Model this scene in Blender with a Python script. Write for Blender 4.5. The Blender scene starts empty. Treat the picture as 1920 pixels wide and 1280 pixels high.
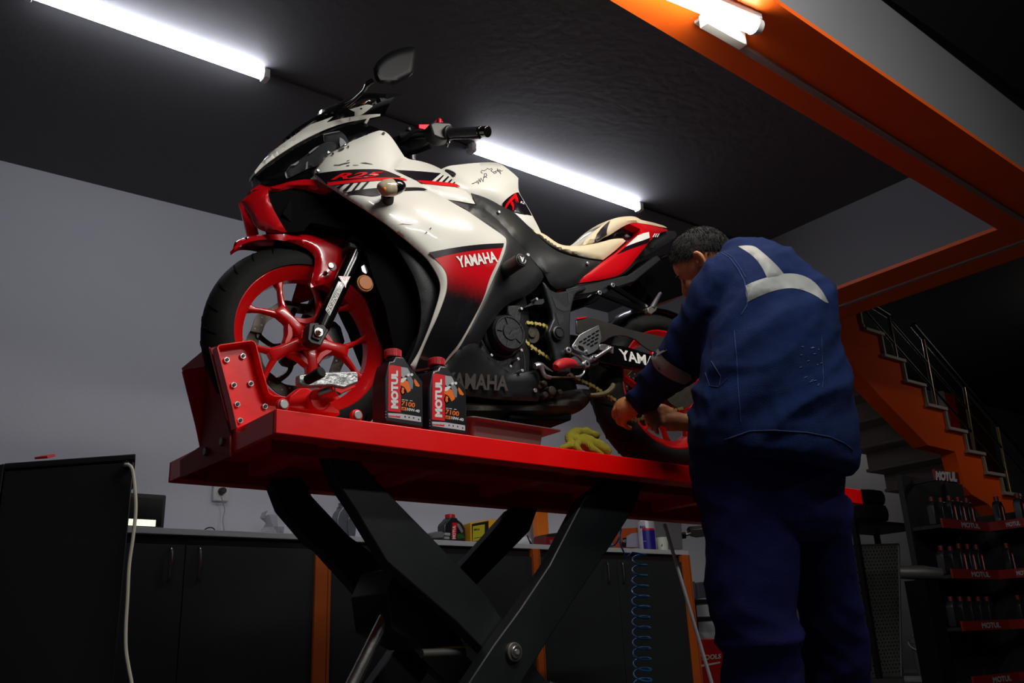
import bpy, bmesh, math, random
import numpy as np
from mathutils import Vector, Matrix, geometry, noise
from mathutils.bvhtree import BVHTree
random.seed(4)
C = bpy.context.scene.collection
SC = bpy.context.scene
PI = math.pi
# ------------------------------------------------------------------ camera (image taken as 1920x1280)
HC = 0.30                                   # camera height above the floor
FPX = 1700.0
def _n(v):
    v = np.array(v, float); return v/np.linalg.norm(v)
_Z = _n((-225, -4940, FPX)); _X = _n((2310, 480, FPX)); _X = _n(_X-_Z*_X.dot(_Z)); _Y = np.cross(_Z, _X)
RW = np.array([_X, _Y, _Z])                 # rows: world axes in camera coordinates (x right, y down, z forward)
CAM = np.array([0, 0, HC])
def ray(px, py): return RW @ _n((px-960, py-640, FPX))
FWD = RW @ np.array([0, 0, 1.0])
RGT = RW @ np.array([1.0, 0, 0]); DWN = RW @ np.array([0, 1.0, 0])
def az(px, py, z): r = ray(px, py); return Vector(CAM+r*((z-HC)/r[2]))
def ay(px, py, y): r = ray(px, py); return Vector(CAM+r*(y/r[1]))
def ax(px, py, x): r = ray(px, py); return Vector(CAM+r*(x/r[0]))
def ad(px, py, d): r = ray(px, py); return Vector(CAM+r*(d/r.dot(FWD)))
def apl(px, py, o, n):
    r = ray(px, py); o = np.array(o); n = np.array(n)
    return Vector(CAM+r*((o-CAM).dot(n)/r.dot(n)))
def proj(p):
    q = RW.T @ (np.array(p)-CAM); return 960+FPX*q[0]/q[2], 640+FPX*q[1]/q[2]
cam = bpy.data.cameras.new('camera'); cam.sensor_width = 36; cam.lens = FPX/1920*36; cam.clip_start = .05
co = bpy.data.objects.new('camera', cam); C.objects.link(co); SC.camera = co
co.matrix_world = Matrix(((RGT[0], -DWN[0], -FWD[0], CAM[0]), (RGT[1], -DWN[1], -FWD[1], CAM[1]), (RGT[2], -DWN[2], -FWD[2], CAM[2]), (0, 0, 0, 1)))
# ------------------------------------------------------------------ world and exposure
w = bpy.data.worlds.new('night'); SC.world = w; w.use_nodes = True
w.node_tree.nodes['Background'].inputs[0].default_value = (.5, .6, .8, 1)
w.node_tree.nodes['Background'].inputs[1].default_value = .012
SC.view_settings.view_transform = 'Standard'; SC.view_settings.look = 'None'
SC.view_settings.gamma = 1; SC.view_settings.exposure = 0; SC.view_settings.use_curve_mapping = False
SC.cycles.use_denoising = True
SC.cycles.max_bounces = 5; SC.cycles.diffuse_bounces = 3; SC.cycles.glossy_bounces = 3
SC.cycles.sample_clamp_indirect = 3
def area(name, loc, size, size_y, power, color, target=None, rot=None):
    l = bpy.data.lights.new(name, 'AREA'); l.shape = 'RECTANGLE'; l.size = size; l.size_y = size_y; l.energy = power; l.color = color
    o = bpy.data.objects.new(name, l); C.objects.link(o); o.location = loc
    if target is not None: o.rotation_euler = (Vector(target)-Vector(loc)).to_track_quat('-Z', 'Y').to_euler()
    elif rot: o.rotation_euler = rot
    o['kind'] = 'structure'
    return o
# workshop tubes that hang outside the frame, on the camera's side of the bike
area('ceiling_tube_light', (1.35, 0.55, 2.6), 1.2, .06, 25, (1, .98, .93), (1.5, 2.3, 1.0))
area('ceiling_tube_light', (2.3, -0.6, 2.6), 1.2, .06, 18, (1, .97, .92), (1.8, 2.2, 0.9))
# tube in the back room, over the stairs side
area('ceiling_tube_light', (8.0, 2.1, 2.75), 1.2, .06, 6, (1, .93, .85), (7.4, 3.4, 1.5))
area('ceiling_tube_light', (8.0, 4.35, 2.85), 1.2, .06, 7, (1, .95, .9), rot=(0, 0, 0))
# ------------------------------------------------------------------ materials
def s2l(c):
    return tuple(((x/255)/12.92 if x/255 <= .04045 else ((x/255+.055)/1.055)**2.4) for x in c)
MATS = {}
def mat(name, rgb, rough=.5, metal=0, coat=0, noise_amt=0, noise_scale=8, bump=0, bump_scale=60, emit=None, estr=0, alpha=1, trans=0, coords='Object', spec=.5, aniso=None):
    """rgb in sRGB 0-255"""
    if name in MATS: return MATS[name]
    m = bpy.data.materials.new(name); m.use_nodes = True; nt = m.node_tree
    b = nt.nodes['Principled BSDF']; c = s2l(rgb)
    b.inputs['Base Color'].default_value = (*c, 1); b.inputs['Roughness'].default_value = rough
    b.inputs['Metallic'].default_value = metal; b.inputs['Coat Weight'].default_value = coat
    b.inputs['Coat Roughness'].default_value = .06; b.inputs['Specular IOR Level'].default_value = spec
    if trans: b.inputs['Transmission Weight'].default_value = trans
    if alpha < 1: b.inputs['Alpha'].default_value = alpha
    if emit:
        b.inputs['Emission Color'].default_value = (*emit, 1); b.inputs['Emission Strength'].default_value = estr
    if noise_amt or bump:
        tc = nt.nodes.new('ShaderNodeTexCoord')
        n = nt.nodes.new('ShaderNodeTexNoise'); n.inputs['Scale'].default_value = noise_scale; n.inputs['Detail'].default_value = 5
        nt.links.new(tc.outputs[coords], n.inputs['Vector'])
        if noise_amt:
            mx = nt.nodes.new('ShaderNodeMix'); mx.data_type = 'RGBA'
            mx.inputs[6].default_value = (*[x*(1-noise_amt) for x in c], 1); mx.inputs[7].default_value = (*[min(1, x*(1+noise_amt)) for x in c], 1)
            nt.links.new(n.outputs['Fac'], mx.inputs[0]); nt.links.new(mx.outputs[2], b.inputs['Base Color'])
            mr = nt.nodes.new('ShaderNodeMapRange'); mr.inputs['To Min'].default_value = max(0, rough-.08); mr.inputs['To Max'].default_value = min(1, rough+.1)
            nt.links.new(n.outputs['Fac'], mr.inputs['Value']); nt.links.new(mr.outputs[0], b.inputs['Roughness'])
        if bump:
            n2 = nt.nodes.new('ShaderNodeTexNoise'); n2.inputs['Scale'].default_value = bump_scale; n2.inputs['Detail'].default_value = 4
            nt.links.new(tc.outputs[coords], n2.inputs['Vector'])
            bp = nt.nodes.new('ShaderNodeBump'); bp.inputs['Strength'].default_value = bump; bp.inputs['Distance'].default_value = .01
            nt.links.new(n2.outputs['Fac'], bp.inputs['Height']); nt.links.new(bp.outputs[0], b.inputs['Normal'])
    MATS[name] = m; return m
# ------------------------------------------------------------------ mesh building
class MB:
    def __init__(s): s.v = []; s.f = []
    def add(s, vs, fs):
        n = len(s.v); s.v += [Vector(v) for v in vs]; s.f += [tuple(i+n for i in f) for f in fs]; return s
    def box(s, c, d, rot=None):
        x, y, z = [q/2 for q in d]
        vs = [Vector((a, b, e)) for a in (-x, x) for b in (-y, y) for e in (-z, z)]
        if rot is not None: vs = [rot @ v for v in vs]
        c = Vector(c)
        return s.add([v+c for v in vs], [(0, 1, 3, 2), (4, 6, 7, 5), (0, 4, 5, 1), (2, 3, 7, 6), (0, 2, 6, 4), (1, 5, 7, 3)])
    def bar(s, p0, p1, w, h, up=(0, 0, 1)):
        """square bar from p0 to p1; w across, h along up"""
        p0 = Vector(p0); p1 = Vector(p1); d = (p1-p0).normalized(); u = Vector(up); r = d.cross(u).normalized(); u = r.cross(d)
        vs = []
        for p in (p0, p1):
            for a, b in ((-1, -1), (1, -1), (1, 1), (-1, 1)): vs.append(p+r*a*w/2+u*b*h/2)
        return s.add(vs, [(3, 2, 1, 0), (4, 5, 6, 7), (0, 1, 5, 4), (1, 2, 6, 5), (2, 3, 7, 6), (3, 0, 4, 7)])
    def rings(s, rs, cap=True, closed=False):
        n = len(rs[0]); b = len(s.v); s.v += [Vector(p) for r in rs for p in r]; m = len(rs)
        for i in range(m if closed else m-1):
            for j in range(n):
                k = (i+1) % m
                s.f.append((b+i*n+j, b+i*n+(j+1) % n, b+k*n+(j+1) % n, b+k*n+j))
        if cap and not closed:
            s.f.append(tuple(b+j for j in reversed(range(n)))); s.f.append(tuple(b+(m-1)*n+j for j in range(n)))
        return s
    def cyl(s, p0, p1, r0, r1=None, n=20, cap=True):
        r1 = r0 if r1 is None else r1; p0 = Vector(p0); p1 = Vector(p1); d = (p1-p0).normalized()
        a = d.orthogonal().normalized(); b = d.cross(a)
        return s.rings([[p+(a*math.cos(t)+b*math.sin(t))*r for t in [2*PI*k/n for k in range(n)]] for p, r in ((p0, r0), (p1, r1))], cap)
    def tube(s, pts, r, n=8, cap=True, sub=0):
        pts = [Vector(p) for p in pts]
        rr = list(r) if hasattr(r, '__len__') else [r]*len(pts)
        if sub:
            P = []; R = []
            for i in range(len(pts)-1):
                p0 = pts[max(0, i-1)]; p1 = pts[i]; p2 = pts[i+1]; p3 = pts[min(len(pts)-1, i+2)]
                for k in range(sub):
                    t = k/sub
                    P.append(.5*((2*p1)+(p2-p0)*t+(2*p0-5*p1+4*p2-p3)*t*t+(3*p1-p0-3*p2+p3)*t**3)); R.append(rr[i]*(1-t)+rr[i+1]*t)
            P.append(pts[-1]); R.append(rr[-1]); pts, rr = P, R
        rs = []; up = None
        for i, p in enumerate(pts):
            d = (pts[min(i+1, len(pts)-1)]-pts[max(i-1, 0)]).normalized()
            if up is None: up = d.orthogonal().normalized()
            up = (up-d*up.dot(d)).normalized(); q = d.cross(up)
            rs.append([p+(up*math.cos(2*PI*k/n)+q*math.sin(2*PI*k/n))*rr[i] for k in range(n)])
        return s.rings(rs, cap)
    def lathe(s, prof, c, axis, n=40, closed=True):
        """prof: (radius, along axis) closed outline -> ring"""
        c = Vector(c); ax_ = Vector(axis).normalized(); a = ax_.orthogonal().normalized(); b = ax_.cross(a)
        rs = [[c+ax_*h+(a*math.cos(2*PI*k/n)+b*math.sin(2*PI*k/n))*r for (r, h) in prof] for k in range(n)]
        base = len(s.v); m = len(prof); s.v += [p for r in rs for p in r]
        for k in range(n):
            for j in range(m if closed else m-1):
                s.f.append((base+k*m+j, base+k*m+(j+1) % m, base+((k+1) % n)*m+(j+1) % m, base+((k+1) % n)*m+j))
        return s
    def prism(s, poly, off):
        """poly: 3D points, off: extrusion vector"""
        poly = [Vector(p) for p in poly]; off = Vector(off); n = len(poly)
        return s.add(poly+[p+off for p in poly], [tuple(range(n))[::-1], tuple(range(n, 2*n))]+[(i, (i+1) % n, (i+1) % n+n, i+n) for i in range(n)])
    def ball(s, c, r, n=12, sc=(1, 1, 1), rot=None):
        rs = []; c = Vector(c)
        for i in range(n//2+1):
            t = PI*(i+.02)/(n//2+.04)
            ring = [Vector((math.sin(t)*math.cos(2*PI*k/n)*sc[0], math.sin(t)*math.sin(2*PI*k/n)*sc[1], math.cos(t)*sc[2]))*r for k in range(n)]
            if rot is not None: ring = [rot @ p for p in ring]
            rs.append([c+p for p in ring])
        return s.rings(rs)
    def build(s, name, m, parent=None, smooth=False, bevel=0, local=False, label=None, bseg=2, angle=35, **tags):
        me = bpy.data.meshes.new(name)
        vs = s.v
        if parent is not None and not local: inv = world_of(parent).inverted(); vs = [inv @ v for v in vs]
        me.from_pydata([tuple(v) for v in vs], [], s.f)
        bm = bmesh.new(); bm.from_mesh(me); bmesh.ops.recalc_face_normals(bm, faces=bm.faces); bm.to_mesh(me); bm.free()
        return finish(name, me, m, parent, smooth, bevel, label, bseg, angle, **tags)
def finish(name, me, m, parent=None, smooth=False, bevel=0, label=None, bseg=2, angle=35, **tags):
    if m is not None and not me.materials: me.materials.append(m)
    o = bpy.data.objects.new(name, me); C.objects.link(o)
    if parent is not None: o.parent = parent
    if bevel:
        b = o.modifiers.new('bevel', 'BEVEL'); b.width = bevel; b.segments = bseg; b.limit_method = 'ANGLE'; b.angle_limit = math.radians(30)
        b.harden_normals = False
    if smooth or bevel:
        for p in me.polygons: p.use_smooth = True
        try:
            me.set_sharp_from_angle(angle=math.radians(angle if not bevel else 60))
        except Exception: pass
    if label: o['label'] = label
    for k, v in tags.items(): o[k] = v
    return o
WM = {}
def world_of(o):
    m = o.matrix_local.copy() if o.name not in WM else WM[o.name]
    return m
def thing(name, label, cat, loc=(0, 0, 0), rz=0, group=None):
    o = bpy.data.objects.new(name, None); C.objects.link(o); o.location = loc; o.rotation_euler = (0, 0, rz); o.empty_display_size = .05
    o['label'] = label; o['category'] = cat
    if group: o['group'] = group
    WM[o.name] = Matrix.Translation(Vector(loc)) @ Matrix.Rotation(rz, 4, 'Z')
    return o
def sub(o, parent_part):           # world matrix of a part = that of its thing (parts keep an identity transform)
    WM[o.name] = WM[parent_part.name]; return o
def tag(o, label, cat, group=None):
    o['label'] = label; o['category'] = cat
    if group: o['group'] = group
    return o
def struct(o): o['kind'] = 'structure'; return o
def text_verts(body, spacing=1.0, shear=0, bold=0.0):
    cu = bpy.data.curves.new('lettering', 'FONT'); cu.body = body; cu.shear = shear; cu.offset = bold; cu.space_character = spacing; cu.resolution_u = 3
    o = bpy.data.objects.new('lettering', cu); C.objects.link(o)
    dg = bpy.context.evaluated_depsgraph_get(); me = bpy.data.meshes.new_from_object(o.evaluated_get(dg))
    bpy.data.objects.remove(o); bpy.data.curves.remove(cu)
    vs = np.array([v.co[:2] for v in me.vertices]); fs = [tuple(p.vertices) for p in me.polygons]
    bpy.data.meshes.remove(me)
    lo = vs.min(0); hi = vs.max(0)
    return (vs-lo)/(hi-lo), fs
def text_quad(name, body, quad, fn, m, parent, spacing=1.0, shear=0, bold=0.0, label=None, local=False):
    """quad: BL, BR, TR, TL in pixels or any 2D space; fn maps 2D -> 3D"""
    vs, fs = text_verts(body, spacing, shear, bold)
    bl, br, tr, tl = [np.array(q, float) for q in quad]
    P = [bl*(1-a)*(1-b)+br*a*(1-b)+tr*a*b+tl*(1-a)*b for a, b in vs]
    mb = MB(); mb.add([fn(*p) for p in P], fs)
    return mb.build(name, m, parent, local=local, label=label)
def soften(poly, corner=38, it=2):
    P = [np.array(p, float) for p in poly]; keep = []
    n = len(P)
    for i in range(n):
        a = P[i]-P[i-1]; b = P[(i+1) % n]-P[i]; la, lb = np.linalg.norm(a), np.linalg.norm(b)
        ang = math.degrees(math.acos(max(-1, min(1, a.dot(b)/max(la*lb, 1e-9)))))
        keep.append(ang > corner)
    for _ in range(it):
        Q_, K_ = [], []
        n = len(P)
        for i in range(n):
            p, q_ = P[i], P[(i+1) % n]
            if keep[i]: Q_.append(p); K_.append(True)
            else: Q_.append(p*.75+q_*.25); K_.append(False)
            if not keep[(i+1) % n]: Q_.append(p*.25+q_*.75); K_.append(False)
        P, keep = Q_, K_
    return [tuple(p) for p in P]
def cdt(poly, step):
    if step < 14 and len(poly) > 8: poly = soften(poly)
    """triangulated 2D polygon with inner points on a grid"""
    P = [np.array(p, float) for p in poly]; out = []
    for i in range(len(P)):
        a, b = P[i], P[(i+1) % len(P)]; k = max(1, int(round(np.linalg.norm(b-a)/step)))
        if np.linalg.norm(b-a) < 1e-3: continue
        for j in range(k): out.append(a+(b-a)*j/k)
    n = len(out); B = np.array(out); lo = B.min(0); hi = B.max(0)
    xs = np.arange(lo[0]+step*.5, hi[0], step); ys = np.arange(lo[1]+step*.5, hi[1], step)
    inner = []
    A = B; D = np.roll(B, -1, 0)
    for iy, y in enumerate(ys):
        for x in xs:
            p = np.array([x+(step*.5 if iy % 2 else 0), y])
            t = ((p-A)*(D-A)).sum(1)/np.maximum(((D-A)**2).sum(1), 1e-9); t = np.clip(t, 0, 1)
            if np.min(np.hypot(*(A+(D-A)*t[:, None]-p).T)) < step*.55: continue
            ins = ((A[:, 1] > p[1]) != (D[:, 1] > p[1])) & (p[0] < (D[:, 0]-A[:, 0])*(p[1]-A[:, 1])/np.where(D[:, 1] == A[:, 1], 1e-9, D[:, 1]-A[:, 1])+A[:, 0])
            if ins.sum() % 2: inner.append(p)
    allp = out+inner
    vs, es, fs, *_ = geometry.delaunay_2d_cdt([Vector(p) for p in allp], [(i, (i+1) % n) for i in range(n)], [], 1, 1e-4)
    vs = np.array([tuple(v) for v in vs]); fs = [tuple(f) for f in fs]
    t = ((vs[:, None]-A)*(D-A)).sum(2)/np.maximum(((D-A)**2).sum(1), 1e-9); t = np.clip(t, 0, 1)
    dist = np.min(np.linalg.norm(A+(D-A)*t[..., None]-vs[:, None], axis=2), axis=1)
    return vs, fs, dist
def boundary_edges(fs):
    cnt = {}
    for f in fs:
        for i in range(len(f)):
            e = (f[i], f[(i+1) % len(f)]); cnt[e] = 1
    return [e for e in cnt if (e[1], e[0]) not in cnt]
ZC = {'t': (0, 0, 1), 'Z1': (430, 60, 3.283), 'Z2': (330, 420, 3.2), 'Z3': (780, 300, 3.556), 'Z4': (860, 560, 4), 'Z5': (1100, 400, 2.783),
      'Z6': (300, 740, 3.2), 'Z8': (600, 880, 2.595), 'S1': (440, 180, 6.4), 'S2': (700, 200, 6.4), 'S3': (440, 320, 5.333), 'S4': (740, 360, 5.333),
      'S5': (740, 560, 5.333), 'S6': (1000, 380, 6.4), 'S7': (1020, 560, 6.4), 'S8': (340, 620, 4.571), 'ST': (1560, 560, 3.556), 'RK': (1560, 860, 3.047)}
def Q(code, pts):
    x, y, k = ZC[code]; return [(x+a/k, y+b/k) for a, b in pts]
def q(code, a, b): return Q(code, [(a, b)])[0]
# ================================================================== ROOM
M_ceil = mat('ceiling_paint', (84, 84, 87), .75, noise_amt=.08, noise_scale=3, bump=.15, bump_scale=25)
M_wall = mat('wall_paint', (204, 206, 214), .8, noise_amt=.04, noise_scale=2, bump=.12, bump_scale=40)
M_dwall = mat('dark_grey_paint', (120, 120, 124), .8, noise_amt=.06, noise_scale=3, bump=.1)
M_orange = mat('orange_paint', (240, 98, 16), .5, noise_amt=.05, noise_scale=4, bump=.05, bump_scale=30)
M_floor = mat('concrete_floor', (72, 71, 70), .6, noise_amt=.15, noise_scale=4, bump=.2)
M_black = mat('black_plastic', (14, 14, 15), .5)
M_dark = mat('near_black', (9, 9, 10), .6)
ZH = 2.51+HC; ZB = 2.01+HC; YW = 4.8; XB = 4.75
X0, X1, Y0 = -2.5, 13, -2.2
struct(MB().box(((X0+X1)/2, (Y0+7)/2, -.05), (X1-X0, 9.2, .1)).build('floor', M_floor))
struct(MB().box(((X0+XB+.6)/2, (1.45+YW)/2, ZH+.05), (XB+.6-X0, YW-1.45, .1)).build('ceiling', M_ceil))
struct(MB().box(((X0+X1)/2, (Y0+1.40)/2, ZB+.46), (X1-X0, 1.40-Y0, .1)).build('ceiling', mat('ceiling_black', (26, 27, 30), .8, noise_amt=.1)))
struct(MB().box(((XB+.5+X1)/2, (1.45+7)/2, ZH+.15), (X1-XB-.5, 5.6, .1)).build('ceiling', mat('ceiling_black', (26, 27, 30), .8)))
struct(MB().box(((X0+5.9)/2, YW+.05, ZH/2), (5.9-X0, .1, ZH)).build('wall_back', M_wall))
struct(MB().box((X0-.05, (Y0+YW)/2, ZH/2), (.1, YW-Y0, ZH)).build('wall_left', M_wall))
struct(MB().box(((X0+X1)/2, Y0-.05, ZH/2+.1), (X1-X0, .1, ZH+.2)).build('wall_front', M_dwall))
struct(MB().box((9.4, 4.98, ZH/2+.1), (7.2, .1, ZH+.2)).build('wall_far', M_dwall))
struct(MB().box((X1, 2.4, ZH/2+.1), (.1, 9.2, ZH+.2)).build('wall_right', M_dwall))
# two deep orange-bottomed beams that meet in a corner
def quadz(pts, z): return [Vector((p[0], p[1], z)) for p in pts]
b_in = [az(1143, 0, ZB), az(1870, 430, ZB)]; b_out = [az(1448, 0, ZB), az(1920, 323, ZB)]
def ext(a, b, x): t = (x-a.x)/(b.x-a.x); return a.lerp(b, t)
def exty(a, b, y): t = (y-a.y)/(b.y-a.y); return a.lerp(b, t)
corner_in = Vector((XB, 1.84, ZB)); XO = 5.27
bo1 = ext(*b_out, X0); bo2 = ext(*b_out, 8.0); bi1 = ext(*b_in, X0)
bod = MB()
top1 = .52
# long beam: orange underside board and grey body
poly = [bi1, ext(*b_in, XB), ext(*b_in, XO+.35), ext(*b_out, XO+.35), bo1]
poly = [bi1, ext(*b_in, 8.0), bo2, bo1]
long_b = thing('ceiling_beam', 'long deep beam across the ceiling with an orange underside carrying the lamp', 'beam', (1, 1.6, ZB))
MB().prism([Vector((p.x, p.y, ZB+.02)) for p in poly], (0, 0, .62)).build('beam_body', M_dwall, long_b)
MB().prism([Vector((p.x, p.y, ZB)) for p in poly], (0, 0, .02)).build('underside_board', M_orange, long_b)
poly2 = [Vector((XB, 1.835, ZB)), Vector((XO-.02, 1.86, ZB)), Vector((XO-.02, YW, ZB)), Vector((XB, YW, ZB))]
short_b = thing('ceiling_beam', 'shorter orange-bottomed beam running back to the wall behind the mechanic', 'beam', (5, 3.4, ZB))
MB().prism([Vector((p.x, p.y, ZB+.02)) for p in poly2], (0, 0, .58)).build('beam_body', M_dwall, short_b)
MB().prism([Vector((p.x, p.y, ZB-.001)) for p in poly2], (0, 0, .021)).build('underside_board', M_orange, short_b)
# metal cable strips along the beams' middles
M_strip = mat('grey_trunking', (165, 160, 155), .45, metal=.3, noise_amt=.1)
s0, s1 = az(1307, 35, ZB), az(1920, 412, ZB)
def strip(a, b, lab, r=.014):
    t = MB().bar(a-Vector((0, 0, .006)), b-Vector((0, 0, .006)), .028, .012)
    return tag(t.build('cable_trunking', M_strip, bevel=.002), lab, 'trunking')
strip(s0, ext(s0, s1, 5.03), 'pale cable trunking along the middle of the long orange beam')
strip(Vector((5.02, 1.74, ZB)), Vector((5.0, 4.7, ZB)), 'pale cable trunking along the middle of the short orange beam')
# ---- ceiling LED tubes on one line
M_led = mat('led_diffuser', (255, 255, 255), .4, emit=(.88, .9, 1.0), estr=42)
M_alu = mat('dull_aluminium', (150, 152, 155), .4, metal=.8)
M_white = mat('white_plastic', (215, 215, 210), .4)
def tube_light(x0, x1, lab, y=3.34):
    t = thing('led_tube_light', lab, 'lamp', ((x0+x1)/2, y, ZH), 0, 'led tubes on the ceiling')
    MB().box(((x0+x1)/2, y+.016, ZH-.014), (x1-x0+.05, .026, .028)).build('housing', M_alu, t, bevel=.003)
    d = MB().cyl((x0+.012, y-.006, ZH-.032), (x1-.012, y-.006, ZH-.034), .020, n=16).build('diffuser', M_led, t, smooth=True)
    for x in (x0-.003, x1+.003): MB().box((x, y-.002, ZH-.028), (.03, .05, .05)).build('end_cap', M_white, t, bevel=.004)
    area_l = None
    return t
LY = 3.34
def lx(px, py): return az(px, py, ZH).x
tube_light(lx(60, -30), lx(500, 127), 'led tube glowing on the ceiling at its upper left, above the bike front')
tube_light(lx(885, 270), lx(1195, 382), 'led tube glowing on the ceiling behind the handlebar and seat')
M_cable = mat('black_cable', (14, 14, 15), .5)
def cable(pts, r, m, name, lab, cat='cable', sub=6, n=8):
    return tag(MB().tube(pts, r, n=n, sub=sub).build(name, m, smooth=True), lab, cat)
cable([(lx(505, 127), LY+.01, ZH-.008), (lx(620, 170), LY+.012, ZH-.007), (lx(760, 225), LY+.006, ZH-.008), (lx(880, 268), LY+.01, ZH-.008)], .005, M_cable, 'ceiling_cable', 'thin black cable on the ceiling between the two led tubes')
cable([(lx(1200, 383), LY+.01, ZH-.008), (lx(1300, 425), LY+.005, ZH-.007), (4.7, LY+.01, ZH-.008)], .005, M_cable, 'ceiling_cable', 'thin black cable on the ceiling from the seat-side tube to the beam')
# ---- fluorescent on the beam
fl = thing('fluorescent_lamp', 'bright fluorescent batten lamp with a white tray under the long orange beam', 'lamp', az(1360, 20, ZB))
f0, f1 = az(1290, 8-12, ZB-.04), az(1412, 47, ZB-.04)
f0 = f1+(f0-f1)*2.2
MB().bar(f0+Vector((0, 0, .025)), f1+Vector((.02, .004, .025)), .07, .03).build('tray', M_white, fl, bevel=.004)
MB().tube([f0, f1], .03, n=18).build('diffuser', mat('fluorescent_diffuser', (255, 255, 250), .4, emit=(1, .97, .86), estr=50), fl, smooth=True)
MB().tube([f1, f1+(f1-f0).normalized()*.028], [.032, .026], n=18).build('end_cap', M_white, fl, smooth=True)
gp, gq = az(1318, 36, ZB-.03), az(1392, 78, ZB-.03)
MB().bar(gp, gq, .035, .05).build('ballast_box', M_white, fl, bevel=.003)
# ================================================================== SCISSOR LIFT (table frame: a along, b away from the camera)
TH = .585+HC; TA = math.radians(1.9); TO = az(518, 765, TH); TL = 2.62; TW = .72
ta = Vector((math.cos(TA), math.sin(TA), 0)); tb = Vector((-math.sin(TA), math.cos(TA), 0))
def tp(px, py, b): return apl(px, py, TO+tb*b, tb)          # pixel -> point on the vertical plane b
def tz(px, py, z): return az(px, py, z)
def TP(a, b, z): return Vector((TO.x, TO.y, 0))+ta*a+tb*b+Vector((0, 0, z))
M_red = mat('red_gloss_enamel', (244, 2, 4), .34, coat=.12, noise_amt=.06, noise_scale=6, bump=.04, bump_scale=25)
M_redd = mat('shaded_red_enamel', (150, 10, 18), .55, spec=.3, noise_amt=.08)  # darker copy of the lift red, shade of turned-away parts put into the colour
M_steelblk = mat('black_steel', (15, 20, 23), .5, noise_amt=.1, bump=.03, bump_scale=40)
M_steel = mat('bright_steel', (190, 190, 188), .28, metal=1, noise_amt=.08, noise_scale=20, bump=.05)
M_zinc = mat('zinc_bolt', (205, 205, 205), .3, metal=.8)
lift = thing('scissor_lift', 'red motorcycle scissor lift with black crossed arms under the bike', 'lift', (TO.x, TO.y, 0), TA)
Rz = Matrix.Rotation(TA, 3, 'Z')
def tbox(mb, a0, a1, b0, b1, z0, z1):
    return mb.box(TP((a0+a1)/2, (b0+b1)/2, (z0+z1)/2), (a1-a0, b1-b0, z1-z0), Rz)
tbox(MB(), .01, TL, .01, TW-.01, TH-.012, TH-.001).build('deck_plate', M_red, lift)
tbox(MB(), 0, TL, 0, .012, TH-.062, TH).build('side_rail', M_red, lift, bevel=.003)
tbox(MB(), 0, TL, TW-.012, TW, TH-.062, TH).build('side_rail', M_red, lift, bevel=.003)
tbox(MB(), 0, .012, .0125, TW-.0125, TH-.062, TH).build('front_rail', M_red, lift, bevel=.003)
tbox(MB(), TL-.012, TL, .0125, TW-.0125, TH-.062, TH).build('rear_rail', M_red, lift, bevel=.003)
M_under = mat('underside_red', (95, 5, 9), .5)
tbox(MB(), .012, TL-.012, .012, .06, TH-.062, TH-.058).build('lower_flange', M_red, lift)
tbox(MB(), .012, TL-.012, TW-.06, TW-.012, TH-.062, TH-.058).build('lower_flange', M_red, lift)
for a in (.18, .62, 1.05, 1.5, 1.95, 2.35):
    tbox(MB(), a, a+.05, .06, TW-.06, TH-.05, TH-.0125).build('cross_member', M_red, lift)
tbox(MB(), .06, TL-.1, .13, .15, TH-.075, TH-.0125).build('roller_rail', M_redd, lift)
tbox(MB(), .06, TL-.1, TW-.15, TW-.13, TH-.075, TH-.0125).build('roller_rail', M_redd, lift)
# scissor arms, traced on their own vertical planes
def arm(pts, b, th, lab=None):
    P = [tp(x, y, b) for x, y in pts]
    return MB().prism(P, tb*th).build('scissor_arm', M_steelblk, lift, bevel=.004, label=lab)
arm(Q('Z6', [(1000, 355), (1165, 350), (1250, 455), (1440, 660), (1680, 905), (1930, 1165)])+[(1010, 1258), (1062, 1320), (985, 1330), (930, 1242), (855, 1165)]+Q('Z6', [(1360, 1000), (1180, 700), (1060, 520)])[::1], .14, .05)
arm([(1075, 938), (1122, 903), (1188, 903), (1172, 952), (1120, 1033), (1030, 1165), (950, 1290), (900, 1345), (815, 1345), (905, 1210), (955, 1143), (1010, 1062)], .135, -.05)
arm(Q('Z6', [(660, 505), (850, 490), (915, 610), (1130, 840), (1290, 960), (1420, 1110)])+[(800, 1150), (905, 1260), (985, 1345), (905, 1345), (790, 1235), (700, 1140), (600, 1030)]+Q('Z6', [(900, 890), (730, 690)]), .56, .05)
arm(Q('Z8', [(1050, 120), (930, 200), (680, 480), (765, 560), (1020, 300), (1050, 200)])[:3]+[(780, 1160), (690, 1290), (650, 1345), (745, 1345), (810, 1250)]+Q('Z8', [(765, 560), (1020, 300), (1060, 190)]), .62, .05)
# hydraulic ram, cross shaft, pivots
hy0, hy1 = tp(762, 1078, .3), tp(652, 1300, .3)
MB().cyl(hy0.lerp(hy1, .12), hy1, .019, n=24).build('ram_rod', M_steel, lift, smooth=True)
MB().cyl(hy0+(hy0-hy1)*.12, hy0.lerp(hy1, .14), .024, n=20).build('ram_end', M_steelblk, lift, smooth=True)
MB().cyl(hy1.lerp(hy0, -.25), hy1.lerp(hy0, .03), .032, n=24).build('ram_barrel', M_steelblk, lift, smooth=True)
MB().prism([tp(*p, .25) for p in [(745, 1062), (790, 1080), (850, 1150), (870, 1210), (800, 1215), (735, 1180), (725, 1110)]], tb*.2).build('ram_bracket', M_steelblk, lift, bevel=.004)
MB().cyl(tp(790, 1225, .2), tp(870, 1222, .2), .012, n=14).build('cross_shaft', mat('grey_shaft', (95, 92, 88), .5, metal=.5), lift, smooth=True)
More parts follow.
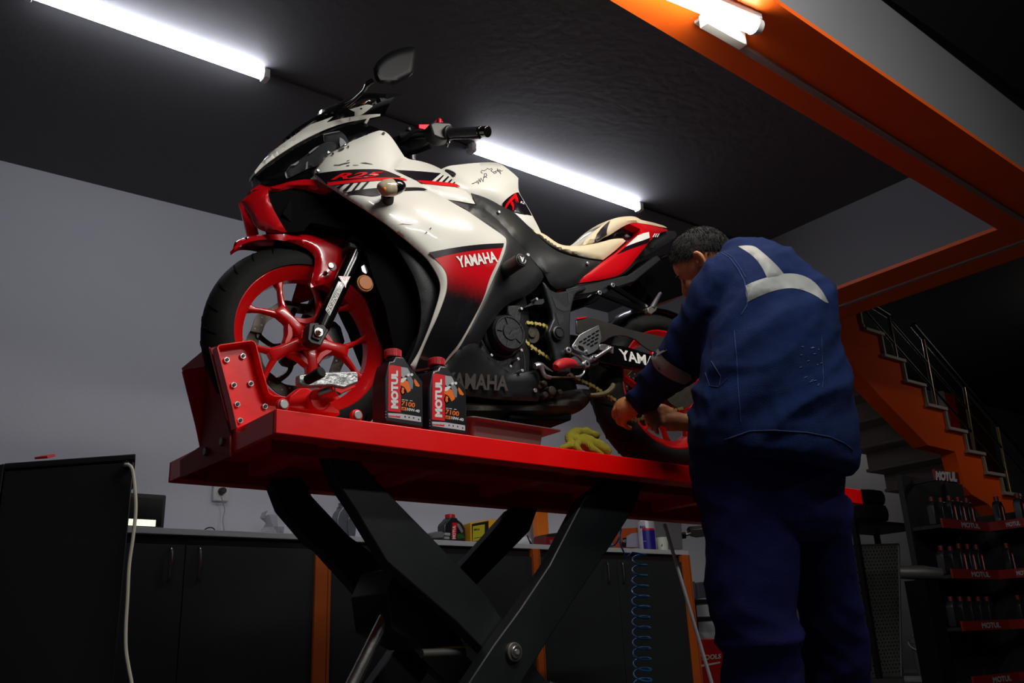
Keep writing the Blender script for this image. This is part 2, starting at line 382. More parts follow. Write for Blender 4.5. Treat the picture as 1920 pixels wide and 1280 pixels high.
MB().prism([tp(*p, .26) for p in Q('Z8', [(655, 860), (690, 838), (755, 835), (735, 868)])], tb*.1).build('warning_sticker', mat('yellow_paint', (225, 205, 30), .5), lift, label='yellow foot of the ram bracket')
pc = tp(961, 1222, .085)
MB().cyl(pc+tb*.01, pc-tb*.012, .026, n=28).build('pivot_washer', mat('worn_steel', (120, 118, 112), .5, metal=.8, noise_amt=.3, noise_scale=40), lift, bevel=.002)
MB().cyl(pc-tb*.012, pc-tb*.02, .017, n=28).build('pivot_bolt', M_steel, lift, bevel=.002)
MB().cyl(pc-tb*.02, pc-tb*.023, .007, n=16).build('pivot_bolt', M_zinc, lift)
MB().cyl(tp(1100, 1345, .1), tp(1100, 1345, .6), .02, n=14).build('cross_shaft', M_steelblk, lift)
# base frame on the floor (below the picture)
fb = MB()
for b in (.1, .6): tbox(fb, .05, 2.2, b-.04, b+.04, .0, .07)
for a in (.08, 2.15): tbox(fb, a, a+.08, .06, .64, .0, .07)
fb.build('base_frame', M_steelblk, lift, bevel=.005)
for b, (x0, x1) in ((.1, (.15, 1.95)), (.6, (.2, 2.0))):       # lower halves of the arms down to the base
    pz = TP(1.07, b, .52-.04)
for b, pa, pb_ in ((.165, tp(950, 1290, .135), TP(.35, .165, .06)), (.165, tp(1020, 1300, .165), TP(1.5, .165, .06)), (.585, tp(950, 1320, .585), TP(1.7, .585, .06)), (.645, tp(690, 1310, .645), TP(.45, .645, .06))):
    if pa.z > .1: MB().bar(pa, pb_, .045, .07).build('scissor_arm', M_steelblk, lift, bevel=.004)
# wheel chock bolted on the front edge
ck = lift
def plate(pts, b, th, name, m, **k): return MB().prism([tp(x, y, b) for x, y in pts], tb*th).build(name, m, lift, bevel=.0025, **k)
def tf(px, py, a): return apl(px, py, TO+ta*a, ta)            # pixel -> point on the vertical plane a
# near tray: back panel plus rim
tray = Q('S8', [(312, 140), (330, 122), (600, 84), (628, 95), (642, 125), (700, 360), (752, 530), (785, 556), (915, 572), (1000, 600), (900, 660), (700, 740), (480, 828), (440, 640)])
BT = .235
P = [tp(x, y, BT-.032) for x, y in tray]; MB().prism([p+tb*.032 for p in P], tb*.005).build('chock_side_plate', M_red, lift, bevel=.001); n = len(P); cen = sum(P, Vector())/n
mb = MB()
for i in range(len(P)-5): mb.bar(P[i]+tb*.016, P[i+1]+tb*.016, .032, .004, up=(P[i+1]-P[i]).cross(tb))
mb.build('chock_rim', M_red, lift, bevel=.0012)
mb2 = MB(); mb2.bar(P[0]+tb*.016, P[-1]+tb*.016, .032, .004, up=(P[-1]-P[0]).cross(tb)); mb2.bar(P[-1]+tb*.016, P[-2]+tb*.016, .032, .004, up=(P[-2]-P[-1]).cross(tb)); mb2.build('chock_rim', M_red, lift)
for x, y in [(383, 253), (521, 221), (443, 468), (589, 456), (473, 633), (711, 651), (497, 772)]:
    c = tp(*q('S8', x, y), BT)
    MB().cyl(c+tb*.001, c-tb*.007, .0088, n=6).build('chock_nut', M_zinc, lift, bevel=.0008)
    MB().cyl(c-tb*.007, c-tb*.010, .0045, n=10).build('chock_bolt', M_steelblk, lift)
# front plate facing forward (bolted to the front rail) and its flange
fp = [tf(*q('S8', x, y), -.004) for x, y in [(18, 322), (242, 138), (432, 872), (430, 1075), (160, 1200), (182, 996)]]
MB().prism(fp[:4]+[tf(*q('S8', 420, 1070), -.004), tf(*q('S8', 215, 1150), -.004)][:0]+[fp[5]], ta*-.006).build('chock_front_plate', M_redd, lift, bevel=.001)
MB().prism([tp(*q('S8', *p), .275) for p in [(240, 136), (262, 160), (452, 868), (440, 1070), (412, 1075), (425, 870)]], tb*.006).build('chock_flange', M_red, lift)
MB().prism([tf(*q('S8', x, y), -.002) for x, y in [(180, 985), (432, 868), (430, 1078), (0, 1260), (0, 1110)]], ta*-.004).build('front_bracket', M_redd, lift)
for x, y in [(360, 950), (218, 1035)]:
    c = tf(*q('S8', x, y), -.01)
    MB().cyl(c+ta*.004, c-ta*.008, .012, n=6).build('rail_bolt', mat('dull_bolt', (120, 100, 100), .4, metal=.7), lift, bevel=.001)
MB().prism([tp(*q('S8', *p), .252) for p in [(250, 148), (316, 130), (482, 834), (448, 872)]], tb*.005).build('chock_web', M_redd, lift)
# far side plate of the chock
MB().prism([p+tb*.25 for p in P], tb*.005).build('chock_side_plate', M_red, lift)
MB().prism([tf(*q('S8', x, y), .16)+tb*.1 for x, y in [(260, 560), (400, 500), (520, 800), (380, 860)]], ta*.01).build('chock_back_plate', M_red, lift)
# screw clamp on the deck edge
c0 = tp(*q('S8', 1190, 590), .04); c1 = c0+tb*.13
MB().cyl(c0, c1, .030, n=28).build('clamp_sleeve', M_red, lift, bevel=.004)
base = [tp(*q('S8', *p), .06) for p in [(915, 640), (930, 555), (1040, 470), (1250, 560), (1300, 640), (1360, 680), (1365, 722), (905, 660)]]
MB().prism(base, tb*.05).build('clamp_base', M_red, lift, bevel=.004)
r0 = tp(*q('S8', 1195, 570), .035); r1 = tp(*q('S8', 1400, 470), -.035)
r1 = tp(*q('S8', 1345, 500), .0)
MB().cyl(tp(*q('S8', 1165, 560), .06), r1, .0165, n=24).build('clamp_spindle', M_steel, lift, smooth=True)
lev = [tp(*q('S8', *p), -.01) for p in [(1008, 375), (1245, 352), (1495, 345), (1520, 365), (1520, 440), (1400, 490), (1290, 468), (1040, 478), (1005, 450)]]
MB().prism(lev, tb*.022).build('clamp_lever', mat('cast_aluminium', (185, 187, 188), .4, metal=.85, noise_amt=.12, noise_scale=30, bump=.4, bump_scale=60), lift, bevel=.004)
MB().prism([tp(*q('S8', *p), -.005) for p in [(1290, 475), (1480, 455), (1500, 480), (1370, 540), (1300, 510)]], tb*.03).build('clamp_jaw', M_red, lift, bevel=.002)
MB().cyl(tp(*q('S8', 1075, 425), -.02), tp(*q('S8', 1205, 350), -.07), .0125, .0145, n=20).build('lever_grip', mat('black_rubber', (15, 15, 16), .8), lift, bevel=.003, label='black rubber grip of the clamp')
for x, y in [(875, 632), (1508, 724)]:
    c = tp(*q('S8', x, y), .004)
    MB().cyl(c+tb*.012, c-tb*.001, .0165, n=20).build('roller_boss', M_red, lift, bevel=.002)
    MB().cyl(c, c-tb*.006, .012, n=20).build('roller_pin', M_zinc, lift, bevel=.002)
# ================================================================== MOTORCYCLE (frame: u forward-to-back, v away from the camera, w up)
BA = math.radians(-4)
bu = Vector((math.cos(BA), math.sin(BA), 0)); bv = Vector((-math.sin(BA), math.cos(BA), 0))
HUB = az(597, 623, TH+.298); BO = HUB+bv*.1; BO = Vector((BO.x, BO.y, TH))
bike = thing('motorcycle', 'white, red and black sport motorcycle standing on the red lift', 'motorcycle', BO, BA)
BI = WM[bike.name].inverted()
def L(px, py, v):
    return BI @ apl(px, py, BO+bv*v, bv)
def lp(u, v, w): return Vector((u, v, w))
# half width of the bodywork, sampled over the side view
FLD = [(480, 318, .02), (520, 275, .03), (560, 245, .045), (600, 218, .06), (640, 203, .075), (700, 185, .09), (700, 200, .11), (715, 215, .13), (560, 330, .08), (620, 290, .15),
       (600, 340, .14), (540, 290, .07), (680, 240, .15), (715, 250, .19), (760, 300, .18), (700, 330, .215), (735, 350, .225), (650, 370, .20), (720, 417, .24), (800, 400, .25),
       (880, 400, .225), (949, 450, .2), (870, 460, .24), (800, 480, .24), (940, 487, .21), (840, 530, .235), (910, 550, .205), (820, 600, .22), (870, 640, .2), (780, 690, .18), (845, 670, .18),
       (860, 740, .14), (1000, 745, .13), (1000, 690, .15), (900, 650, .17), (965, 562, .18), (1021, 515, .175), (987, 469, .175), (1044, 542, .155), (1089, 500, .15), (1120, 490, .145),
       (1050, 470, .155), (1000, 433, .14), (961, 396, .14), (900, 370, .17), (850, 375, .2), (879, 361, .19), (825, 315, .16), (850, 335, .18), (890, 305, .10), (930, 304, .08), (972, 334, .1),
       (972, 356, .11), (1014, 435, .10), (930, 350, .16), (1087, 530, .15), (1180, 480, .15), (1240, 430, .11), (1265, 440, .06), (1200, 400, .12), (1100, 450, .12), (460, 360, .04), (480, 400, .05), (540, 370, .11)]
_fp = np.array([f[:2] for f in FLD], float); _fv = np.array([f[2] for f in FLD])
_K = np.linalg.norm(_fp[:, None]-_fp, axis=2); _K = np.sqrt(_K**2+12**2)
_w = np.linalg.solve(_K+np.eye(len(FLD))*2.0, _fv-.15)
def _V0(px, py): return float(np.sqrt(((_fp-np.array([px, py]))**2).sum(1)+144) @ _w+.15)
_gx = np.arange(400, 1360, 8.0); _gy = np.arange(120, 840, 8.0)
_G = np.array([[_V0(x, y) for x in _gx] for y in _gy]); _kr = np.exp(-.5*(np.arange(-5, 6)/2.2)**2); _kr /= _kr.sum()
_G = np.apply_along_axis(lambda r: np.convolve(np.pad(r, 5, 'edge'), _kr, 'valid'), 1, _G); _G = np.apply_along_axis(lambda r: np.convolve(np.pad(r, 5, 'edge'), _kr, 'valid'), 0, _G)
def V(px, py):
    fx = min(max((px-400)/8, 0), len(_gx)-1.001); fy = min(max((py-120)/8, 0), len(_gy)-1.001); i, j = int(fx), int(fy); a, b = fx-i, fy-j
    return float(_G[j, i]*(1-a)*(1-b)+_G[j, i+1]*a*(1-b)+_G[j+1, i]*(1-a)*b+_G[j+1, i+1]*a*b)
def panel(name, poly, m, parent=bike, code='t', off=0, bulge=.006, edge=9, step=9, th=.004, mirror=True, vfn=None, label=None, flat=False, thing_=None):
    """one shell panel lying on the bodywork surface (and its twin on the far side)"""
    poly = Q(code, poly); vfn = vfn or (lambda x, y: -V(x, y))
    vs, fs, d = cdt(poly, step)
    out = []
    for (x, y), dd in zip(vs, d):
        b = bulge*(1-(1-min(dd/edge, 1))**2)
        out.append(L(x, y, vfn(x, y)-off-b+bulge))
    if flat or th == 0: inn = None
    be = boundary_edges(fs)
    n = len(out); mb = MB(); mb.v = list(out); mb.f = list(fs)
    if th:
        mb.v += [p+Vector((0, th, 0)) for p in out]; mb.f += [tuple(i+n for i in f[::-1]) for f in fs]
        mb.f += [(b, a, a+n, b+n) for a, b in be]
    o = mb.build(name, m, parent, smooth=True, local=True, label=label)
    if mirror:
        m2 = MB(); m2.v = [Vector((p.x, -p.y, p.z)) for p in mb.v]; m2.f = mb.f
        m2.build(name, m, parent, smooth=True, local=True)
    return o
def slab(name, poly, m, parent=bike, code='t', off=0, bulge=.01, edge=14, step=10, vfn=None, bridge=None, crown=0, label=None, seg=3, far=True):
    """a body running right through the bike: near face, far face and the wall joining them"""
    poly = Q(code, poly); vfn = vfn or (lambda x, y: -V(x, y))
    vs, fs, d = cdt(poly, step)
    near = []
    for (x, y), dd in zip(vs, d):
        near.append(L(x, y, vfn(x, y)-off-bulge*(1-(1-min(dd/edge, 1))**2)+bulge))
    n = len(near); mb = MB(); mb.v = list(near)+[Vector((p.x, -p.y, p.z)) for p in near]; mb.f = list(fs)+[tuple(i+n for i in f[::-1]) for f in fs]
    be = boundary_edges(fs)
    if bridge:
        keep = []
        for a, b in be:
            mx = (vs[a]+vs[b])/2
            if bridge(*mx): keep.append((a, b))
        be = keep
    cz = np.mean([p.z for p in near]); cx_ = np.mean([p.x for p in near])
    idx = {}
    def mid(i, k):
        if k == 0: return i
        if k == seg: return i+n
        if (i, k) not in idx:
            p, q_ = mb.v[i], mb.v[i+n]; t = k/seg; c = crown*4*t*(1-t)
            pt = p.lerp(q_, t); dv = Vector((0, 0, 1)) if pt.z > cz else Vector((0, 0, -.3))
            mb.v.append(pt+dv*c); idx[(i, k)] = len(mb.v)-1
        return idx[(i, k)]
    for a, b in be:
        for k in range(seg): mb.f.append((mid(b, k), mid(a, k), mid(a, k+1), mid(b, k+1)))
    return mb.build(name, m, parent, smooth=True, local=True, label=label)
def decal(name, poly, m, code='t', lift_=.0022, step=7, vfn=None, base=.006, parent=bike, label=None, off=0):
    poly = Q(code, poly); vfn = vfn or (lambda x, y: -V(x, y))
    vs, fs, d = cdt(poly, step)
    mb = MB(); mb.add([L(x, y, vfn(x, y)-off-lift_) for x, y in vs], fs)
    return mb.build(name, m, parent, smooth=True, local=True, label=label)
def dtext(name, body, quad, m, code='t', lift_=.004, vfn=None, parent=bike, **k):
    vfn = vfn or (lambda x, y: -V(x, y))
    return text_quad(name, body, Q(code, quad), lambda x, y: L(x, y, vfn(x, y)-lift_), m, parent, local=True, **k)
# materials
M_w = mat('white_fairing_paint', (224, 222, 213), .3, coat=.35, noise_amt=.015, noise_scale=3)
M_rf = mat('red_fairing_paint', (196, 10, 22), .2, coat=.7, noise_amt=.04, noise_scale=5)
M_rim = mat('red_rim_paint', (205, 14, 18), .26, coat=.4, noise_amt=.05, noise_scale=10)
M_mb = mat('matt_black_fairing', (27, 29, 31), .42, noise_amt=.1, noise_scale=6, bump=.06, bump_scale=300)
M_gb = mat('gloss_black', (7, 7, 9), .18, coat=.25)
M_vb = mat('void_black', (4, 4, 5), .85, spec=.12)
M_tyre = mat('tyre_rubber', (15, 16, 15), .72, spec=.25, noise_amt=.12, noise_scale=12, bump=.08, bump_scale=90)
M_eng = mat('engine_casting', (33, 35, 38), .45, metal=.3, noise_amt=.15, noise_scale=14, bump=.12, bump_scale=80)
M_frm = mat('frame_grey', (38, 42, 46), .38, metal=.4, noise_amt=.08, bump=.03)
M_al = mat('machined_aluminium', (200, 203, 208), .3, metal=.9, noise_amt=.06, noise_scale=30)
M_gold = mat('gold_chain', (205, 185, 110), .35, metal=.85, noise_amt=.15, noise_scale=60)
M_beige = mat('beige_seat_leather', (214, 199, 166), .55, noise_amt=.04, noise_scale=10, bump=.12, bump_scale=180)
M_decalb = mat('black_graphic', (18, 14, 22), .25, coat=.3)
M_decalr = mat('red_graphic', (222, 14, 22), .25, coat=.3)
M_decalw = mat('white_graphic', (238, 236, 230), .3)
M_decalg = mat('faded_grey_graphic', (74, 68, 64), .6)
M_grime = mat('grimy_metal', (62, 56, 48), .55, metal=.5, noise_amt=.3, noise_scale=25, bump=.2)
# gradient livery: red above, black below (a painted fade that belongs to the panel)
def gradient_mat():
    m = mat('red_to_black_livery', (190, 10, 24), .24, coat=.5); nt = m.node_tree; b = nt.nodes['Principled BSDF']
    tc = nt.nodes.new('ShaderNodeTexCoord'); sp = nt.nodes.new('ShaderNodeSeparateXYZ'); mr = nt.nodes.new('ShaderNodeMapRange'); cr = nt.nodes.new('ShaderNodeMix'); cr.data_type = 'RGBA'
    z0 = L(860, 562, -.2).z; z1 = L(860, 500, -.2).z
    mr.inputs['From Min'].default_value = z0; mr.inputs['From Max'].default_value = z1; mr.interpolation_type = 'SMOOTHSTEP'
    n = nt.nodes.new('ShaderNodeTexNoise'); n.inputs['Scale'].default_value = 90; ad_ = nt.nodes.new('ShaderNodeMath'); ad_.operation = 'MULTIPLY_ADD'; ad_.inputs[1].default_value = .03
    nt.links.new(tc.outputs['Object'], sp.inputs[0]); nt.links.new(tc.outputs['Object'], n.inputs['Vector'])
    nt.links.new(n.outputs['Fac'], ad_.inputs[0]); nt.links.new(sp.outputs['Z'], ad_.inputs[2]); nt.links.new(ad_.outputs[0], mr.inputs['Value'])
    nt.links.new(mr.outputs[0], cr.inputs[0]); cr.inputs[6].default_value = (.006, .006, .007, 1); cr.inputs[7].default_value = (*s2l((200, 10, 26)), 1)
    nt.links.new(cr.outputs[2], b.inputs['Base Color']); return m
M_grad = gradient_mat()
# ---------------- wheels
def wheel(cu_, cw, R, rr, tw, rw, phase, name, disc_v, disc_r, steer=0):
    c = Vector((cu_, 0, cw)); A = Vector((0, 1, 0))
    hw = tw/2
    prof = []
    for t in np.linspace(-1, 1, 17):                       # tyre outline
        a = t*1.9
        prof.append((R-hw*.92*(1-math.cos(a*.62))*1.15-(.0 if abs(t) < .8 else .012), hw*math.sin(a*.78)/math.sin(1.9*.78) if abs(t) < .85 else hw*(.96 if abs(t) < .95 else .8)*np.sign(t)))
    prof = [(R-h, s_*hw) for s_, h in ((0, 0), (.3, .004), (.55, .013), (.78, .028), (.93, .044), (1.0, .058), (.97, .075), (.86, R-rr-.002))]
    full = [(r, -s_) for r, s_ in prof[:0:-1]]+prof+[(rr-.006, hw*.7), (rr-.006, -hw*.7)]
    t_ = MB().lathe(full, c, A, n=72).build(name+'_tyre', M_tyre, bike, smooth=True, local=True, angle=50)
    # tread grooves cut as shallow dark bars
    g = MB(); ng = 26
    for k in range(ng):
        for s_ in (-1, 1):
            th0 = 2*PI*(k+(.5 if s_ > 0 else 0))/ng
            P = []
            for f, dth in ((.18, 0), (.4, .035), (.62, .075), (.8, .11)):
                h = np.interp(f, [0, .3, .55, .78, .93], [0, .004, .013, .028, .044]); r = R-h+.0006; th = th0+dth
                P.append(c+Vector((math.cos(th)*r, s_*f*hw, math.sin(th)*r)))
            g.tube(P, [.0012, .0028, .003, .0015], n=5, sub=3)
    g.build('tread_groove', M_vb, t_ if False else bike, local=True, kind='stuff', label='sweeping tread grooves')
    hr = rw/2
    rp = [(rr, -hr), (rr+.004, -hr+.004), (rr-.002, -hr+.012), (rr-.016, -hr+.020), (rr-.030, -hr+.034), (rr-.030, hr-.034), (rr-.016, hr-.02), (rr-.002, hr-.012), (rr+.004, hr-.004), (rr, hr),
          (rr-.006, hr+.001), (rr-.022, hr-.012), (rr-.038, hr-.03), (rr-.038, -hr+.03), (rr-.022, -hr+.012), (rr-.006, -hr-.001)]
    rim = MB().lathe(rp, c, A, n=80).build(name+'_rim', M_rim, bike, smooth=True, local=True, angle=40)
    def pt(r, th, v): return c+Vector((math.cos(th)*r, v, math.sin(th)*r))
    for k in range(5):
        th = math.radians(phase+72*k); mb = MB()
        def web(rings):                                     # rings: (r, th, half width, v centre, half depth)
            rs = []
            for r, t, hw_, vc, hd in rings:
                p = pt(r, t, vc); d = Vector((math.cos(t), 0, math.sin(t))); nn = Vector((-math.sin(t), 0, math.cos(t)))
                rs.append([p+nn*a*hw_+Vector((0, b*hd, 0)) for a, b in ((-1, -.55), (-.62, -1), (.62, -1), (1, -.55), (1, .8), (-1, .8))])
            mb.rings(rs)
        web([(.028, th, .022, -.012, .022), (.055, th, .019, -.014, .02), (.085, th, .017, -.014, .018), (.112, th, .021, -.012, .016), (.126, th, .026, -.010, .014)])
        for s_ in (-1, 1):
            web([(.108, th+s_*.07, .011, -.011, .015), (.128, th+s_*.16, .0095, -.009, .013), (.155, th+s_*.25, .0078, -.006, .011), (rr-.055, th+s_*.31, .008, -.002, .011), (rr-.034, th+s_*.345, .015, 0, .016)])
        mb.build('spoke', M_rim, bike, local=True, bevel=.0025, smooth=True)
    rs_ = []
    for k in range(60):
        t = 2*PI*k/60; rc_ = .064+.007*math.cos(5*(t-math.radians(phase))); 
        rs_.append([pt(rc_+a*.011, t, -.013+b*.016) for a, b in ((-1, -.6), (-.6, -1), (.6, -1), (1, -.6), (1, .8), (-1, .8))])
    MB().rings(rs_, closed=True).build('hub_web', M_rim, bike, local=True, smooth=True, angle=50)
    MB().lathe([(.012, -.045), (.03, -.045), (.034, -.03), (.034, .04), (.03, .05), (.012, .05)], c, A, n=32).build(name+'_hub', M_rim, bike, smooth=True, local=True, angle=40)
    # brake disc: wavy outer ring and carrier, on the far side
    ro = disc_r; n = 120; out = [pt(ro+.0035*math.cos(10*2*PI*i/n), 2*PI*i/n, disc_v) for i in range(n)]; inn = [pt(ro-.034+.002*math.cos(10*2*PI*i/n), 2*PI*i/n, disc_v) for i in range(n)]
    mb = MB(); o2 = Vector((0, .005, 0)); mb.v = out+inn+[p+o2 for p in out]+[p+o2 for p in inn]
    for i in range(n):
        j = (i+1) % n; mb.f += [(i, j, n+j, n+i), (2*n+j, 2*n+i, 3*n+i, 3*n+j), (i, 2*n+i, 2*n+j, j), (n+j, 3*n+j, 3*n+i, n+i)]
    d = mb.build('brake_disc', mat('brake_disc_steel', (72, 66, 58), .4, metal=.7, noise_amt=.2, noise_scale=30), bike, local=True); WM[d.name] = WM[bike.name]
    hb = MB()
    for k in range(40):
        hb.cyl(pt(ro-.012-.013*(k % 2), 2*PI*k/40, disc_v-.0006), pt(ro-.012-.013*(k % 2), 2*PI*k/40, disc_v+.0056), .0032, n=8)
    hb.build('disc_holes', mat('pale_hole', (150, 152, 155), .6), d, local=True, kind='stuff')
    cb = MB()
    for k in range(5):
        t = 2*PI*k/5+.3
        cb.tube([pt(.03, t, disc_v), pt(.075, t+.35, disc_v), pt(ro-.03, t+.15, disc_v)], [.011, .007, .009], n=8, sub=4)
        cb.cyl(pt(ro-.03, t+.15, disc_v-.005), pt(ro-.03, t+.15, disc_v+.008), .009, n=12)
    cb.cyl(pt(0, 0, disc_v-.004), pt(0, 0, disc_v+.006), .036, n=24)
    cb.build('disc_carrier', M_gb, d, smooth=True, local=True)
    return c
FC = wheel(0, .298, .300, .228, .112, .095, 137, 'front', .062, .150)
RC = wheel(1.38, .312, .312, .228, .15, .12, 112, 'rear', .09, .11)
# ---------------- fork
fb0 = L(590, 640, -.1); fb1 = L(683, 438, -.1)
fd = (fb1-fb0).normalized(); ft = fb0+fd*.62
for s_ in (-1, 1):
    def mv(p): return Vector((p.x, p.y*(-s_) if s_ > 0 else p.y, p.z))
    def mm(p): return Vector((p.x, p.y if s_ < 0 else -p.y, p.z))
    fk = MB().cyl(mm(fb0+fd*.045), mm(fb1), .0245, n=28).build('fork_leg', M_gb, bike, local=True, bevel=.002); WM[fk.name] = WM[bike.name]
    MB().cyl(mm(fb1), mm(fb1+fd*.05), .0205, .017, n=28).build('dust_seal', M_mb, fk, local=True, bevel=.002)
    MB().cyl(mm(fb1+fd*.05), mm(ft), .0165, n=24).build('fork_tube', M_steelblk, fk, local=True, smooth=True)
    lug = [mm(L(x, y, -.118)) for x, y in Q('Z2', [(788, 690), (800, 590), (900, 590), (918, 640), (870, 730), (810, 715)])]
    MB().prism(lug, (0, .045*(-s_) if s_ > 0 else .045, 0)).build('axle_clamp', M_mb, fk, local=True, bevel=.003)
    lug2 = [mm(L(x, y, -.124)) for x, y in Q('Z2', [(815, 680), (830, 602), (890, 600), (905, 630), (862, 700)])]
    MB().prism(lug2, (0, .01*(-s_) if s_ > 0 else .01, 0)).build('axle_clamp', M_mb, fk, local=True, bevel=.002)
ac = L(597, 623, -.125)
MB().cyl(ac, ac-Vector((0, .004, 0)), .0135, n=24).cyl(ac, ac-Vector((0, .012, 0)), .0095, n=6).build('axle_nut', M_zinc, bike, local=True, bevel=.001)
MB().cyl(ac-Vector((0, .012, 0)), ac-Vector((0, .02, 0)), .0055, n=14).build('axle_end', M_steel, bike, local=True, bevel=.0006)
MB().cyl((0, -.1, .298), (0, .1, .298), .009, n=14).build('axle', M_steel, bike, local=True)
MB().box(mm(ft)-fd*.05+Vector((0, -.1+.0, 0)) if False else (ft.x-fd.x*.10, 0, ft.z-fd.z*.10), (.09, .26, .03)).build('triple_clamp', M_mb, bike, local=True, bevel=.006)
MB().box((ft.x-fd.x*.28, 0, ft.z-fd.z*.28), (.08, .25, .035)).build('triple_clamp', M_mb, bike, local=True, bevel=.006)
# caliper on the far side
MB().prism([L(x, y, .045) for x, y in Q('t', [(628, 600), (640, 612), (648, 640), (632, 662), (606, 668), (600, 640), (612, 610)])], (0, .06, 0)).build('brake_caliper', M_gb, bike, local=True, bevel=.006)
# fork sticker: outlined letters and a red emblem
FV = lambda x, y: -.1-.0245
SK = 9.14
def k1(*pts): return [(580+a/SK, 500+b/SK) for a, b in pts]
decal('fork_sticker', k1((278, 738), (500, 245), (555, 262), (598, 315), (350, 838)), M_decalw, vfn=FV, lift_=.0006, label='white outlined lettering sticker')
decal('fork_sticker', k1((292, 738), (508, 258), (550, 272), (588, 316), (350, 820)), M_decalb, vfn=FV, lift_=.0012)
dtext('fork_lettering', 'DAINESE', [(580+545/SK, 500+268/SK), (580+300/SK, 500+735/SK), (580+350/SK, 500+812/SK), (580+585/SK, 500+322/SK)], M_decalw, vfn=FV, lift_=.0018, shear=.0, bold=.0)
decal('fork_emblem', k1((495, 160), (706, 165), (640, 290), (622, 362)), M_decalw, vfn=FV, lift_=.0014)
decal('fork_emblem', k1((515, 170), (690, 174), (632, 282), (612, 325)), M_decalr, vfn=FV, lift_=.002, label='red triangular emblem')
decal('fork_emblem', k1((585, 215), (635, 190), (625, 240), (605, 235)), M_decalw, vfn=FV, lift_=.0026)
# amber side reflector with its bracket
rc = L(684.5, 531, -.13)
MB().cyl(rc+Vector((0, .008, 0)), rc-Vector((0, .002, 0)), .0262, n=32).build('reflector_rim', mat('amber_rim', (140, 95, 30), .4), bike, local=True, bevel=.001)
MB().cyl(rc-Vector((0, .002, 0)), rc-Vector((0, .006, 0)), .0235, .020, n=32).build('side_reflector', mat('amber_lens', (190, 105, 12), .45, noise_amt=.25, noise_scale=60), bike, local=True, smooth=True, label='round amber reflector')
MB().prism([L(x, y, -.125) for x, y in Q('Z2', [(1110, 255), (1130, 240), (1150, 262), (1155, 285), (1140, 300), (1118, 285)])], (0, .01, 0)).build('reflector_bracket', M_al, bike, local=True, bevel=.001)
# ---------------- front fender: hollow arch
fen = Q('Z2', [(345, 140), (380, 108), (440, 84), (500, 68), (600, 60), (700, 60), (800, 65), (900, 71), (1000, 71), (1040, 72), (1052, 92), (1035, 150), (1010, 220), (975, 300), (930, 352), (870, 366), (810, 380), (806, 365), (820, 300), (835, 230), (828, 190), (790, 152), (720, 118), (640, 98), (560, 91), (480, 96), (400, 118), (352, 158)])
def fv_(x, y):
    t = min(1, max(0, (x-437)/120)); s_ = min(1, max(0, (y-455)/90))
    return -(.03+.045*math.sin(t*PI/2)+.022*s_)
slab('front_fender', fen, M_rf, vfn=fv_, bulge=.016, edge=16, step=7, bridge=lambda x, y: y < 445.5 or (x < 560 and y < 447) or x < 460 and y < 457, crown=.016, seg=6)
fc_ = L(q('Z2', 935, 256)[0], q('Z2', 935, 256)[1], -.112)
MB().cyl(fc_, fc_-Vector((0, .004, 0)), .013, n=20).build('fender_recess', mat('dark_red_recess', (90, 4, 10), .4), bike, local=True)
MB().cyl(fc_+Vector((-.006, -.003, 0)), fc_+Vector((-.006, -.009, 0)), .0085, n=20).build('fender_bolt', M_steel, bike, local=True, bevel=.001)
# ---------------- inner dark structure (fills the body between the side panels)
slab('inner_fairing', [(560, 345), (620, 338), (760, 330), (880, 380), (930, 450), (915, 520), (880, 600), (850, 660), (800, 690), (765, 705), (748, 700), (738, 650), (722, 575), (700, 520), (688, 480), (672, 452), (655, 450), (650, 440), (600, 436), (560, 430), (530, 400)], M_vb, vfn=lambda x, y: -(V(x, y)-.075 if x > 650 else .07), bulge=.0, step=16, label='dark inner fairing and radiator space')
panel('inner_cowl', [(716, 427), (740, 432), (777, 466), (811, 500), (822, 519), (828, 538), (824, 562), (815, 590), (800, 640), (780, 690), (765, 700), (760, 690), (782, 640), (790, 600), (789, 560), (778, 521), (762, 492), (740, 455)], M_mb, off=-.03, bulge=.004)
panel('inner_cowl', [(790, 450), (880, 400), (945, 440), (950, 470), (905, 560), (860, 650), (830, 690), (770, 705), (748, 690), (775, 640), (800, 600), (812, 560), (806, 515)], M_vb, off=-.035, bulge=0)
MB().prism([lp(.33, -.13, .28), lp(.36, -.13, .28), lp(.47, -.13, .62), lp(.44, -.13, .62)], (0, .26, 0)).build('radiator', M_vb, bike, local=True)
# ---------------- chin and intake
panel('chin_panel', [(60, 302), (150, 235), (215, 192), (345, 182), (332, 240), (370, 350), (440, 480), (520, 612), (380, 622), (300, 602), (245, 580), (200, 540), (175, 480), (150, 430), (110, 370)], M_rf, code='S3', bulge=.01, vfn=lambda x, y: -(.02+max(0, x-450)*.0010), label='red chin of the nose')
slab('intake_mouth', [(335, 235), (430, 213), (520, 185), (600, 168), (700, 172), (820, 205), (1000, 190), (1160, 300), (1280, 390), (1320, 500), (1250, 600), (1020, 570), (850, 530), (760, 520), (690, 600), (600, 615), (520, 608), (440, 480), (370, 350)], M_vb, code='S3', vfn=lambda x, y: -(.03+max(0, x-480)*.0006), bulge=0, step=14)
slab('chin_lip', [(150, 202), (215, 158), (285, 115), (335, 150), (350, 160), (420, 140), (560, 105), (700, 84), (800, 86), (860, 90), (888, 98), (840, 112), (920, 145), (1000, 182), (940, 207), (820, 202), (700, 166), (600, 166), (520, 184), (430, 214), (330, 192), (210, 188)], M_rf, code='S3', bulge=.008, edge=8, step=7, vfn=lambda x, y: -(.02+max(0, x-465)*.00078), label='red lip under the headlights')
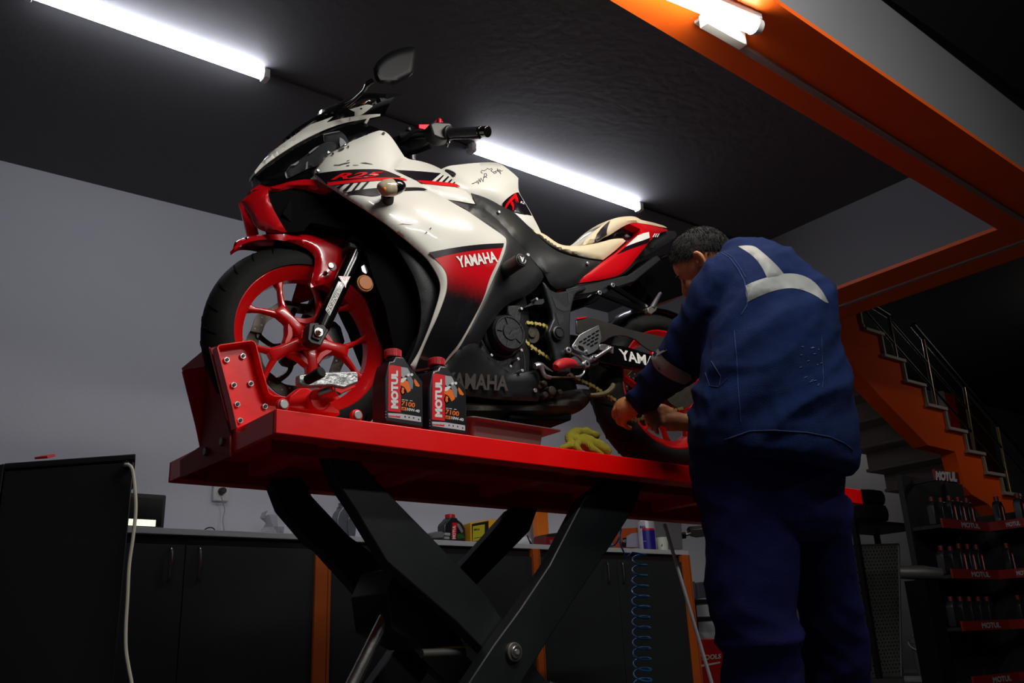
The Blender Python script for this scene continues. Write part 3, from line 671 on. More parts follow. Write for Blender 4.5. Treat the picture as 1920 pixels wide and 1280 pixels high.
# ---------------- nose: black headlight cowl, lenses, white blade, windscreen
slab('headlight_cowl', [(240, 935), (350, 835), (500, 725), (700, 595), (900, 485), (1100, 395), (1300, 325), (1500, 285), (1590, 272), (1560, 330), (1680, 370), (1780, 412), (1720, 450), (1560, 500), (1340, 590), (1190, 660), (1110, 710), (1050, 795), (1010, 840), (975, 890), (960, 950), (900, 1000), (760, 1005), (600, 1035), (450, 1065), (330, 1050), (285, 1010), (250, 960)], M_gb, code='S1', bulge=.012, off=.002, step=8)
M_lens = mat('headlight_lens', (120, 125, 130), .06, trans=.0, coat=1, noise_amt=.5, noise_scale=14)
panel('headlight', [(610, 900), (660, 830), (760, 780), (890, 680), (1000, 600), (1070, 560), (1130, 540), (1210, 560), (1240, 610), (1180, 655), (1110, 705), (1050, 790), (1005, 830), (860, 880), (740, 940), (640, 985), (612, 950)], mat('headlight_glass', (58, 60, 62), .1, coat=1, noise_amt=.35, noise_scale=22), code='S1', off=.012, bulge=.006, edge=5, step=6)
panel('headlight', [(1070, 470), (1060, 455), (1160, 430), (1260, 416), (1310, 450), (1345, 500), (1372, 560), (1300, 602), (1240, 612), (1212, 560), (1130, 538), (1072, 552)], mat('headlight_glass', (58, 60, 62), .1), code='S1', off=.012, bulge=.006, edge=5, step=6)
M_refl = mat('headlight_reflector', (170, 174, 178), .35, metal=.3)
for pl in ([(606, 905), (622, 930), (634, 985), (622, 985), (605, 950)], [(665, 832), (700, 818), (770, 775), (765, 800), (730, 830)], [(885, 680), (960, 620), (1020, 590), (965, 640), (900, 690)], [(1262, 495), (1300, 515), (1340, 560), (1270, 610), (1258, 560)], [(1065, 458), (1165, 433), (1255, 418), (1260, 424), (1160, 445), (1070, 466)], [(850, 880), (860, 800), (880, 780), (875, 870)]):
    decal('lens_reflector', pl, M_refl, code='S1', lift_=.0185, step=5)
slab('nose_blade', [(240, 905), (300, 822), (400, 706), (500, 625), (620, 540), (760, 440), (880, 350), (1000, 310), (1100, 275), (1190, 240), (1140, 285), (1100, 318), (1200, 290), (1300, 265), (1500, 232), (1650, 218), (1750, 215), (1745, 240), (1590, 272), (1500, 287), (1300, 325), (1100, 395), (900, 485), (700, 595), (500, 725), (350, 835), (245, 935)], M_w, code='S1', bulge=.006, edge=6, off=.006, step=6, bridge=lambda x, y: y < 335-.9*(x-478)*.62+2 and x < 600 or x < 500, label='white blade over the headlights')
panel('nose_fin', [(1330, 175), (1450, 140), (1520, 118), (1580, 100), (1640, 108), (1658, 122), (1520, 232), (1440, 242), (1440, 200), (1390, 175)], M_w, code='S1', bulge=.004, edge=6, off=.006, step=6)
decal('fin_screw', [(1508, 142), (1530, 142), (1530, 160), (1508, 160)], M_gb, code='S1', lift_=.008)
panel('nose_fin', [(1590, 268), (1622, 266), (1585, 332), (1556, 320)], M_w, code='S1', bulge=.002, edge=4, off=.006, step=6)
slab('windscreen', [(240, 745), (300, 690), (400, 600), (480, 550), (600, 480), (700, 435), (800, 388), (880, 373), (960, 383), (1040, 377), (1072, 385), (1000, 404), (935, 427), (882, 454), (800, 465), (720, 500), (620, 520), (480, 590), (380, 660)], mat('smoked_screen', (10, 10, 13), .08, coat=1), code='Z1', bulge=.012, edge=8, step=6, crown=.03, seg=6, vfn=lambda x, y: -(.04+max(0, min(1, (x-500)/150))*.045))
# ---------------- side cowls
Bw = [(589, 327), (590, 317), (603, 299), (616, 288), (625, 281), (643, 272), (661, 264), (686, 253), (705, 246), (713, 244), (724, 247), (735, 258), (747, 276), (759, 295), (750, 307), (739, 318), (760, 327), (781, 337.5), (801.5, 355.5), (830, 369), (856, 384), (879, 397), (915, 422), (946, 443), (950, 450), (948, 466), (941, 486), (928, 516), (909, 557), (890, 599), (871, 635), (860, 654), (845, 669), (832, 686), (777, 698), (770, 684), (785, 661), (804, 616), (813, 590), (822.5, 561), (827, 538), (822.5, 519), (811, 499), (800, 483), (777.5, 463), (759, 447), (740, 432), (721, 417), (689, 395), (655, 374), (640, 364), (627.5, 355.6), (610, 345), (599, 339)]
panel('side_fairing', Bw, M_w, off=.004, bulge=.010, edge=16, step=5)
Cw = [(739, 316), (748, 306), (759, 294), (768, 299), (787.5, 301.6), (809, 308), (825, 315.6), (840.6, 325), (850, 334), (856, 345), (862.5, 351.6), (880, 362.5), (891, 382), (880, 381), (856, 376), (838, 374), (828, 371), (800, 358), (781, 340), (760, 330)]
panel('tank_cowl', Cw, M_w, off=-.002, bulge=.008, edge=9, step=7)
# graphics on the cowls
def BV(x, y): return -V(x, y)-.004
D = lambda nm, pl, m, code, lift_=.0018, **k: decal(nm, pl, m, code=code, vfn=BV, lift_=lift_, step=6, **k)
redp = [(804, 473), (815, 484), (834, 504), (839, 519), (839, 540), (833, 562), (819, 598), (806, 624), (787, 669), (779, 692), (828, 686), (841, 667), (860, 646), (886, 600), (908, 558), (918, 521), (935, 487.5), (942.5, 465), (945, 455.6), (909, 457), (871, 461), (834, 467)]
D('lower_livery', redp, M_grad, 't', .001, label='painted lower panel fading from red to black')
D('livery_band', [(804, 473), (834, 467), (871, 461), (909, 457), (945, 455.6), (943.5, 464), (909, 466.5), (871, 471), (834, 478.5), (815, 484)], M_decalb, 't', .002)
dtext('side_lettering', 'YAMAHA', [(645, 757), (1036, 697), (1003, 590), (612, 642)], M_decalw, code='S4', vfn=BV, lift_=.0035, bold=.035, spacing=1.0)
D('cowl_band', [(523, 872), (620, 858), (700, 850), (760, 845), (850, 843), (945, 845), (1010, 870), (1060, 892), (1040, 895), (900, 893), (780, 905), (650, 920), (612, 932), (600, 940), (570, 908)], M_decalb, 'Z1')
D('cowl_band', [(602, 925), (650, 920), (780, 907), (900, 894), (1040, 894), (1075, 898), (1100, 912), (1000, 911), (900, 913), (760, 926), (625, 944), (605, 942)], M_decalr, 'Z1', .0024)
dtext('model_lettering', 'R25', [(622, 910), (935, 890), (950, 858), (655, 868)], M_decalr, code='Z1', vfn=BV, lift_=.0036, shear=.3, bold=.03)
for pl in ([(1205, 1105), (1290, 1052), (1330, 1050), (1250, 1112)], [(1290, 1140), (1395, 1042), (1435, 1038), (1345, 1140)], [(1400, 1142), (1490, 1032), (1522, 1030), (1430, 1142)], [(1490, 1128), (1590, 1024), (1622, 1024), (1530, 1125)]):
    D('cowl_hatch', pl, M_decalb, 'S1', .002)
D('cowl_band', [(705, 992), (760, 975), (830, 966), (930, 957), (1060, 955), (1190, 955), (1220, 972), (1080, 977), (1000, 980), (900, 1012), (830, 1003), (760, 996)], M_decalb, 'Z1', .002)
def CV(x, y): return -V(x, y)+.002-.0
def D2(nm, pl, m, lift_=.0022, **k): return decal(nm, pl, m, code='S2', vfn=CV, lift_=lift_+.0, step=6, **k)
D2('tank_cowl_band', [(262, 757), (430, 765), (620, 778), (812, 796), (755, 845), (705, 890), (600, 885), (530, 882), (400, 820)], M_decalb)
D2('tank_cowl_band', [(530, 882), (600, 884), (720, 891), (860, 903), (1010, 926), (1045, 960), (900, 950), (800, 941), (700, 930), (600, 920)], M_decalr, .003)
for pl in ([(742, 897), (835, 820), (850, 822), (780, 902)], [(815, 906), (895, 832), (912, 840), (850, 910)], [(885, 913), (936, 866), (950, 875), (915, 918)], [(950, 919), (975, 898), (985, 905), (970, 923)]): D2('tank_cowl_hatch', pl, M_decalb)
# scratches showing dark through the white paint
M_scr = mat('paint_scratch', (50, 46, 44), .7)
for pl in ([(1160, 700), (1172, 675), (1195, 680), (1185, 710)], [(1240, 650), (1290, 622), (1318, 618), (1310, 640), (1270, 655)], [(1345, 598), (1375, 592), (1368, 630), (1355, 610)], [(1190, 822), (1250, 822), (1330, 800), (1385, 792), (1380, 800), (1320, 812), (1260, 830), (1195, 830)], [(1505, 798), (1570, 796), (1640, 810), (1670, 822), (1600, 810), (1530, 804)], [(1345, 775), (1380, 765), (1382, 770), (1350, 780)], [(1335, 830), (1375, 828), (1380, 836), (1345, 838)], [(1420, 824), (1490, 826), (1480, 831), (1425, 830)]):
    D('scratch', pl, M_scr, 'S1', .0022)
D('scratch', [(1625, 535), (1680, 528), (1740, 534), (1795, 534), (1740, 538), (1680, 533)], M_scr, 'S3')
for x, y in Q('S1', [(1000, 893), (1788, 447)])+Q('Z3', [(98, 455), (70, 482)]):
    p = L(x, y, BV(x, y)-.003); MB().cyl(p+Vector((0, .004, 0)), p-Vector((0, .002, 0)), .0042 if y < 400 else .0018, n=14).build('fairing_screw', M_gb, bike, local=True)
# ---------------- tank
tank = [(825, 318), (840, 311), (856, 309), (887, 305.5), (910, 304), (925, 304), (938, 306.5), (953, 317), (964, 326), (972, 334), (971.6, 345), (972.5, 360), (984, 379), (992, 392), (999, 405), (1008, 422), (1015, 437), (1003, 434), (980, 414), (961, 396), (941, 388), (927, 379), (905, 369), (880, 372), (850, 365), (830, 345)]
slab('fuel_tank', tank, M_w, off=-.016, bulge=.03, edge=34, step=7, crown=.012, seg=6)
def TV(x, y):
    return None
_tvs, _tfs, _td = cdt(tank, 7)
def tank_v(x, y):
    P = np.array(tank); Dn = np.roll(P, -1, 0); p = np.array([x, y])
    t = np.clip(((p-P)*(Dn-P)).sum(1)/((Dn-P)**2).sum(1), 0, 1); d = np.min(np.linalg.norm(P+(Dn-P)*t[:, None]-p, axis=1))
    return -V(x, y)+.016-.03*(1-(1-min(d/34, 1))**2)+.03
DT = lambda nm, pl, m, code, lift_=.0035, **k: decal(nm, pl, m, code=code, vfn=tank_v, lift_=lift_, step=5, **k)
DT('tank_graphic', [(1078, 112), (1105, 80), (1140, 50), (1200, 8), (1238, 2), (1265, 45), (1300, 105), (1340, 170), (1374, 235), (1290, 215), (1180, 190), (1130, 170), (1090, 158)], M_decalb, 'S4')
for pl in ([(1098, 152), (1120, 110), (1160, 60), (1205, 10), (1215, 10), (1235, 70), (1240, 110), (1215, 75), (1200, 60), (1180, 80), (1150, 110), (1115, 165)], [(1165, 85), (1185, 100), (1196, 135), (1190, 182), (1178, 184), (1178, 150), (1160, 115)], [(1195, 55), (1215, 85), (1228, 110), (1210, 95)]):
    DT('tank_graphic', pl, M_decalr, 'S4', .005)
dtext('tank_lettering', 'R2', [(1258, 110), (1300, 122), (1298, 98), (1258, 88)], M_decalw, code='S4', vfn=tank_v, lift_=.005, shear=.2, bold=.02)
def line_decal(name, pts, m, r=.0011, code='S2', vfn=tank_v, lift_=.002):
    P = [L(x, y, vfn(x, y)-lift_) for x, y in Q(code, pts)]
    return MB().tube(P, r, n=5).build(name, m, bike, local=True)
M_ink = mat('ink', (60, 56, 54), .6)
line_decal('tank_doodle', [(1185, 922), (1205, 918), (1225, 905), (1240, 908), (1245, 885), (1262, 925), (1268, 865), (1285, 905), (1290, 855), (1318, 898), (1325, 840), (1335, 850), (1330, 805), (1352, 800), (1362, 828), (1345, 838), (1362, 850)], M_ink)
line_decal('tank_doodle', [(1310, 800), (1292, 785), (1300, 765), (1330, 768), (1358, 752), (1365, 738), (1395, 752), (1420, 738), (1428, 755), (1410, 768), (1435, 785), (1465, 775), (1478, 790), (1452, 800), (1440, 792)], M_ink)
line_decal('tank_doodle', [(1465, 775), (1485, 765), (1500, 780), (1488, 742), (1530, 810), (1515, 755), (1535, 775), (1552, 765)], M_ink)
bc = L(844.5, 324.5, tank_v(844, 326)-.004)
MB().cyl(bc+Vector((.0, .004, -.001)), bc+Vector((0, -.002, .004)), .019, n=28).build('tank_badge', mat('badge_grey', (52, 54, 56), .3, metal=.5, noise_amt=.4, noise_scale=150), bike, local=True, bevel=.001)
# ---------------- mid covers
panel('frame_cover', [(828, 369), (856, 378), (880, 384), (893, 384), (884, 362), (905, 368), (927, 378), (941, 387), (961, 395), (980, 413), (999, 432), (1019, 453), (1047, 473), (1089, 485), (1129, 488), (1123, 496), (1105, 512), (1087, 531), (1065, 539), (1044, 542), (1032, 535), (1021, 512), (1000, 488), (975, 458), (930, 410), (905, 389), (885, 378), (890, 396), (915, 420), (948, 446), (950, 462), (985, 462), (960, 470), (930, 470), (880, 440), (840, 400)][:26]+[(950, 440), (900, 405)], M_mb, off=-.004, bulge=.008, edge=8, step=8)
panel('lower_cover', [(880, 378), (905, 384), (935, 400), (960, 430), (990, 465), (1021, 508), (1021, 518), (1012, 532), (1002, 544), (985, 556), (965, 562), (946, 574), (931, 592), (927, 600), (909, 625), (898, 648), (880, 655), (855, 690), (850, 650), (880, 600), (908, 545), (925, 500), (938, 460), (935, 445), (900, 420), (860, 390)], M_mb, off=-.008, bulge=.012, edge=14, step=8)
panel('belly_pan', [(898, 646), (898, 651), (925, 673), (956, 699), (965, 702), (985, 698), (1004, 693), (1011, 700), (1013, 715), (1016, 735), (1008, 752), (950, 750), (900, 745), (850, 738), (800, 728), (762, 716), (748, 700), (765, 690), (800, 690), (835, 684), (860, 650), (880, 640)], M_mb, off=-.004, bulge=.008, edge=8, step=9, label='black belly pan with faded lettering')
dtext('belly_lettering', 'YAMAHA', [(490, 893), (1135, 920), (1138, 770), (500, 728)], M_decalg, code='S5', lift_=.0048, bold=.03, vfn=lambda x, y: -V(x, y)+.004-.004)
for x, y in [(1003, 732), (921, 666), (957, 687)]:
    p = L(x, y, -V(x, y)-.002); MB().cyl(p, p-Vector((0, .004, 0)), .007 if y > 700 else .0045, n=18).build('cover_bolt', M_zinc, bike, local=True, bevel=.0008)
for x, y in Q('S4', [(1040, 203)])+Q('S6', [(648, 728)]):
    p = L(x, y, -V(x, y)-.002); MB().cyl(p, p-Vector((0, .005, 0)), .0065, .005, n=18).build('cover_bolt', M_zinc, bike, local=True, bevel=.0012)
# crash slider
sc_ = L(978, 486.6, -.285)
MB().cyl(sc_, sc_+Vector((0, .11, 0)), .0225, .024, n=28).build('crash_slider', M_mb, bike, local=True, bevel=.004)
MB().cyl(sc_-Vector((0, .0005, 0)), sc_-Vector((0, .003, 0)), .0165, n=28).build('slider_cap', M_gb, bike, local=True, bevel=.0008)
def sl(pts, r=.0011):
    MB().tube([sc_+Vector((a, -.0035, b)) for a, b in pts], r, n=5).build('slider_emblem', M_al, bike, local=True)
sl([(.0135*math.cos(t), .0135*math.sin(t)) for t in np.linspace(0, 2*PI, 25)], .0007)
sl([(-.006, .009), (-.004, .001), (0, -.009)]); sl([(0, .007), (0, -.009)]); sl([(.006, .009), (.004, .001), (0, -.009)])
p = L(988, 479, -.18); MB().cyl(p, p-Vector((0, .008, 0)), .006, n=16).build('cover_bolt', M_zinc, bike, local=True, bevel=.001)
# ---------------- engine, frame, sump
slab('engine_block', [(895, 605), (930, 585), (965, 558), (985, 556), (992, 590), (993, 640), (992, 700), (1003, 712), (1003, 745), (940, 752), (900, 740), (870, 700), (890, 650)], M_eng, vfn=lambda x, y: -.125, bulge=.02, edge=14, step=12)
slab('engine_block', [(985, 556), (1040, 550), (1060, 600), (1070, 680), (1085, 740), (1075, 756), (1000, 750), (992, 700), (993, 640)], M_vb, vfn=lambda x, y: -.06, bulge=.01, edge=10, step=14)
slab('exhaust_box', [(852, 738), (900, 745), (1000, 748), (1050, 735), (1085, 728), (1108, 730), (1111, 742), (1104, 756), (1092, 768), (1072, 778), (1040, 783), (1000, 784), (975, 781), (957, 777), (940, 780), (925, 785), (910, 787), (880, 785), (855, 779)], mat('sump_metal', (46, 42, 38), .5, metal=.5, noise_amt=.3, noise_scale=9, bump=.15), vfn=lambda x, y: -.11, bulge=.045, edge=26, step=9, label='rounded exhaust box under the engine')
MB().prism([L(x, y, -.08) for x, y in Q('Z4', [(385, 868), (852, 862), (848, 912), (388, 908)])], (0, .14, 0)).build('skid_box', M_vb, bike, local=True, bevel=.006)
gc = L(953, 624.5, -.165)
MB().lathe([(0.0, .03), (.060, .03), (.060, -.002), (.054, -.012), (.050, -.012), (.048, -.009), (.027, -.009), (.025, -.013), (.0, -.013)], gc, (0, 1, 0), n=56, closed=False).build('generator_cover', M_eng, bike, local=True, smooth=True, angle=30)
for k in range(5):
    t = math.radians(35+72*k); a = Vector((math.cos(t), 0, math.sin(t)))
    MB().bar(gc+a*.028+Vector((0, -.0105, 0)), gc+a*.05+Vector((0, -.0115, 0)), .0025, .003, up=(0, 1, 0)).build('cover_rib', M_frm, bike, local=True)
MB().tube([gc+Vector((-.006, -.0135, -.008)), gc+Vector((.006, -.0135, .008))], .0015, n=5).build('cover_slot', M_frm, bike, local=True)
MB().cyl(gc+Vector((0, .03, 0)), gc+Vector((0, .06, 0)), .072, n=40).build('generator_housing', M_eng, bike, local=True, bevel=.006)
MB().prism([L(*p, -.15) for p in Q('S5', [(1125, 60), (1265, 60), (1275, 170), (1270, 260), (1130, 160)])], (0, .06, 0)).build('engine_case', M_eng, bike, local=True, bevel=.006)
MB().prism([L(*p, -.14) for p in Q('S5', [(1285, 90), (1420, 10), (1490, 0), (1500, 30), (1480, 55), (1400, 60), (1290, 90)])], (0, .05, 0)).build('engine_bracket', M_eng, bike, local=True, bevel=.003)
for x, y in Q('S5', [(1272, 97), (1272, 512), (1425, 0), (1280, 715), (1240, 600)]):
    p = L(x, y, -.16); MB().cyl(p, p+Vector((0, .03, 0)), .0052, n=14).build('case_bolt', M_zinc, bike, local=True, bevel=.001)
MB().tube([L(*p, -.14) for p in Q('S5', [(1275, 500), (1290, 560), (1300, 640), (1302, 720)])], .0025, n=8, sub=3).build('engine_hose', M_mb, bike, local=True, smooth=True)
# perimeter frame plate with raised web and swingarm pivot
pl = Q('Z3', [(845, 800), (900, 862), (940, 880), (1010, 868), (1060, 852), (1130, 840), (1140, 862), (1080, 885), (1062, 905), (1048, 950), (1035, 1010), (1030, 1100), (1032, 1200), (1035, 1320), (1038, 1420), (950, 1420), (925, 1300), (905, 1220), (890, 1180), (880, 1140), (900, 1090), (915, 1060), (905, 1000), (880, 920), (862, 860)])
def mirror_prism(name, P, th, m, bev=.003, lab=None):
    MB().prism(P, (0, th, 0)).build(name, m, bike, local=True, bevel=bev, label=lab)
    MB().prism([Vector((p.x, -p.y, p.z)) for p in P], (0, -th, 0)).build(name, m, bike, local=True, bevel=bev)
mirror_prism('frame_plate', [L(x, y, -.150) for x, y in pl], .03, M_frm, .007)
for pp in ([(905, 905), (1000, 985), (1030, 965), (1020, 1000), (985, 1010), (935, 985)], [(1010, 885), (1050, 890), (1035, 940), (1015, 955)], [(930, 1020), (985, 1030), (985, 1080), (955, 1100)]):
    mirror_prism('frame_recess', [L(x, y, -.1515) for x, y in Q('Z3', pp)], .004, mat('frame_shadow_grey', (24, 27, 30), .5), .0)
pv = L(1046, 625, -.158)
MB().lathe([(0, 0), (.0235, 0), (.0235, -.006), (.019, -.008), (.0165, -.004), (.0155, -.004), (.0145, -.010), (0, -.010)], pv, (0, 1, 0), n=40, closed=False).build('pivot_cap', M_frm, bike, local=True, smooth=True, angle=30)
MB().cyl((pv.x, -.15, pv.z), (pv.x, .15, pv.z), .02, n=20).build('swingarm_pivot', M_frm, bike, local=True)
mirror_prism('subframe_rail', [L(x, y, -.135) for x, y in [(1060, 540), (1090, 534), (1180, 515), (1232, 478), (1240, 486), (1190, 528), (1150, 541), (1095, 552), (1066, 556)]], .03, M_mb, .004)
# front sprocket and chain
spc = L(996.5, 625.5, -.105); spr = RC+Vector((0, -.105, 0))
MB().cyl(spc, spc+Vector((0, .012, 0)), .034, n=16).build('front_sprocket', M_grime, bike, local=True, bevel=.002)
MB().cyl(spc-Vector((0, .006, 0)), spc, .016, n=12).build('sprocket_nut', M_grime, bike, local=True, bevel=.002)
MB().cyl(spr, spr+Vector((0, .008, 0)), .088, n=40).build('rear_sprocket', M_grime, bike, local=True, bevel=.001)
def chain(pts, m, nmax=200):
    P = [Vector(p) for p in pts]; S = [0]
    for a, b in zip(P, P[1:]): S.append(S[-1]+(b-a).length)
    def at(s):
        for i in range(len(S)-1):
            if s <= S[i+1] or i == len(S)-2: return P[i].lerp(P[i+1], (s-S[i])/(S[i+1]-S[i]))
    s = 0; i = 0; pitch = .0159; me = {}
    while s+pitch < S[-1] and i < nmax:
        a, b = at(s), at(s+pitch); d = (b-a).normalized(); nn = Vector((-d.z, 0, d.x)); off = (-.0075 if i % 2 == 0 else -.005)
        R_ = .0062
        out = []
        for k in range(6): t = PI/2+PI*k/5; out.append(a+(d*math.cos(t)+nn*math.sin(t))*R_)
        out.append(a.lerp(b, .5)-nn*.0036)
        for k in range(6): t = -PI/2+PI*k/5; out.append(b+(d*math.cos(t)+nn*math.sin(t))*R_)
        out.append(a.lerp(b, .5)+nn*.0036)
        mb = MB().prism([p+Vector((0, off, 0)) for p in out], (0, .0016, 0)).prism([p+Vector((0, -off, 0)) for p in out], (0, -.0016, 0))
        if i % 2 == 0:
            for p in (a, b): mb.cyl(p+Vector((0, -.0085, 0)), p+Vector((0, .0085, 0)), .0024, n=7)
        mb.build('chain_link', m if i % 2 == 0 else mat('dark_chain', (88, 80, 52), .45, metal=.7), bike, local=True)
        s += pitch; i += 1
cu1 = [L(x, y, -.11) for x, y in Q('S5', [(1268, 290), (1285, 255), (1310, 243), (1400, 252), (1470, 265), (1530, 285), (1600, 315)])]
chain(cu1+[L(1120, 655, -.11), spr+Vector((-.02, -.005, .088))], M_gold)
cu2 = [L(x, y, -.11) for x, y in Q('S5', [(1272, 330), (1280, 400), (1300, 435), (1345, 470), (1400, 510), (1460, 548), (1520, 590), (1565, 628), (1640, 690)])]
chain(cu2+[L(*q('Z4', 900, 610), -.11), L(*q('Z4', 1000, 655), -.11), L(*q('Z4', 1060, 695), -.11), L(*q('Z4', 1160, 755), -.11), L(1185, 790, -.11), spr+Vector((.0, -.005, -.088))], M_gold)
# ---------------- swingarm, chain guard, hugger
swp = [L(x, y, -.128) for x, y in Q('S7', [(640, 500), (690, 520), (830, 545), (1000, 570), (1200, 635), (1400, 690), (1600, 760), (1600, 900), (1450, 900), (1250, 850), (1100, 830), (900, 800), (700, 760), (600, 720), (560, 600)])]
mirror_prism('swingarm', swp, .03, M_gb, .006)
MB().box((pv.x+.1, 0, L(1100, 650, -.1).z), (.08, .24, .06)).build('swingarm_bridge', M_gb, bike, local=True, bevel=.01)
SWV = lambda x, y: -.128
dtext('swingarm_lettering', 'YAMAHA', [(928, 728), (1540, 868), (1560, 748), (893, 598)], M_decalw, code='S7', vfn=SWV, lift_=.0035, bold=.03)
decal('swingarm_plate', [(690, 540), (835, 575), (832, 655), (700, 630)], M_al, code='S7', vfn=SWV, lift_=.003, label='polished plate')
guard = Q('S7', [(388, 250), (510, 215), (640, 245), (760, 280), (900, 325), (1000, 360), (1150, 395), (1400, 447), (1500, 480), (1500, 600), (1420, 640), (1340, 640), (1270, 620), (1180, 560), (1100, 490), (1000, 450), (920, 440), (840, 447), (780, 470), (735, 505), (690, 525), (640, 510), (520, 460), (390, 410)])
MB().prism([L(x, y, -.145) for x, y in guard], (0, .006, 0)).build('chain_guard', mat('dark_gloss_guard', (52, 50, 48), .25, coat=.3, noise_amt=.2, noise_scale=8), bike, local=True, bevel=.0015)
MB().prism([L(x, y, -.149) for x, y in Q('S7', [(388, 236), (395, 228), (510, 213), (505, 224), (400, 246)])], (0, .003, 0)).build('guard_edge', M_decalr, bike, local=True)
hug = []
mb = MB(); rs = []
for k in range(15):
    t = math.radians(160-k*9); r = .328
    rs.append([RC+Vector((math.cos(t)*(r-.02*abs(s_)**2), s_*.075, math.sin(t)*(r-.02*abs(s_)**2))) for s_ in (-1, -.6, 0, .6, 1)]+[RC+Vector((math.cos(t)*(r-.004-.02*abs(s_)**2), s_*.073, math.sin(t)*(r-.004-.02*abs(s_)**2))) for s_ in (1, .6, 0, -.6, -1)])
mb.rings(rs).build('rear_hugger', M_gb, bike, smooth=True, local=True, angle=40)
# ---------------- rearset (aluminium)
RS = -.185
ps = Q('S7', [(340, 575), (345, 550), (400, 470), (435, 425), (480, 400), (570, 355), (660, 312), (666, 350), (680, 400), (690, 470), (672, 540), (650, 600), (600, 640), (540, 668), (440, 640), (365, 608)])
hg = MB().prism([L(x, y, RS) for x, y in ps], (0, .004, 0)).build('heel_guard', M_al, bike, local=True, bevel=.0012, label='brushed aluminium heel guard'); WM[hg.name] = WM[bike.name]
for x, y in [(640, 388), (592, 418), (542, 450), (492, 482), (440, 514), (636, 436), (586, 466), (536, 496), (488, 527), (628, 482), (578, 512), (532, 545), (622, 530), (574, 560)]:
    a, b = q('S7', x-17, y+9), q('S7', x+17, y-9)
    MB().tube([L(*a, RS-.0008), L(*b, RS-.0008)], .0024, n=8).build('guard_slot', M_vb, hg, local=True)
MB().prism([L(*p, RS-.0008) for p in Q('S7', [(415, 555), (470, 575), (488, 610), (470, 628), (420, 600), (408, 575)])], (0, .001, 0)).build('guard_slot', M_vb, hg, local=True)
for x, y in [(378, 570), (512, 632)]:
    p = L(*q('S7', x, y), RS-.001); MB().cyl(p, p-Vector((0, .004, 0)), .0045, n=12).build('guard_screw', M_zinc, hg, local=True, bevel=.0008)
A_ = lambda x, y, v=RS+.02: L(*q('S7', x, y), v)
MB().tube([A_(285, 610), A_(400, 660), A_(470, 715), A_(520, 745)], [.010, .010, .013, .014], n=12, sub=3).tube([A_(520, 745), A_(480, 780), A_(450, 800)], [.013, .011, .010], n=12, sub=2).build('rearset_bracket', M_al, bike, local=True, smooth=True)
MB().tube([A_(530, 740), A_(600, 705), A_(640, 690)], [.011, .012, .008], n=12, sub=2).tube([A_(610, 712, RS+.01), A_(700, 655, RS+.01), A_(800, 590, RS+.01)], [.0065, .0065, .007], n=12).build('rearset_bar', M_al, bike, local=True, smooth=True)
for x, y, r in [(298, 612, .0105), (520, 780, .012), (795, 590, .009), (600, 705, .008)]:
    p = A_(x, y, RS+.006); MB().cyl(p, p+Vector((0, .012, 0)), r, n=20).build('rearset_boss', M_al, bike, local=True, bevel=.0015)
    MB().cyl(p-Vector((0, .001, 0)), p, r*.45, n=6).build('rearset_bolt', M_vb, bike, local=True)
MB().prism([A_(x, y, RS+.02) for x, y in [(560, 800), (540, 740), (620, 710), (655, 730), (660, 780), (600, 810)]], (0, .03, 0)).build('rearset_block', mat('dark_anodised', (50, 48, 46), .4, metal=.6), bike, local=True, bevel=.002)
MB().prism([A_(x, y, RS+.03) for x, y in [(665, 545), (740, 545), (790, 560), (830, 575), (825, 640), (760, 625), (670, 610)]], (0, .012, 0)).build('rearset_plate', M_al, bike, local=True, bevel=.002)
pg0 = A_(440, 800, RS+.02); pg1 = A_(190, 800, -.27)
MB().tube([A_(460, 800, RS+.02), A_(350, 800, RS-.01)], [.009, .008], n=12).build('footpeg_arm', mat('grey_anodised', (95, 98, 100), .35, metal=.8), bike, local=True, smooth=True)
MB().tube([A_(372, 790, RS), A_(330, 775, RS-.01), A_(250, 770, RS-.025), A_(170, 800, RS-.045), A_(140, 825, RS-.05)], [.010, .0155, .017, .017, .011], n=16, sub=3).build('footpeg', mat('red_rubber', (190, 30, 42), .5, noise_amt=.1), bike, local=True, smooth=True, label='red footpeg')
p = A_(272, 775, RS-.04); MB().cyl(p, p+Vector((0, .02, 0)), .0045, n=12).build('footpeg_screw', M_zinc, bike, local=True, bevel=.001)
# shift lever and rod
Z_ = lambda x, y, v=-.16: L(*q('Z4', x, y), v)
MB().tube([Z_(570, 505), Z_(610, 500), Z_(630, 545), Z_(650, 580), Z_(690, 590)], [.010, .011, .007, .008, .006], n=10, sub=3).build('shift_arm', M_al, bike, local=True, smooth=True)
MB().tube([Z_(690, 588), Z_(885, 586)], .0028, n=8).build('shift_rod', M_steel, bike, local=True)
MB().tube([Z_(870, 586), Z_(905, 585)], .006, n=10).tube([Z_(905, 585), Z_(935, 560), Z_(945, 520)], [.006, .004, .005], n=8, sub=2).build('rod_end', M_al, bike, local=True, smooth=True)
MB().tube([Z_(620, 490), Z_(660, 520), Z_(705, 545)], [.006, .004, .002], n=8).build('shift_pedal', M_al, bike, local=True, smooth=True)
for k_, (x, y, r) in enumerate([(640, 640, .02), (700, 690, .026), (650, 720, .018), (610, 660, .014), (760, 700, .016)]):
    p = Z_(x, y, -.13); MB().cyl(p+Vector((0, .03, 0)), p-Vector((0, .004, 0)), r*.8, r*.62, n=9).build('engine_boss', M_grime, bike, local=True, bevel=.003)
MB().tube([Z_(985, 722, -.14), Z_(1050, 720, -.145), Z_(1110, 705, -.15), Z_(1150, 670, -.155), Z_(1160, 640, -.155)], [.006, .009, .009, .010, .008], n=10, sub=4).build('side_stand', mat('olive_grime', (92, 86, 58), .55, metal=.4, noise_amt=.3, noise_scale=30), bike, local=True, smooth=True)
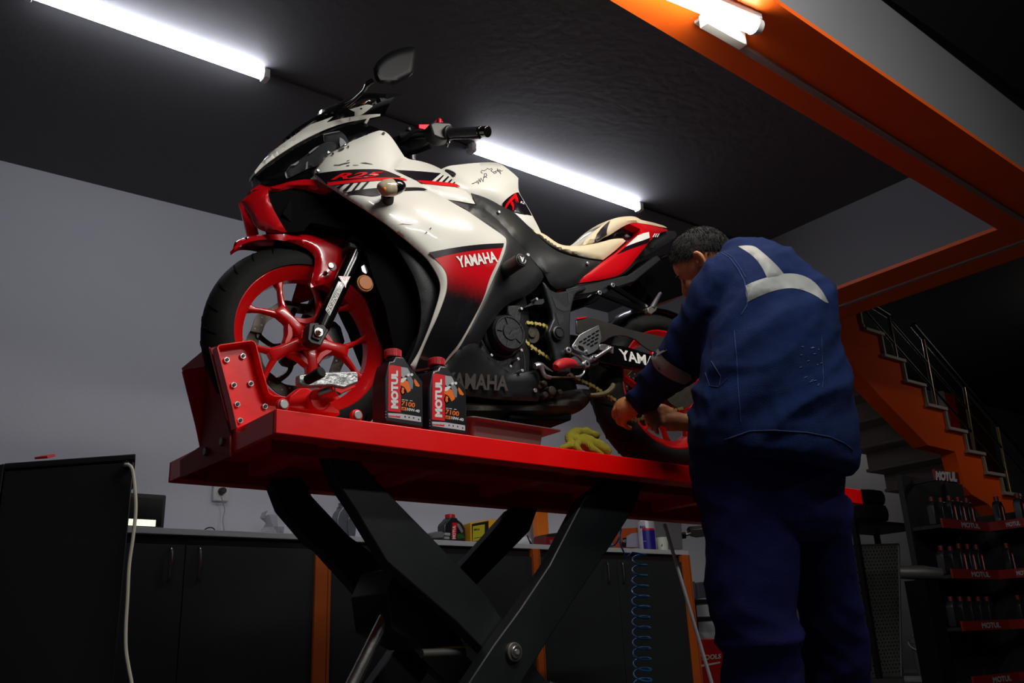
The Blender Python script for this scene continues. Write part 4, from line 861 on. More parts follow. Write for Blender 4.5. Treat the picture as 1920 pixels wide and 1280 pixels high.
# ---------------- seats and tail
slab('rider_seat', Q('Z3', [(783, 472), (800, 472), (832, 482), (870, 502), (910, 532), (950, 558), (985, 568), (1020, 572), (1100, 572), (1200, 556), (1260, 540), (1300, 528), (1345, 522), (1380, 523), (1398, 540), (1360, 575), (1310, 618), (1247, 665), (1150, 652), (1080, 636), (1000, 616), (940, 592), (890, 564), (840, 522)]), M_beige, vfn=lambda x, y: -(.10+.045*min(1, max(0, (x-1000)/90))-.03*max(0, (x-1110)/70)), bulge=.009, edge=11, step=4, crown=-.002, seg=6)
slab('seat_piping', Q('Z3', [(778, 478), (790, 492), (840, 530), (890, 570), (940, 598), (1000, 624), (1080, 643), (1150, 660), (1245, 671), (1245, 666), (1150, 654), (1080, 638), (1000, 618), (940, 594), (890, 566), (840, 524)]), M_vb, vfn=lambda x, y: -(.09+.045*min(1, max(0, (x-1000)/90))), bulge=0, step=8)
PV = lambda x, y: -(.085+.02*min(1, max(0, (x-1095)/60))-.06*max(0, (x-1210)/40))
slab('pillion_seat', Q('S6', [(595, 508), (610, 465), (640, 425), (700, 365), (755, 318), (810, 285), (865, 238), (925, 205), (1000, 178), (1090, 165), (1180, 160), (1240, 172), (1290, 205), (1360, 220), (1440, 237), (1510, 258), (1575, 278), (1607, 302), (1530, 290), (1450, 272), (1370, 258), (1290, 245), (1200, 235), (1120, 262), (1060, 295), (1000, 330), (920, 385), (880, 395), (800, 450), (760, 468), (700, 480), (640, 498)]), M_beige, vfn=PV, bulge=.009, edge=9, step=5, crown=.012, seg=6)
slab('pillion_band', Q('S6', [(742, 440), (752, 400), (770, 362), (815, 315), (865, 262), (925, 216), (905, 260), (888, 310), (880, 350), (884, 385), (820, 432), (760, 466)]), mat('dark_seat_band', (38, 34, 42), .35), vfn=PV, off=.009, bulge=.009, edge=9, step=5, crown=.012, seg=6)
slab('tail_core', Q('S6', [(765, 468), (880, 392), (1000, 330), (1110, 262), (1180, 243), (1290, 300), (1290, 345), (1180, 440), (1140, 465), (1110, 470), (1100, 437), (1020, 425), (930, 440), (855, 456)]), M_gb, vfn=lambda x, y: -.085, bulge=.006, edge=5, step=8)
p = L(*q('S6', 1240, 335), -.1); MB().cyl(p, p-Vector((0, .004, 0)), .0045, n=14).build('tail_bolt', M_zinc, bike, local=True)
slab('tail_fairing', Q('S6', [(560, 962), (575, 925), (600, 890), (700, 815), (850, 692), (1000, 595), (1110, 500), (1200, 425), (1260, 380), (1285, 350), (1282, 315), (1220, 285), (1150, 252), (1250, 242), (1350, 258), (1440, 277), (1530, 298), (1612, 325), (1605, 338), (1540, 352), (1460, 395), (1420, 440), (1380, 480), (1320, 560), (1250, 645), (1150, 772), (1060, 850), (1000, 880), (900, 905), (830, 920), (700, 942)]), M_rf, bulge=.005, edge=9, step=5, off=0)
def TLV(x, y): return -V(x, y)
DTL = lambda nm, pl, m, lift_=.0012, **k: decal(nm, pl, m, code='S6', vfn=TLV, lift_=lift_, step=6, **k)
DTL('tail_graphic', [(1108, 525), (1180, 458), (1255, 392), (1320, 365), (1388, 350), (1396, 420), (1320, 450), (1230, 478)], M_decalw)
DTL('tail_graphic', [(1000, 618), (1110, 526), (1235, 480), (1320, 452), (1398, 423), (1392, 465), (1300, 505), (1160, 555)], M_decalb)
for k_ in range(3): DTL('tail_hatch', [(1430+k_*25, 412), (1455+k_*25, 368), (1466+k_*25, 368), (1442+k_*25, 412)], M_decalw)
slab('tail_underside', Q('S6', [(1540, 352), (1610, 337), (1660, 336), (1700, 342), (1722, 380), (1700, 425), (1640, 470), (1560, 520), (1420, 580), (1320, 650), (1230, 730), (1130, 830), (1060, 870), (960, 930), (860, 965), (760, 960), (690, 950), (830, 922), (1000, 882), (1060, 850), (1150, 770), (1250, 645), (1380, 480), (1460, 395)]), M_mb, vfn=lambda x, y: -(.10 if x < 1200 else .075), bulge=.01, step=9)
slab('plate_holder', Q('S6', [(1210, 740), (1330, 690), (1500, 640), (1740, 585), (1765, 620), (1745, 700), (1760, 850), (1840, 1005), (1845, 1090), (1500, 1210), (1440, 1172), (1260, 920), (1212, 830)]), M_gb, vfn=lambda x, y: -.055, bulge=.004, step=14, label='black number plate holder')
for a, b in [((1215, 820), (1262, 795)), ((1275, 790), (1345, 755)), ((1395, 725), (1490, 680)), ((1545, 658), (1650, 612))]:
    MB().tube([L(*q('S6', *a), -.062), L(*q('S6', *b), -.062)], .0022, n=6).build('holder_highlight', M_steel, bike, local=True)  # bright dashes standing in for highlights along the black plate holder
MB().tube([L(*q('S6', x, y), -.10) for x, y in [(1245, 915), (1200, 920), (1150, 940), (1120, 975)]], [.006, .016, .018, .004], n=12, sub=3).build('rear_indicator', M_gb, bike, local=True, smooth=True)
MB().tube([L(*q('S6', x, y), -.10) for x, y in [(1240, 915), (1265, 870), (1290, 830)]], .005, n=8).build('indicator_stem', M_gb, bike, local=True)
# pillion peg hanger
H_ = lambda x, y, v=-.15: L(*q('S6', x, y), v)
MB().prism([H_(*p) for p in [(905, 985), (950, 968), (1040, 1015), (1390, 1235), (1370, 1260), (1330, 1250), (960, 1030)]], (0, .012, 0)).build('peg_hanger', M_gb, bike, local=True, bevel=.002)
MB().prism([H_(*p) for p in [(745, 1090), (790, 1060), (900, 1105), (1350, 1245), (1350, 1300), (1290, 1300), (860, 1130)]], (0, .012, 0)).build('peg_hanger', M_gb, bike, local=True, bevel=.002)
MB().prism([H_(*p, -.135) for p in [(850, 1000), (950, 975), (990, 1010), (820, 1110), (760, 1110)]], (0, .012, 0)).build('peg_hanger', M_frm, bike, local=True, bevel=.002)
for x, y in [(945, 992), (787, 1083)]:
    p = H_(x, y, -.152); MB().cyl(p, p-Vector((0, .006, 0)), .0085, n=20).build('hanger_bolt', M_zinc, bike, local=True, bevel=.0015); MB().cyl(p-Vector((0, .006, 0)), p-Vector((0, .0065, 0)), .004, n=6).build('hanger_bolt', M_vb, bike, local=True)
MB().tube([H_(1430, 1250, -.16), H_(1480, 1160, -.175), H_(1525, 1085, -.19), H_(1528, 1075, -.19)], [.010, .008, .006, .003], n=12).build('pillion_peg', M_al, bike, local=True, smooth=True)
MB().prism([H_(*p, -.165) for p in [(1370, 1260), (1440, 1225), (1490, 1240), (1480, 1290), (1420, 1340), (1380, 1320)]], (0, .02, 0)).build('peg_mount', mat('worn_alloy', (120, 120, 112), .45, metal=.7), bike, local=True, bevel=.003)
# ---------------- handlebar (near side), mirror, indicator
S_ = lambda x, y, v: L(*q('S2', x, y), v)
g0 = S_(900, 315, -.215); g1 = S_(1290, 300, -.335)
MB().tube([g0, g0.lerp(g1, .5), g1], [.0165, .0158, .0168], n=24).build('grip', mat('grip_rubber', (24, 24, 30), .5, bump=.3, bump_scale=300), bike, local=True, smooth=True)
gd = (g1-g0).normalized()
MB().cyl(g1-gd*.006, g1+gd*.004, .0185, n=24).cyl(g1+gd*.004, g1+gd*.03, .0165, .0185, n=24).build('bar_end', M_gb, bike, local=True, bevel=.003)
MB().cyl(g0-gd*.004, g0+gd*.008, .024, n=24).build('grip_flange', M_mb, bike, local=True, bevel=.003)
MB().prism([S_(*p, -.165) for p in [(590, 290), (640, 265), (830, 275), (860, 310), (868, 400), (840, 470), (760, 480), (690, 460), (630, 430)]], (0, -.05, 0)).build('switch_housing', M_mb, bike, local=True, bevel=.008)
MB().tube([S_(330, 360, -.09), S_(560, 335, -.13), S_(720, 330, -.17), g0], [.015, .013, .012, .012], n=16).build('handlebar', M_mb, bike, local=True, smooth=True)
MB().prism([S_(*p, -.15) for p in [(540, 205), (740, 205), (760, 270), (620, 280), (545, 262)]], (0, .03, 0)).build('lever_clamp', mat('red_anodised', (165, 14, 36), .3, metal=.6), bike, local=True, bevel=.003, label='red anodised lever clamp')
MB().cyl(S_(790, 215, -.16), S_(790, 158, -.16), .0105, n=20).cyl(S_(790, 158, -.16), S_(790, 140, -.16), .008, .005, n=20).build('lever_adjuster', mat('red_anodised', (165, 14, 36), .3), bike, local=True, bevel=.002)
MB().prism([S_(*p, -.16) for p in [(745, 160), (838, 170), (845, 225), (750, 228)]], (0, .012, 0)).build('lever_clamp', mat('red_anodised', (165, 14, 36), .3), bike, local=True, bevel=.002)
MB().tube([S_(320, 460, -.12), S_(370, 400, -.14), S_(480, 300, -.16), S_(600, 290, -.165)], .006, n=10, sub=3).tube([S_(380, 560, -.1), S_(500, 540, -.14), S_(620, 500, -.18), S_(690, 470, -.2)], .008, n=10, sub=3).build('control_cable', M_vb, bike, local=True, smooth=True)
MB().tube([S_(885, 480, -.2), S_(895, 430, -.22), S_(930, 385, -.24), S_(1100, 378, -.29), S_(1280, 368, -.34)], [.003, .006, .004, .004, .005], n=8, sub=3).build('clutch_lever', M_gb, bike, local=True, smooth=True)
slab('steering_head', Q('S2', [(240, 370), (320, 340), (400, 270), (440, 262), (560, 270), (660, 330), (640, 440), (560, 500), (480, 560), (495, 640), (440, 640), (380, 560), (300, 480)]), M_vb, vfn=lambda x, y: -.085, bulge=.01, step=8)
MB().cyl(S_(420, 295, -.1), S_(425, 262, -.1), .009, n=14).build('fork_top_bolt', M_mb, bike, local=True, bevel=.001)
MB().tube([S_(478, 650, -.1), S_(478, 570, -.1)], .008, n=10).build('fork_tube', M_steel, bike, local=True)
gm = MB().tube([g0*1, g1*1], .016, n=16); gm.v = [Vector((p.x, -p.y, p.z)) for p in gm.v]; gm.build('grip', mat('grip_rubber', (24, 24, 30), .5), bike, local=True, smooth=True)
MB().tube([Vector((g0.x, -g0.y, g0.z)), lp(g0.x-.06, .1, g0.z-.03), lp(g0.x-.06, -.1, g0.z-.03)], .012, n=12).build('handlebar', M_mb, bike, local=True)
# mirror
mp = Q('Z1', [(886, 235), (890, 215), (905, 188), (945, 150), (1000, 118), (1060, 98), (1105, 90), (1138, 92), (1152, 105), (1146, 160), (1140, 215), (1132, 255), (1110, 275), (1060, 305), (1000, 330), (950, 328), (915, 312), (895, 290)])
vs, fs, d = cdt(mp, 5)
mz = lambda x, y: -.315-.00012*(x-700)
o1 = [L(x, y, mz(x, y)-.014*(1-(1-min(dd/10, 1))**2)) for (x, y), dd in zip(vs, d)]; o2_ = [L(x, y, mz(x, y)+.02) for x, y in vs]
n = len(o1); mb = MB(); mb.v = o1+o2_; mb.f = fs+[tuple(i+n for i in f[::-1]) for f in fs]+[(b, a, a+n, b+n) for a, b in boundary_edges(fs)]
mh = mb.build('mirror', mat('mirror_back', (10, 11, 12), .45, spec=.15), bike, local=True, smooth=True, label='black glossy mirror head'); WM[mh.name] = WM[bike.name]
MB().tube([L(700.5, 151, -.315), L(690, 157, -.30), L(682, 170, -.27), L(662, 188, -.20), L(650, 196, -.16)], [.008, .009, .005, .0055, .009], n=12, sub=3).build('mirror_stem', M_gb, bike, local=True, smooth=True)
slab('mirror_base', Q('S1', [(1110, 310), (1190, 240), (1225, 165), (1290, 120), (1360, 150), (1440, 190), (1440, 232), (1300, 262), (1180, 292)]), M_gb, off=.012, bulge=.01, edge=6, step=6)
# front indicator
ic = L(735, 352, -.31)
T_ = lambda x, y, v: L(*q('S2', x, y), v)
MB().tube([T_(175, 1130, -.235), T_(170, 1080, -.26), T_(175, 1040, -.285)], [.017, .019, .015], n=18).build('indicator_stalk', mat('black_rubber', (20, 20, 21), .7), bike, local=True, smooth=True)
MB().tube([T_(195, 975, -.30), T_(240, 965, -.30), T_(300, 955, -.30), T_(350, 945, -.30), T_(378, 938, -.30)], [.024, .0255, .022, .015, .005], n=24, sub=3).build('indicator_body', M_gb, bike, local=True, smooth=True)
MB().tube([T_(70, 985, -.30), T_(90, 980, -.30), T_(140, 978, -.30), T_(200, 972, -.30), T_(228, 968, -.30)], [.010, .018, .0245, .0262, .0262], n=24, sub=3).build('indicator_lens', mat('clear_amber_lens', (205, 190, 160), .15, coat=1, noise_amt=.2, noise_scale=60), bike, local=True, smooth=True, label='clear lens of the indicator')
p = T_(130, 985, -.328); MB().ball(p, .006, 10).build('indicator_bulb', mat('amber_bulb', (225, 120, 30), .3), bike, local=True, smooth=True)
# ================================================================== MECHANIC
M_skin = mat('skin', (186, 122, 80), .5, noise_amt=.1, noise_scale=18, bump=.12, bump_scale=120)
M_jean = mat('navy_jacket_cloth', (19, 36, 78), .9, spec=.15, noise_amt=.16, noise_scale=9, bump=.35, bump_scale=420)
M_trou = mat('navy_trouser_cloth', (25, 27, 78), .9, spec=.15, noise_amt=.14, noise_scale=7, bump=.3, bump_scale=380)
M_hair = mat('black_hair', (10, 8, 8), .8, noise_amt=.3, noise_scale=60, bump=.8, bump_scale=260)
M_tape = mat('reflective_tape', (128, 131, 130), .45, noise_amt=.08, noise_scale=20, bump=.15, bump_scale=30)
man = thing('person', 'mechanic in a navy work jacket with grey reflective tape, bending over the rear wheel', 'person', (2.25, 1.62, 0))
def rring(px, py, D, hw, hd, tilt=0, n=28, sq=2.4, yaw=0):
    """ring: hw in pixels across the picture, hd in metres in depth"""
    c = ad(px, py, D); r = hw*D/FPX
    a = Vector(RGT)*math.cos(tilt)+Vector(DWN)*math.sin(tilt)
    f = Vector((FWD[0], FWD[1], 0)).normalized(); a = a.normalized()
    f = (f-a*f.dot(a)).normalized()
    out = []
    for k in range(n):
        t = 2*PI*k/n; cs, sn = math.cos(t), math.sin(t)
        out.append(c+a*r*abs(cs)**(2/sq)*(1 if cs > 0 else -1)+f*hd*abs(sn)**(2/sq)*(1 if sn > 0 else -1))
    return out
def limb(mb, pts, n=18, sub=4):
    """pts: (px, py, D, radius m)"""
    return mb.tube([ad(*p[:3]) for p in pts], [p[3] for p in pts], n=n, sub=sub)
def remesh(mb, voxel, smooth_it=4, disp=None):
    me = bpy.data.meshes.new('tmp'); me.from_pydata([tuple(v) for v in mb.v], [], mb.f)
    bm = bmesh.new(); bm.from_mesh(me); bmesh.ops.recalc_face_normals(bm, faces=bm.faces); bm.to_mesh(me); bm.free()
    o = bpy.data.objects.new('tmp', me); C.objects.link(o)
    r = o.modifiers.new('r', 'REMESH'); r.mode = 'VOXEL'; r.voxel_size = voxel
    s = o.modifiers.new('s', 'SMOOTH'); s.iterations = smooth_it; s.factor = .6
    me2 = bpy.data.meshes.new_from_object(o.evaluated_get(bpy.context.evaluated_depsgraph_get()))
    bpy.data.objects.remove(o); bpy.data.meshes.remove(me)
    n = len(me2.vertices); co_ = np.empty(n*3); me2.vertices.foreach_get('co', co_); co_ = co_.reshape(-1, 3)
    if disp:
        no = np.empty(n*3); me2.vertices.foreach_get('normal', no); no = no.reshape(-1, 3)
        for i in range(n): co_[i] += no[i]*disp(Vector(co_[i]))
    me2.vertices.foreach_set('co', co_.ravel()); me2.update()
    return me2
def to_child(me, name, m, parent, **k):
    inv = world_of(parent).inverted(); me.transform(inv); me.name = name
    me.materials.clear(); me.materials.append(m)
    for p in me.polygons: p.use_smooth = True
    o = bpy.data.objects.new(name, me); C.objects.link(o); o.parent = parent
    for a, b in k.items(): o[a] = b
    return o
def camframe(p):
    d = p-Vector(CAM); return d.dot(Vector(RGT)), d.dot(Vector(DWN)), d.dot(Vector(FWD))
def folds(p, ang, fa, fl, amp, seed=0.0):
    x, y, z = camframe(p); c, s = math.cos(ang), math.sin(ang)
    u = x*c+y*s; v = -x*s+y*c
    w_ = .5*noise.noise(Vector((u*3+seed, v*3, z*3)))
    r = 1-abs(noise.noise(Vector((u*fl+seed, v*fa+w_*2.2, z*fl)))*2)
    return amp*(r-.55)
# ---- jacket
jk = MB()
jk.rings([rring(r[0], r[1], r[2], r[3]*.955, *r[4:]) for r in [(1447, 874, 2.58, 150, .155, .14), (1449, 868, 2.58, 158, .17, .13), (1448, 830, 2.585, 159, .178, .08), (1446, 770, 2.60, 157, .182, .04), (1447, 700, 2.62, 146, .178, .03), (1449, 640, 2.645, 133, .17, .05), (1450, 585, 2.68, 121, .16, .08),
                              (1447, 540, 2.72, 112, .15, .12), (1436, 505, 2.76, 100, .135, .2), (1424, 480, 2.79, 78, .11, .26), (1412, 464, 2.81, 48, .07, .28)]])
limb(jk, [(1410, 520, 2.72, .085), (1372, 520, 2.70, .088), (1350, 560, 2.71, .094), (1322, 612, 2.76, .090), (1286, 664, 2.84, .083), (1250, 700, 2.93, .074), (1215, 735, 3.0, .054), (1193, 756, 3.05, .043)])
limb(jk, [(1490, 540, 2.80, .085), (1500, 590, 2.9, .085), (1460, 690, 2.98, .075), (1380, 765, 3.02, .058), (1310, 788, 3.04, .045)])
def jdisp(p):
    x, y = proj(p)
    a = folds(p, -.75, 9, 2.0, .016, 3.1)+folds(p, -.5, 17, 4, .006, 6.1)
    if x < 1330 and y < 790: a = folds(p, .9, 13, 4, .018, 8.0)
    h = folds(p, .1, 3, 14, .004, 5)
    return a+h+.002*noise.noise(p*40)
jm = remesh(jk, .0105, 3, jdisp)
JB = BVHTree.FromPolygons([v.co.copy() for v in jm.vertices], [tuple(p.vertices) for p in jm.polygons])
jacket = to_child(jm, 'jacket', M_jean, man); WM[jacket.name] = WM[man.name]
def hit(px, py, bvh, off=.003):
    d = Vector(ray(px, py)); loc, no, _, _ = bvh.ray_cast(Vector(CAM), d)
    if loc is None:
        p = ad(px, py, 2.75); loc, no, _, _ = bvh.find_nearest(p)
    return loc-d*off*.5+no*off*.7
def drape(name, poly, m, bvh, code='t', off=.003, step=6, parent=None, **k):
    vs, fs, d = cdt(Q(code, poly), step)
    mb = MB(); mb.add([hit(x, y, bvh, off*(1 if dd > .5 else .3)) for (x, y), dd in zip(vs, d)], fs)
    o = mb.build(name, m, parent, smooth=True, angle=80)
    for a, b in k.items(): o[a] = b
    return o
def seam(name, pts, m, bvh, code='Z5', r=.0014, parent=None, n=5):
    P = []
    pts = Q(code, pts)
    for a, b in zip(pts, pts[1:]):
        for k in range(5): P.append(hit(a[0]+(b[0]-a[0])*k/5, a[1]+(b[1]-a[1])*k/5, bvh, .001))
    return MB().tube(P, r, n=n).build(name, m, parent)
drape('shoulder_tape', [(790, 172), (830, 166), (875, 170), (910, 196), (960, 240), (1005, 285), (1030, 318), (990, 338), (945, 345), (920, 290), (890, 245), (850, 208)], M_tape, JB, 'Z5', parent=jacket, label='grey reflective tape over the shoulder')
drape('back_tape', [(828, 378), (880, 352), (960, 328), (1030, 312), (1110, 316), (1180, 348), (1230, 405), (1262, 468), (1240, 462), (1190, 425), (1120, 397), (1060, 388), (980, 402), (900, 432), (836, 464)], M_tape, JB, 'Z5', parent=jacket, off=.0035, label='grey reflective tape across the back')
drape('sleeve_tape', [(336, 752), (350, 722), (374, 706), (386, 730), (408, 760), (455, 795), (545, 842), (548, 868), (512, 893), (450, 872), (392, 838), (350, 800)], M_tape, JB, 'Z5', parent=jacket, label='dirty reflective tape round the sleeve')
M_seam = mat('seam_thread', (42, 60, 108), .8)
seam('jacket_seam', [(648, 212), (700, 204), (745, 232), (790, 290), (822, 350), (838, 420), (836, 480), (800, 540)], M_seam, JB, parent=jacket)
seam('jacket_seam', [(665, 205), (715, 200), (765, 232), (806, 290), (836, 345)], M_seam, JB, parent=jacket, r=.001)
seam('jacket_seam', [(770, 610), (778, 700), (785, 800), (790, 900), (798, 1000), (805, 1110)], M_seam, JB, parent=jacket, r=.001)
seam('jacket_seam', [(1225, 640), (1228, 740), (1235, 860), (1228, 920)], M_seam, JB, parent=jacket, r=.0009)
seam('hem_seam', [(720, 1180), (850, 1135), (980, 1130), (1150, 1142), (1270, 1165), (1340, 1195), (1400, 1240)], M_seam, JB, parent=jacket, r=.0016)
seam('pocket_seam', [(620, 830), (640, 900), (690, 905), (745, 850)], M_seam, JB, parent=jacket, r=.0012)
seam('pocket_seam', [(650, 770), (700, 850), (692, 905)], M_seam, JB, parent=jacket, r=.0012)
M_smear = mat('paint_smear', (110, 125, 165), .8, noise_amt=.4, noise_scale=90)
rr_ = random.Random(3)
for k in range(16):
    x = 1075+rr_.random()*150; y = 690+rr_.random()*210; a = -.5+rr_.random()*.3; l_ = 6+rr_.random()*16
    seam('paint_smear', [(x, y), (x+l_*math.cos(a), y+l_*math.sin(a))], M_smear, JB, parent=jacket, r=.0007)
# collar
cl = MB(); cl.tube([ad(1350, 478, 2.87), ad(1378, 463, 2.84), ad(1415, 456, 2.83), ad(1450, 466, 2.85)], [.012, .018, .02, .014], n=12, sub=5)
cl.build('collar', M_jean, jacket, smooth=True)
# ---- trousers
tr = MB()
tr.rings([rring(*r) for r in [(1448, 835, 2.62, 140, .14), (1446, 880, 2.61, 150, .15), (1448, 930, 2.61, 140, .15), (1450, 985, 2.61, 124, .14), (1452, 1010, 2.61, 100, .12)]])
tr.rings([rring(*r) for r in [(1400, 930, 2.60, 88, .12), (1406, 1000, 2.585, 86, .12), (1410, 1080, 2.57, 84, .112), (1418, 1160, 2.55, 80, .105), (1428, 1240, 2.54, 76, .098), (1434, 1300, 2.53, 74, .094), (1440, 1400, 2.52, 68, .088), (1448, 1520, 2.52, 64, .085)]])
pA = ad(1448, 1520, 2.52)
tr.rings([rring(*r) for r in [(1510, 930, 2.70, 82, .12), (1535, 1000, 2.72, 58, .115), (1546, 1080, 2.74, 60, .11), (1555, 1160, 2.76, 62, .105), (1563, 1240, 2.78, 64, .098), (1572, 1300, 2.79, 64, .094), (1584, 1420, 2.80, 60, .088), (1592, 1510, 2.8, 58, .085)]])
pB = ad(1592, 1510, 2.8)
def tdisp(p):
    return folds(p, -.6, 7, 2.2, .020, 1.7)+folds(p, .5, 12, 3, .006, 9.2)+.002*noise.noise(p*30)
tm = remesh(tr, .012, 3, tdisp)
trousers = to_child(tm, 'trousers', M_trou, man)
for pz in (pA, pB):
    d = Vector((-.45, .85, 0)).normalized()
    b = Vector((pz.x, pz.y, .0)); s_ = d.cross(Vector((0, 0, 1)))
    mb = MB(); mb.rings([[b+d*t+s_*w_*math.cos(a)+Vector((0, 0, .012+h*(.5+.5*math.sin(a)))) for a in np.linspace(0, 2*PI, 16, endpoint=False)] for t, w_, h in [(-.11, .02, .05), (-.09, .04, .10), (-.02, .045, .12), (.06, .05, .09), (.13, .05, .06), (.17, .03, .04)]])
    mb.tube([b+Vector((0, 0, .06)), b+Vector((0, 0, .2))], .05, n=14)
    mb.build('work_shoe', M_dark, man, smooth=True)
# ---- body (one continuous skin)
bd = MB()
Fc = (Vector(RGT)*-.66+Vector(DWN)*.66+Vector(FWD)*.42).normalized()     # where the face looks
Up = (Vector(DWN)*-1+Vector(RGT)*-.25); Up = (Up-Fc*Up.dot(Fc)).normalized(); Sd = Fc.cross(Up)     # side towards... 
HCn = ad(1318, 489, 2.86)
HR = Matrix((Fc, Sd, Up)).transposed()
def hp(f, s, u): return HCn+Fc*f+Sd*s+Up*u
bd.ball(HCn+Up*.012, 1, 24, (.093, .074, .088), HR)
bd.ball(hp(.028, 0, -.052), 1, 20, (.060, .054, .062), HR)
bd.ball(hp(.050, 0, -.092), 1, 14, (.030, .030, .020), HR)
bd.ball(hp(.078, 0, .008), 1, 14, (.014, .045, .012), HR)            # brow
bd.tube([hp(.086, 0, .0), hp(.100, 0, -.022), hp(.108, 0, -.038), hp(.096, 0, -.046)], [.008, .010, .014, .012], n=12, sub=3)  # nose
for s in (-1, 1):
    bd.ball(hp(.098, s*.011, -.040), .009, 10)
    bd.ball(hp(.066, s*.036, -.032), .020, 12)
    bd.tube([hp(-.004, s*.074, .012), hp(-.018, s*.086, .022), hp(-.026, s*.088, .004), hp(-.018, s*.083, -.020), hp(-.004, s*.076, -.028)], [.006, .007, .008, .007, .006], n=8, sub=3)
    bd.ball(hp(-.008, s*.074, .0), .012, 10, (1, .6, 1.4))
bd.tube([hp(.088, -.020, -.062), hp(.096, 0, -.060), hp(.088, .020, -.062)], [.004, .008, .004], n=10, sub=3)
bd.tube([hp(.084, -.018, -.070), hp(.092, 0, -.071), hp(.084, .018, -.070)], [.004, .008, .004], n=10, sub=3)
bd.tube([hp(-.02, 0, -.03), hp(-.045, 0, -.075), ad(1400, 500, 2.80)], [.062, .060, .066], n=16, sub=4)
bd.rings([rring(*r) for r in [(1446, 860, 2.6, 120, .13), (1446, 760, 2.61, 115, .12), (1449, 640, 2.65, 95, .11), (1446, 560, 2.71, 85, .10), (1428, 505, 2.77, 60, .08)]])
limb(bd, [(1410, 525, 2.73, .055), (1360, 560, 2.72, .055), (1322, 612, 2.76, .048), (1270, 672, 2.87, .042), (1225, 722, 2.98, .034), (1190, 757, 3.055, .030), (1178, 765, 3.07, .031)])
limb(bd, [(1480, 545, 2.80, .055), (1500, 590, 2.9, .05), (1460, 690, 2.98, .045), (1380, 765, 3.02, .036), (1300, 790, 3.04, .030), (1270, 790, 3.045, .032)])
for pts in ([(1400, 900, 2.6, .09), (1410, 1080, 2.57, .07), (1430, 1250, 2.54, .055), (1446, 1500, 2.52, .042)], [(1510, 900, 2.7, .09), (1546, 1080, 2.74, .07), (1565, 1250, 2.78, .055), (1590, 1490, 2.8, .042)]): limb(bd, pts)
bd.tube([pA, Vector((pA.x, pA.y, .06))], .042, n=12); bd.tube([pB, Vector((pB.x, pB.y, .06))], .042, n=12)
# left hand (further left): back of the hand towards us, fingers closing round the chain side of the wheel
def finger(pts, r0, r1):
    n = len(pts); bd.tube([ad(*p) for p in pts], list(np.linspace(r0, r1, n)), n=10, sub=3)
bd.tube([ad(1196, 754, 3.05), ad(1176, 762, 3.07), ad(1166, 766, 3.085)], [.030, .036, .034], n=14, sub=3)
for k, P in enumerate([[(1172, 750, 3.08), (1156, 758, 3.10), (1154, 772, 3.125), (1164, 780, 3.13)], [(1172, 760, 3.075), (1153, 768, 3.09), (1152, 781, 3.115), (1165, 790, 3.125)],
                       [(1178, 770, 3.07), (1160, 779, 3.08), (1160, 792, 3.10), (1174, 798, 3.115)], [(1188, 778, 3.07), (1172, 787, 3.08), (1172, 798, 3.095), (1184, 803, 3.11)]]):
    finger(P, .0105, .0082)
finger([(1184, 748, 3.08), (1174, 752, 3.12), (1180, 770, 3.15), (1190, 782, 3.15)], .012, .009)
bd.tube([ad(1190, 760, 3.06), ad(1180, 776, 3.075)], [.026, .024], n=12)
# right hand: fingers curled towards us, palm up
bd.tube([ad(1278, 788, 3.045), ad(1262, 790, 3.045), ad(1248, 790, 3.05)], [.028, .034, .032], n=14, sub=3)
bd.tube([ad(1262, 776, 3.05), ad(1244, 772, 3.055)], [.022, .020], n=12)
for k, P in enumerate([[(1250, 768, 3.05), (1232, 766, 3.045), (1216, 770, 3.03), (1210, 780, 3.02)], [(1246, 778, 3.045), (1229, 775, 3.03), (1214, 784, 3.015), (1214, 794, 3.015)],
                       [(1246, 788, 3.04), (1230, 784, 3.02), (1219, 795, 3.005), (1222, 804, 3.01)], [(1252, 798, 3.04), (1238, 793, 3.015), (1228, 803, 3.0), (1234, 811, 3.01)]]):
    finger(P, .0105, .0084)
finger([(1262, 776, 3.05), (1248, 764, 3.05), (1232, 762, 3.06), (1220, 768, 3.07)], .012, .0088)
bm_ = remesh(bd, .0048, 2)
body = to_child(bm_, 'body', M_skin, man); WM[body.name] = WM[man.name]
BB = BVHTree.FromPolygons([v.co.copy() for v in bm_.vertices], [tuple(p.vertices) for p in bm_.polygons])
for s in (-1, 1):
    e = MB().ball(hp(.076, s*.030, -.012), .0115, 12).build('eye', mat('eyelid', (140, 92, 66), .5), body, smooth=True)
    MB().tube([hp(.088, s*.014, .010), hp(.090, s*.032, .014), hp(.078, s*.050, .009)], [.003, .004, .002], n=8, sub=3).build('eyebrow', M_hair, body, smooth=True)
# nails
for (x, y, D_) in [(1209, 782, 3.012), (1214, 796, 3.006), (1222, 805, 3.0), (1234, 812, 3.0)]:
    MB().ball(ad(x, y, D_-.008), .0055, 8, (.8, .5, 1)).build('fingernail', mat('nail', (205, 150, 120), .35), body, smooth=True)
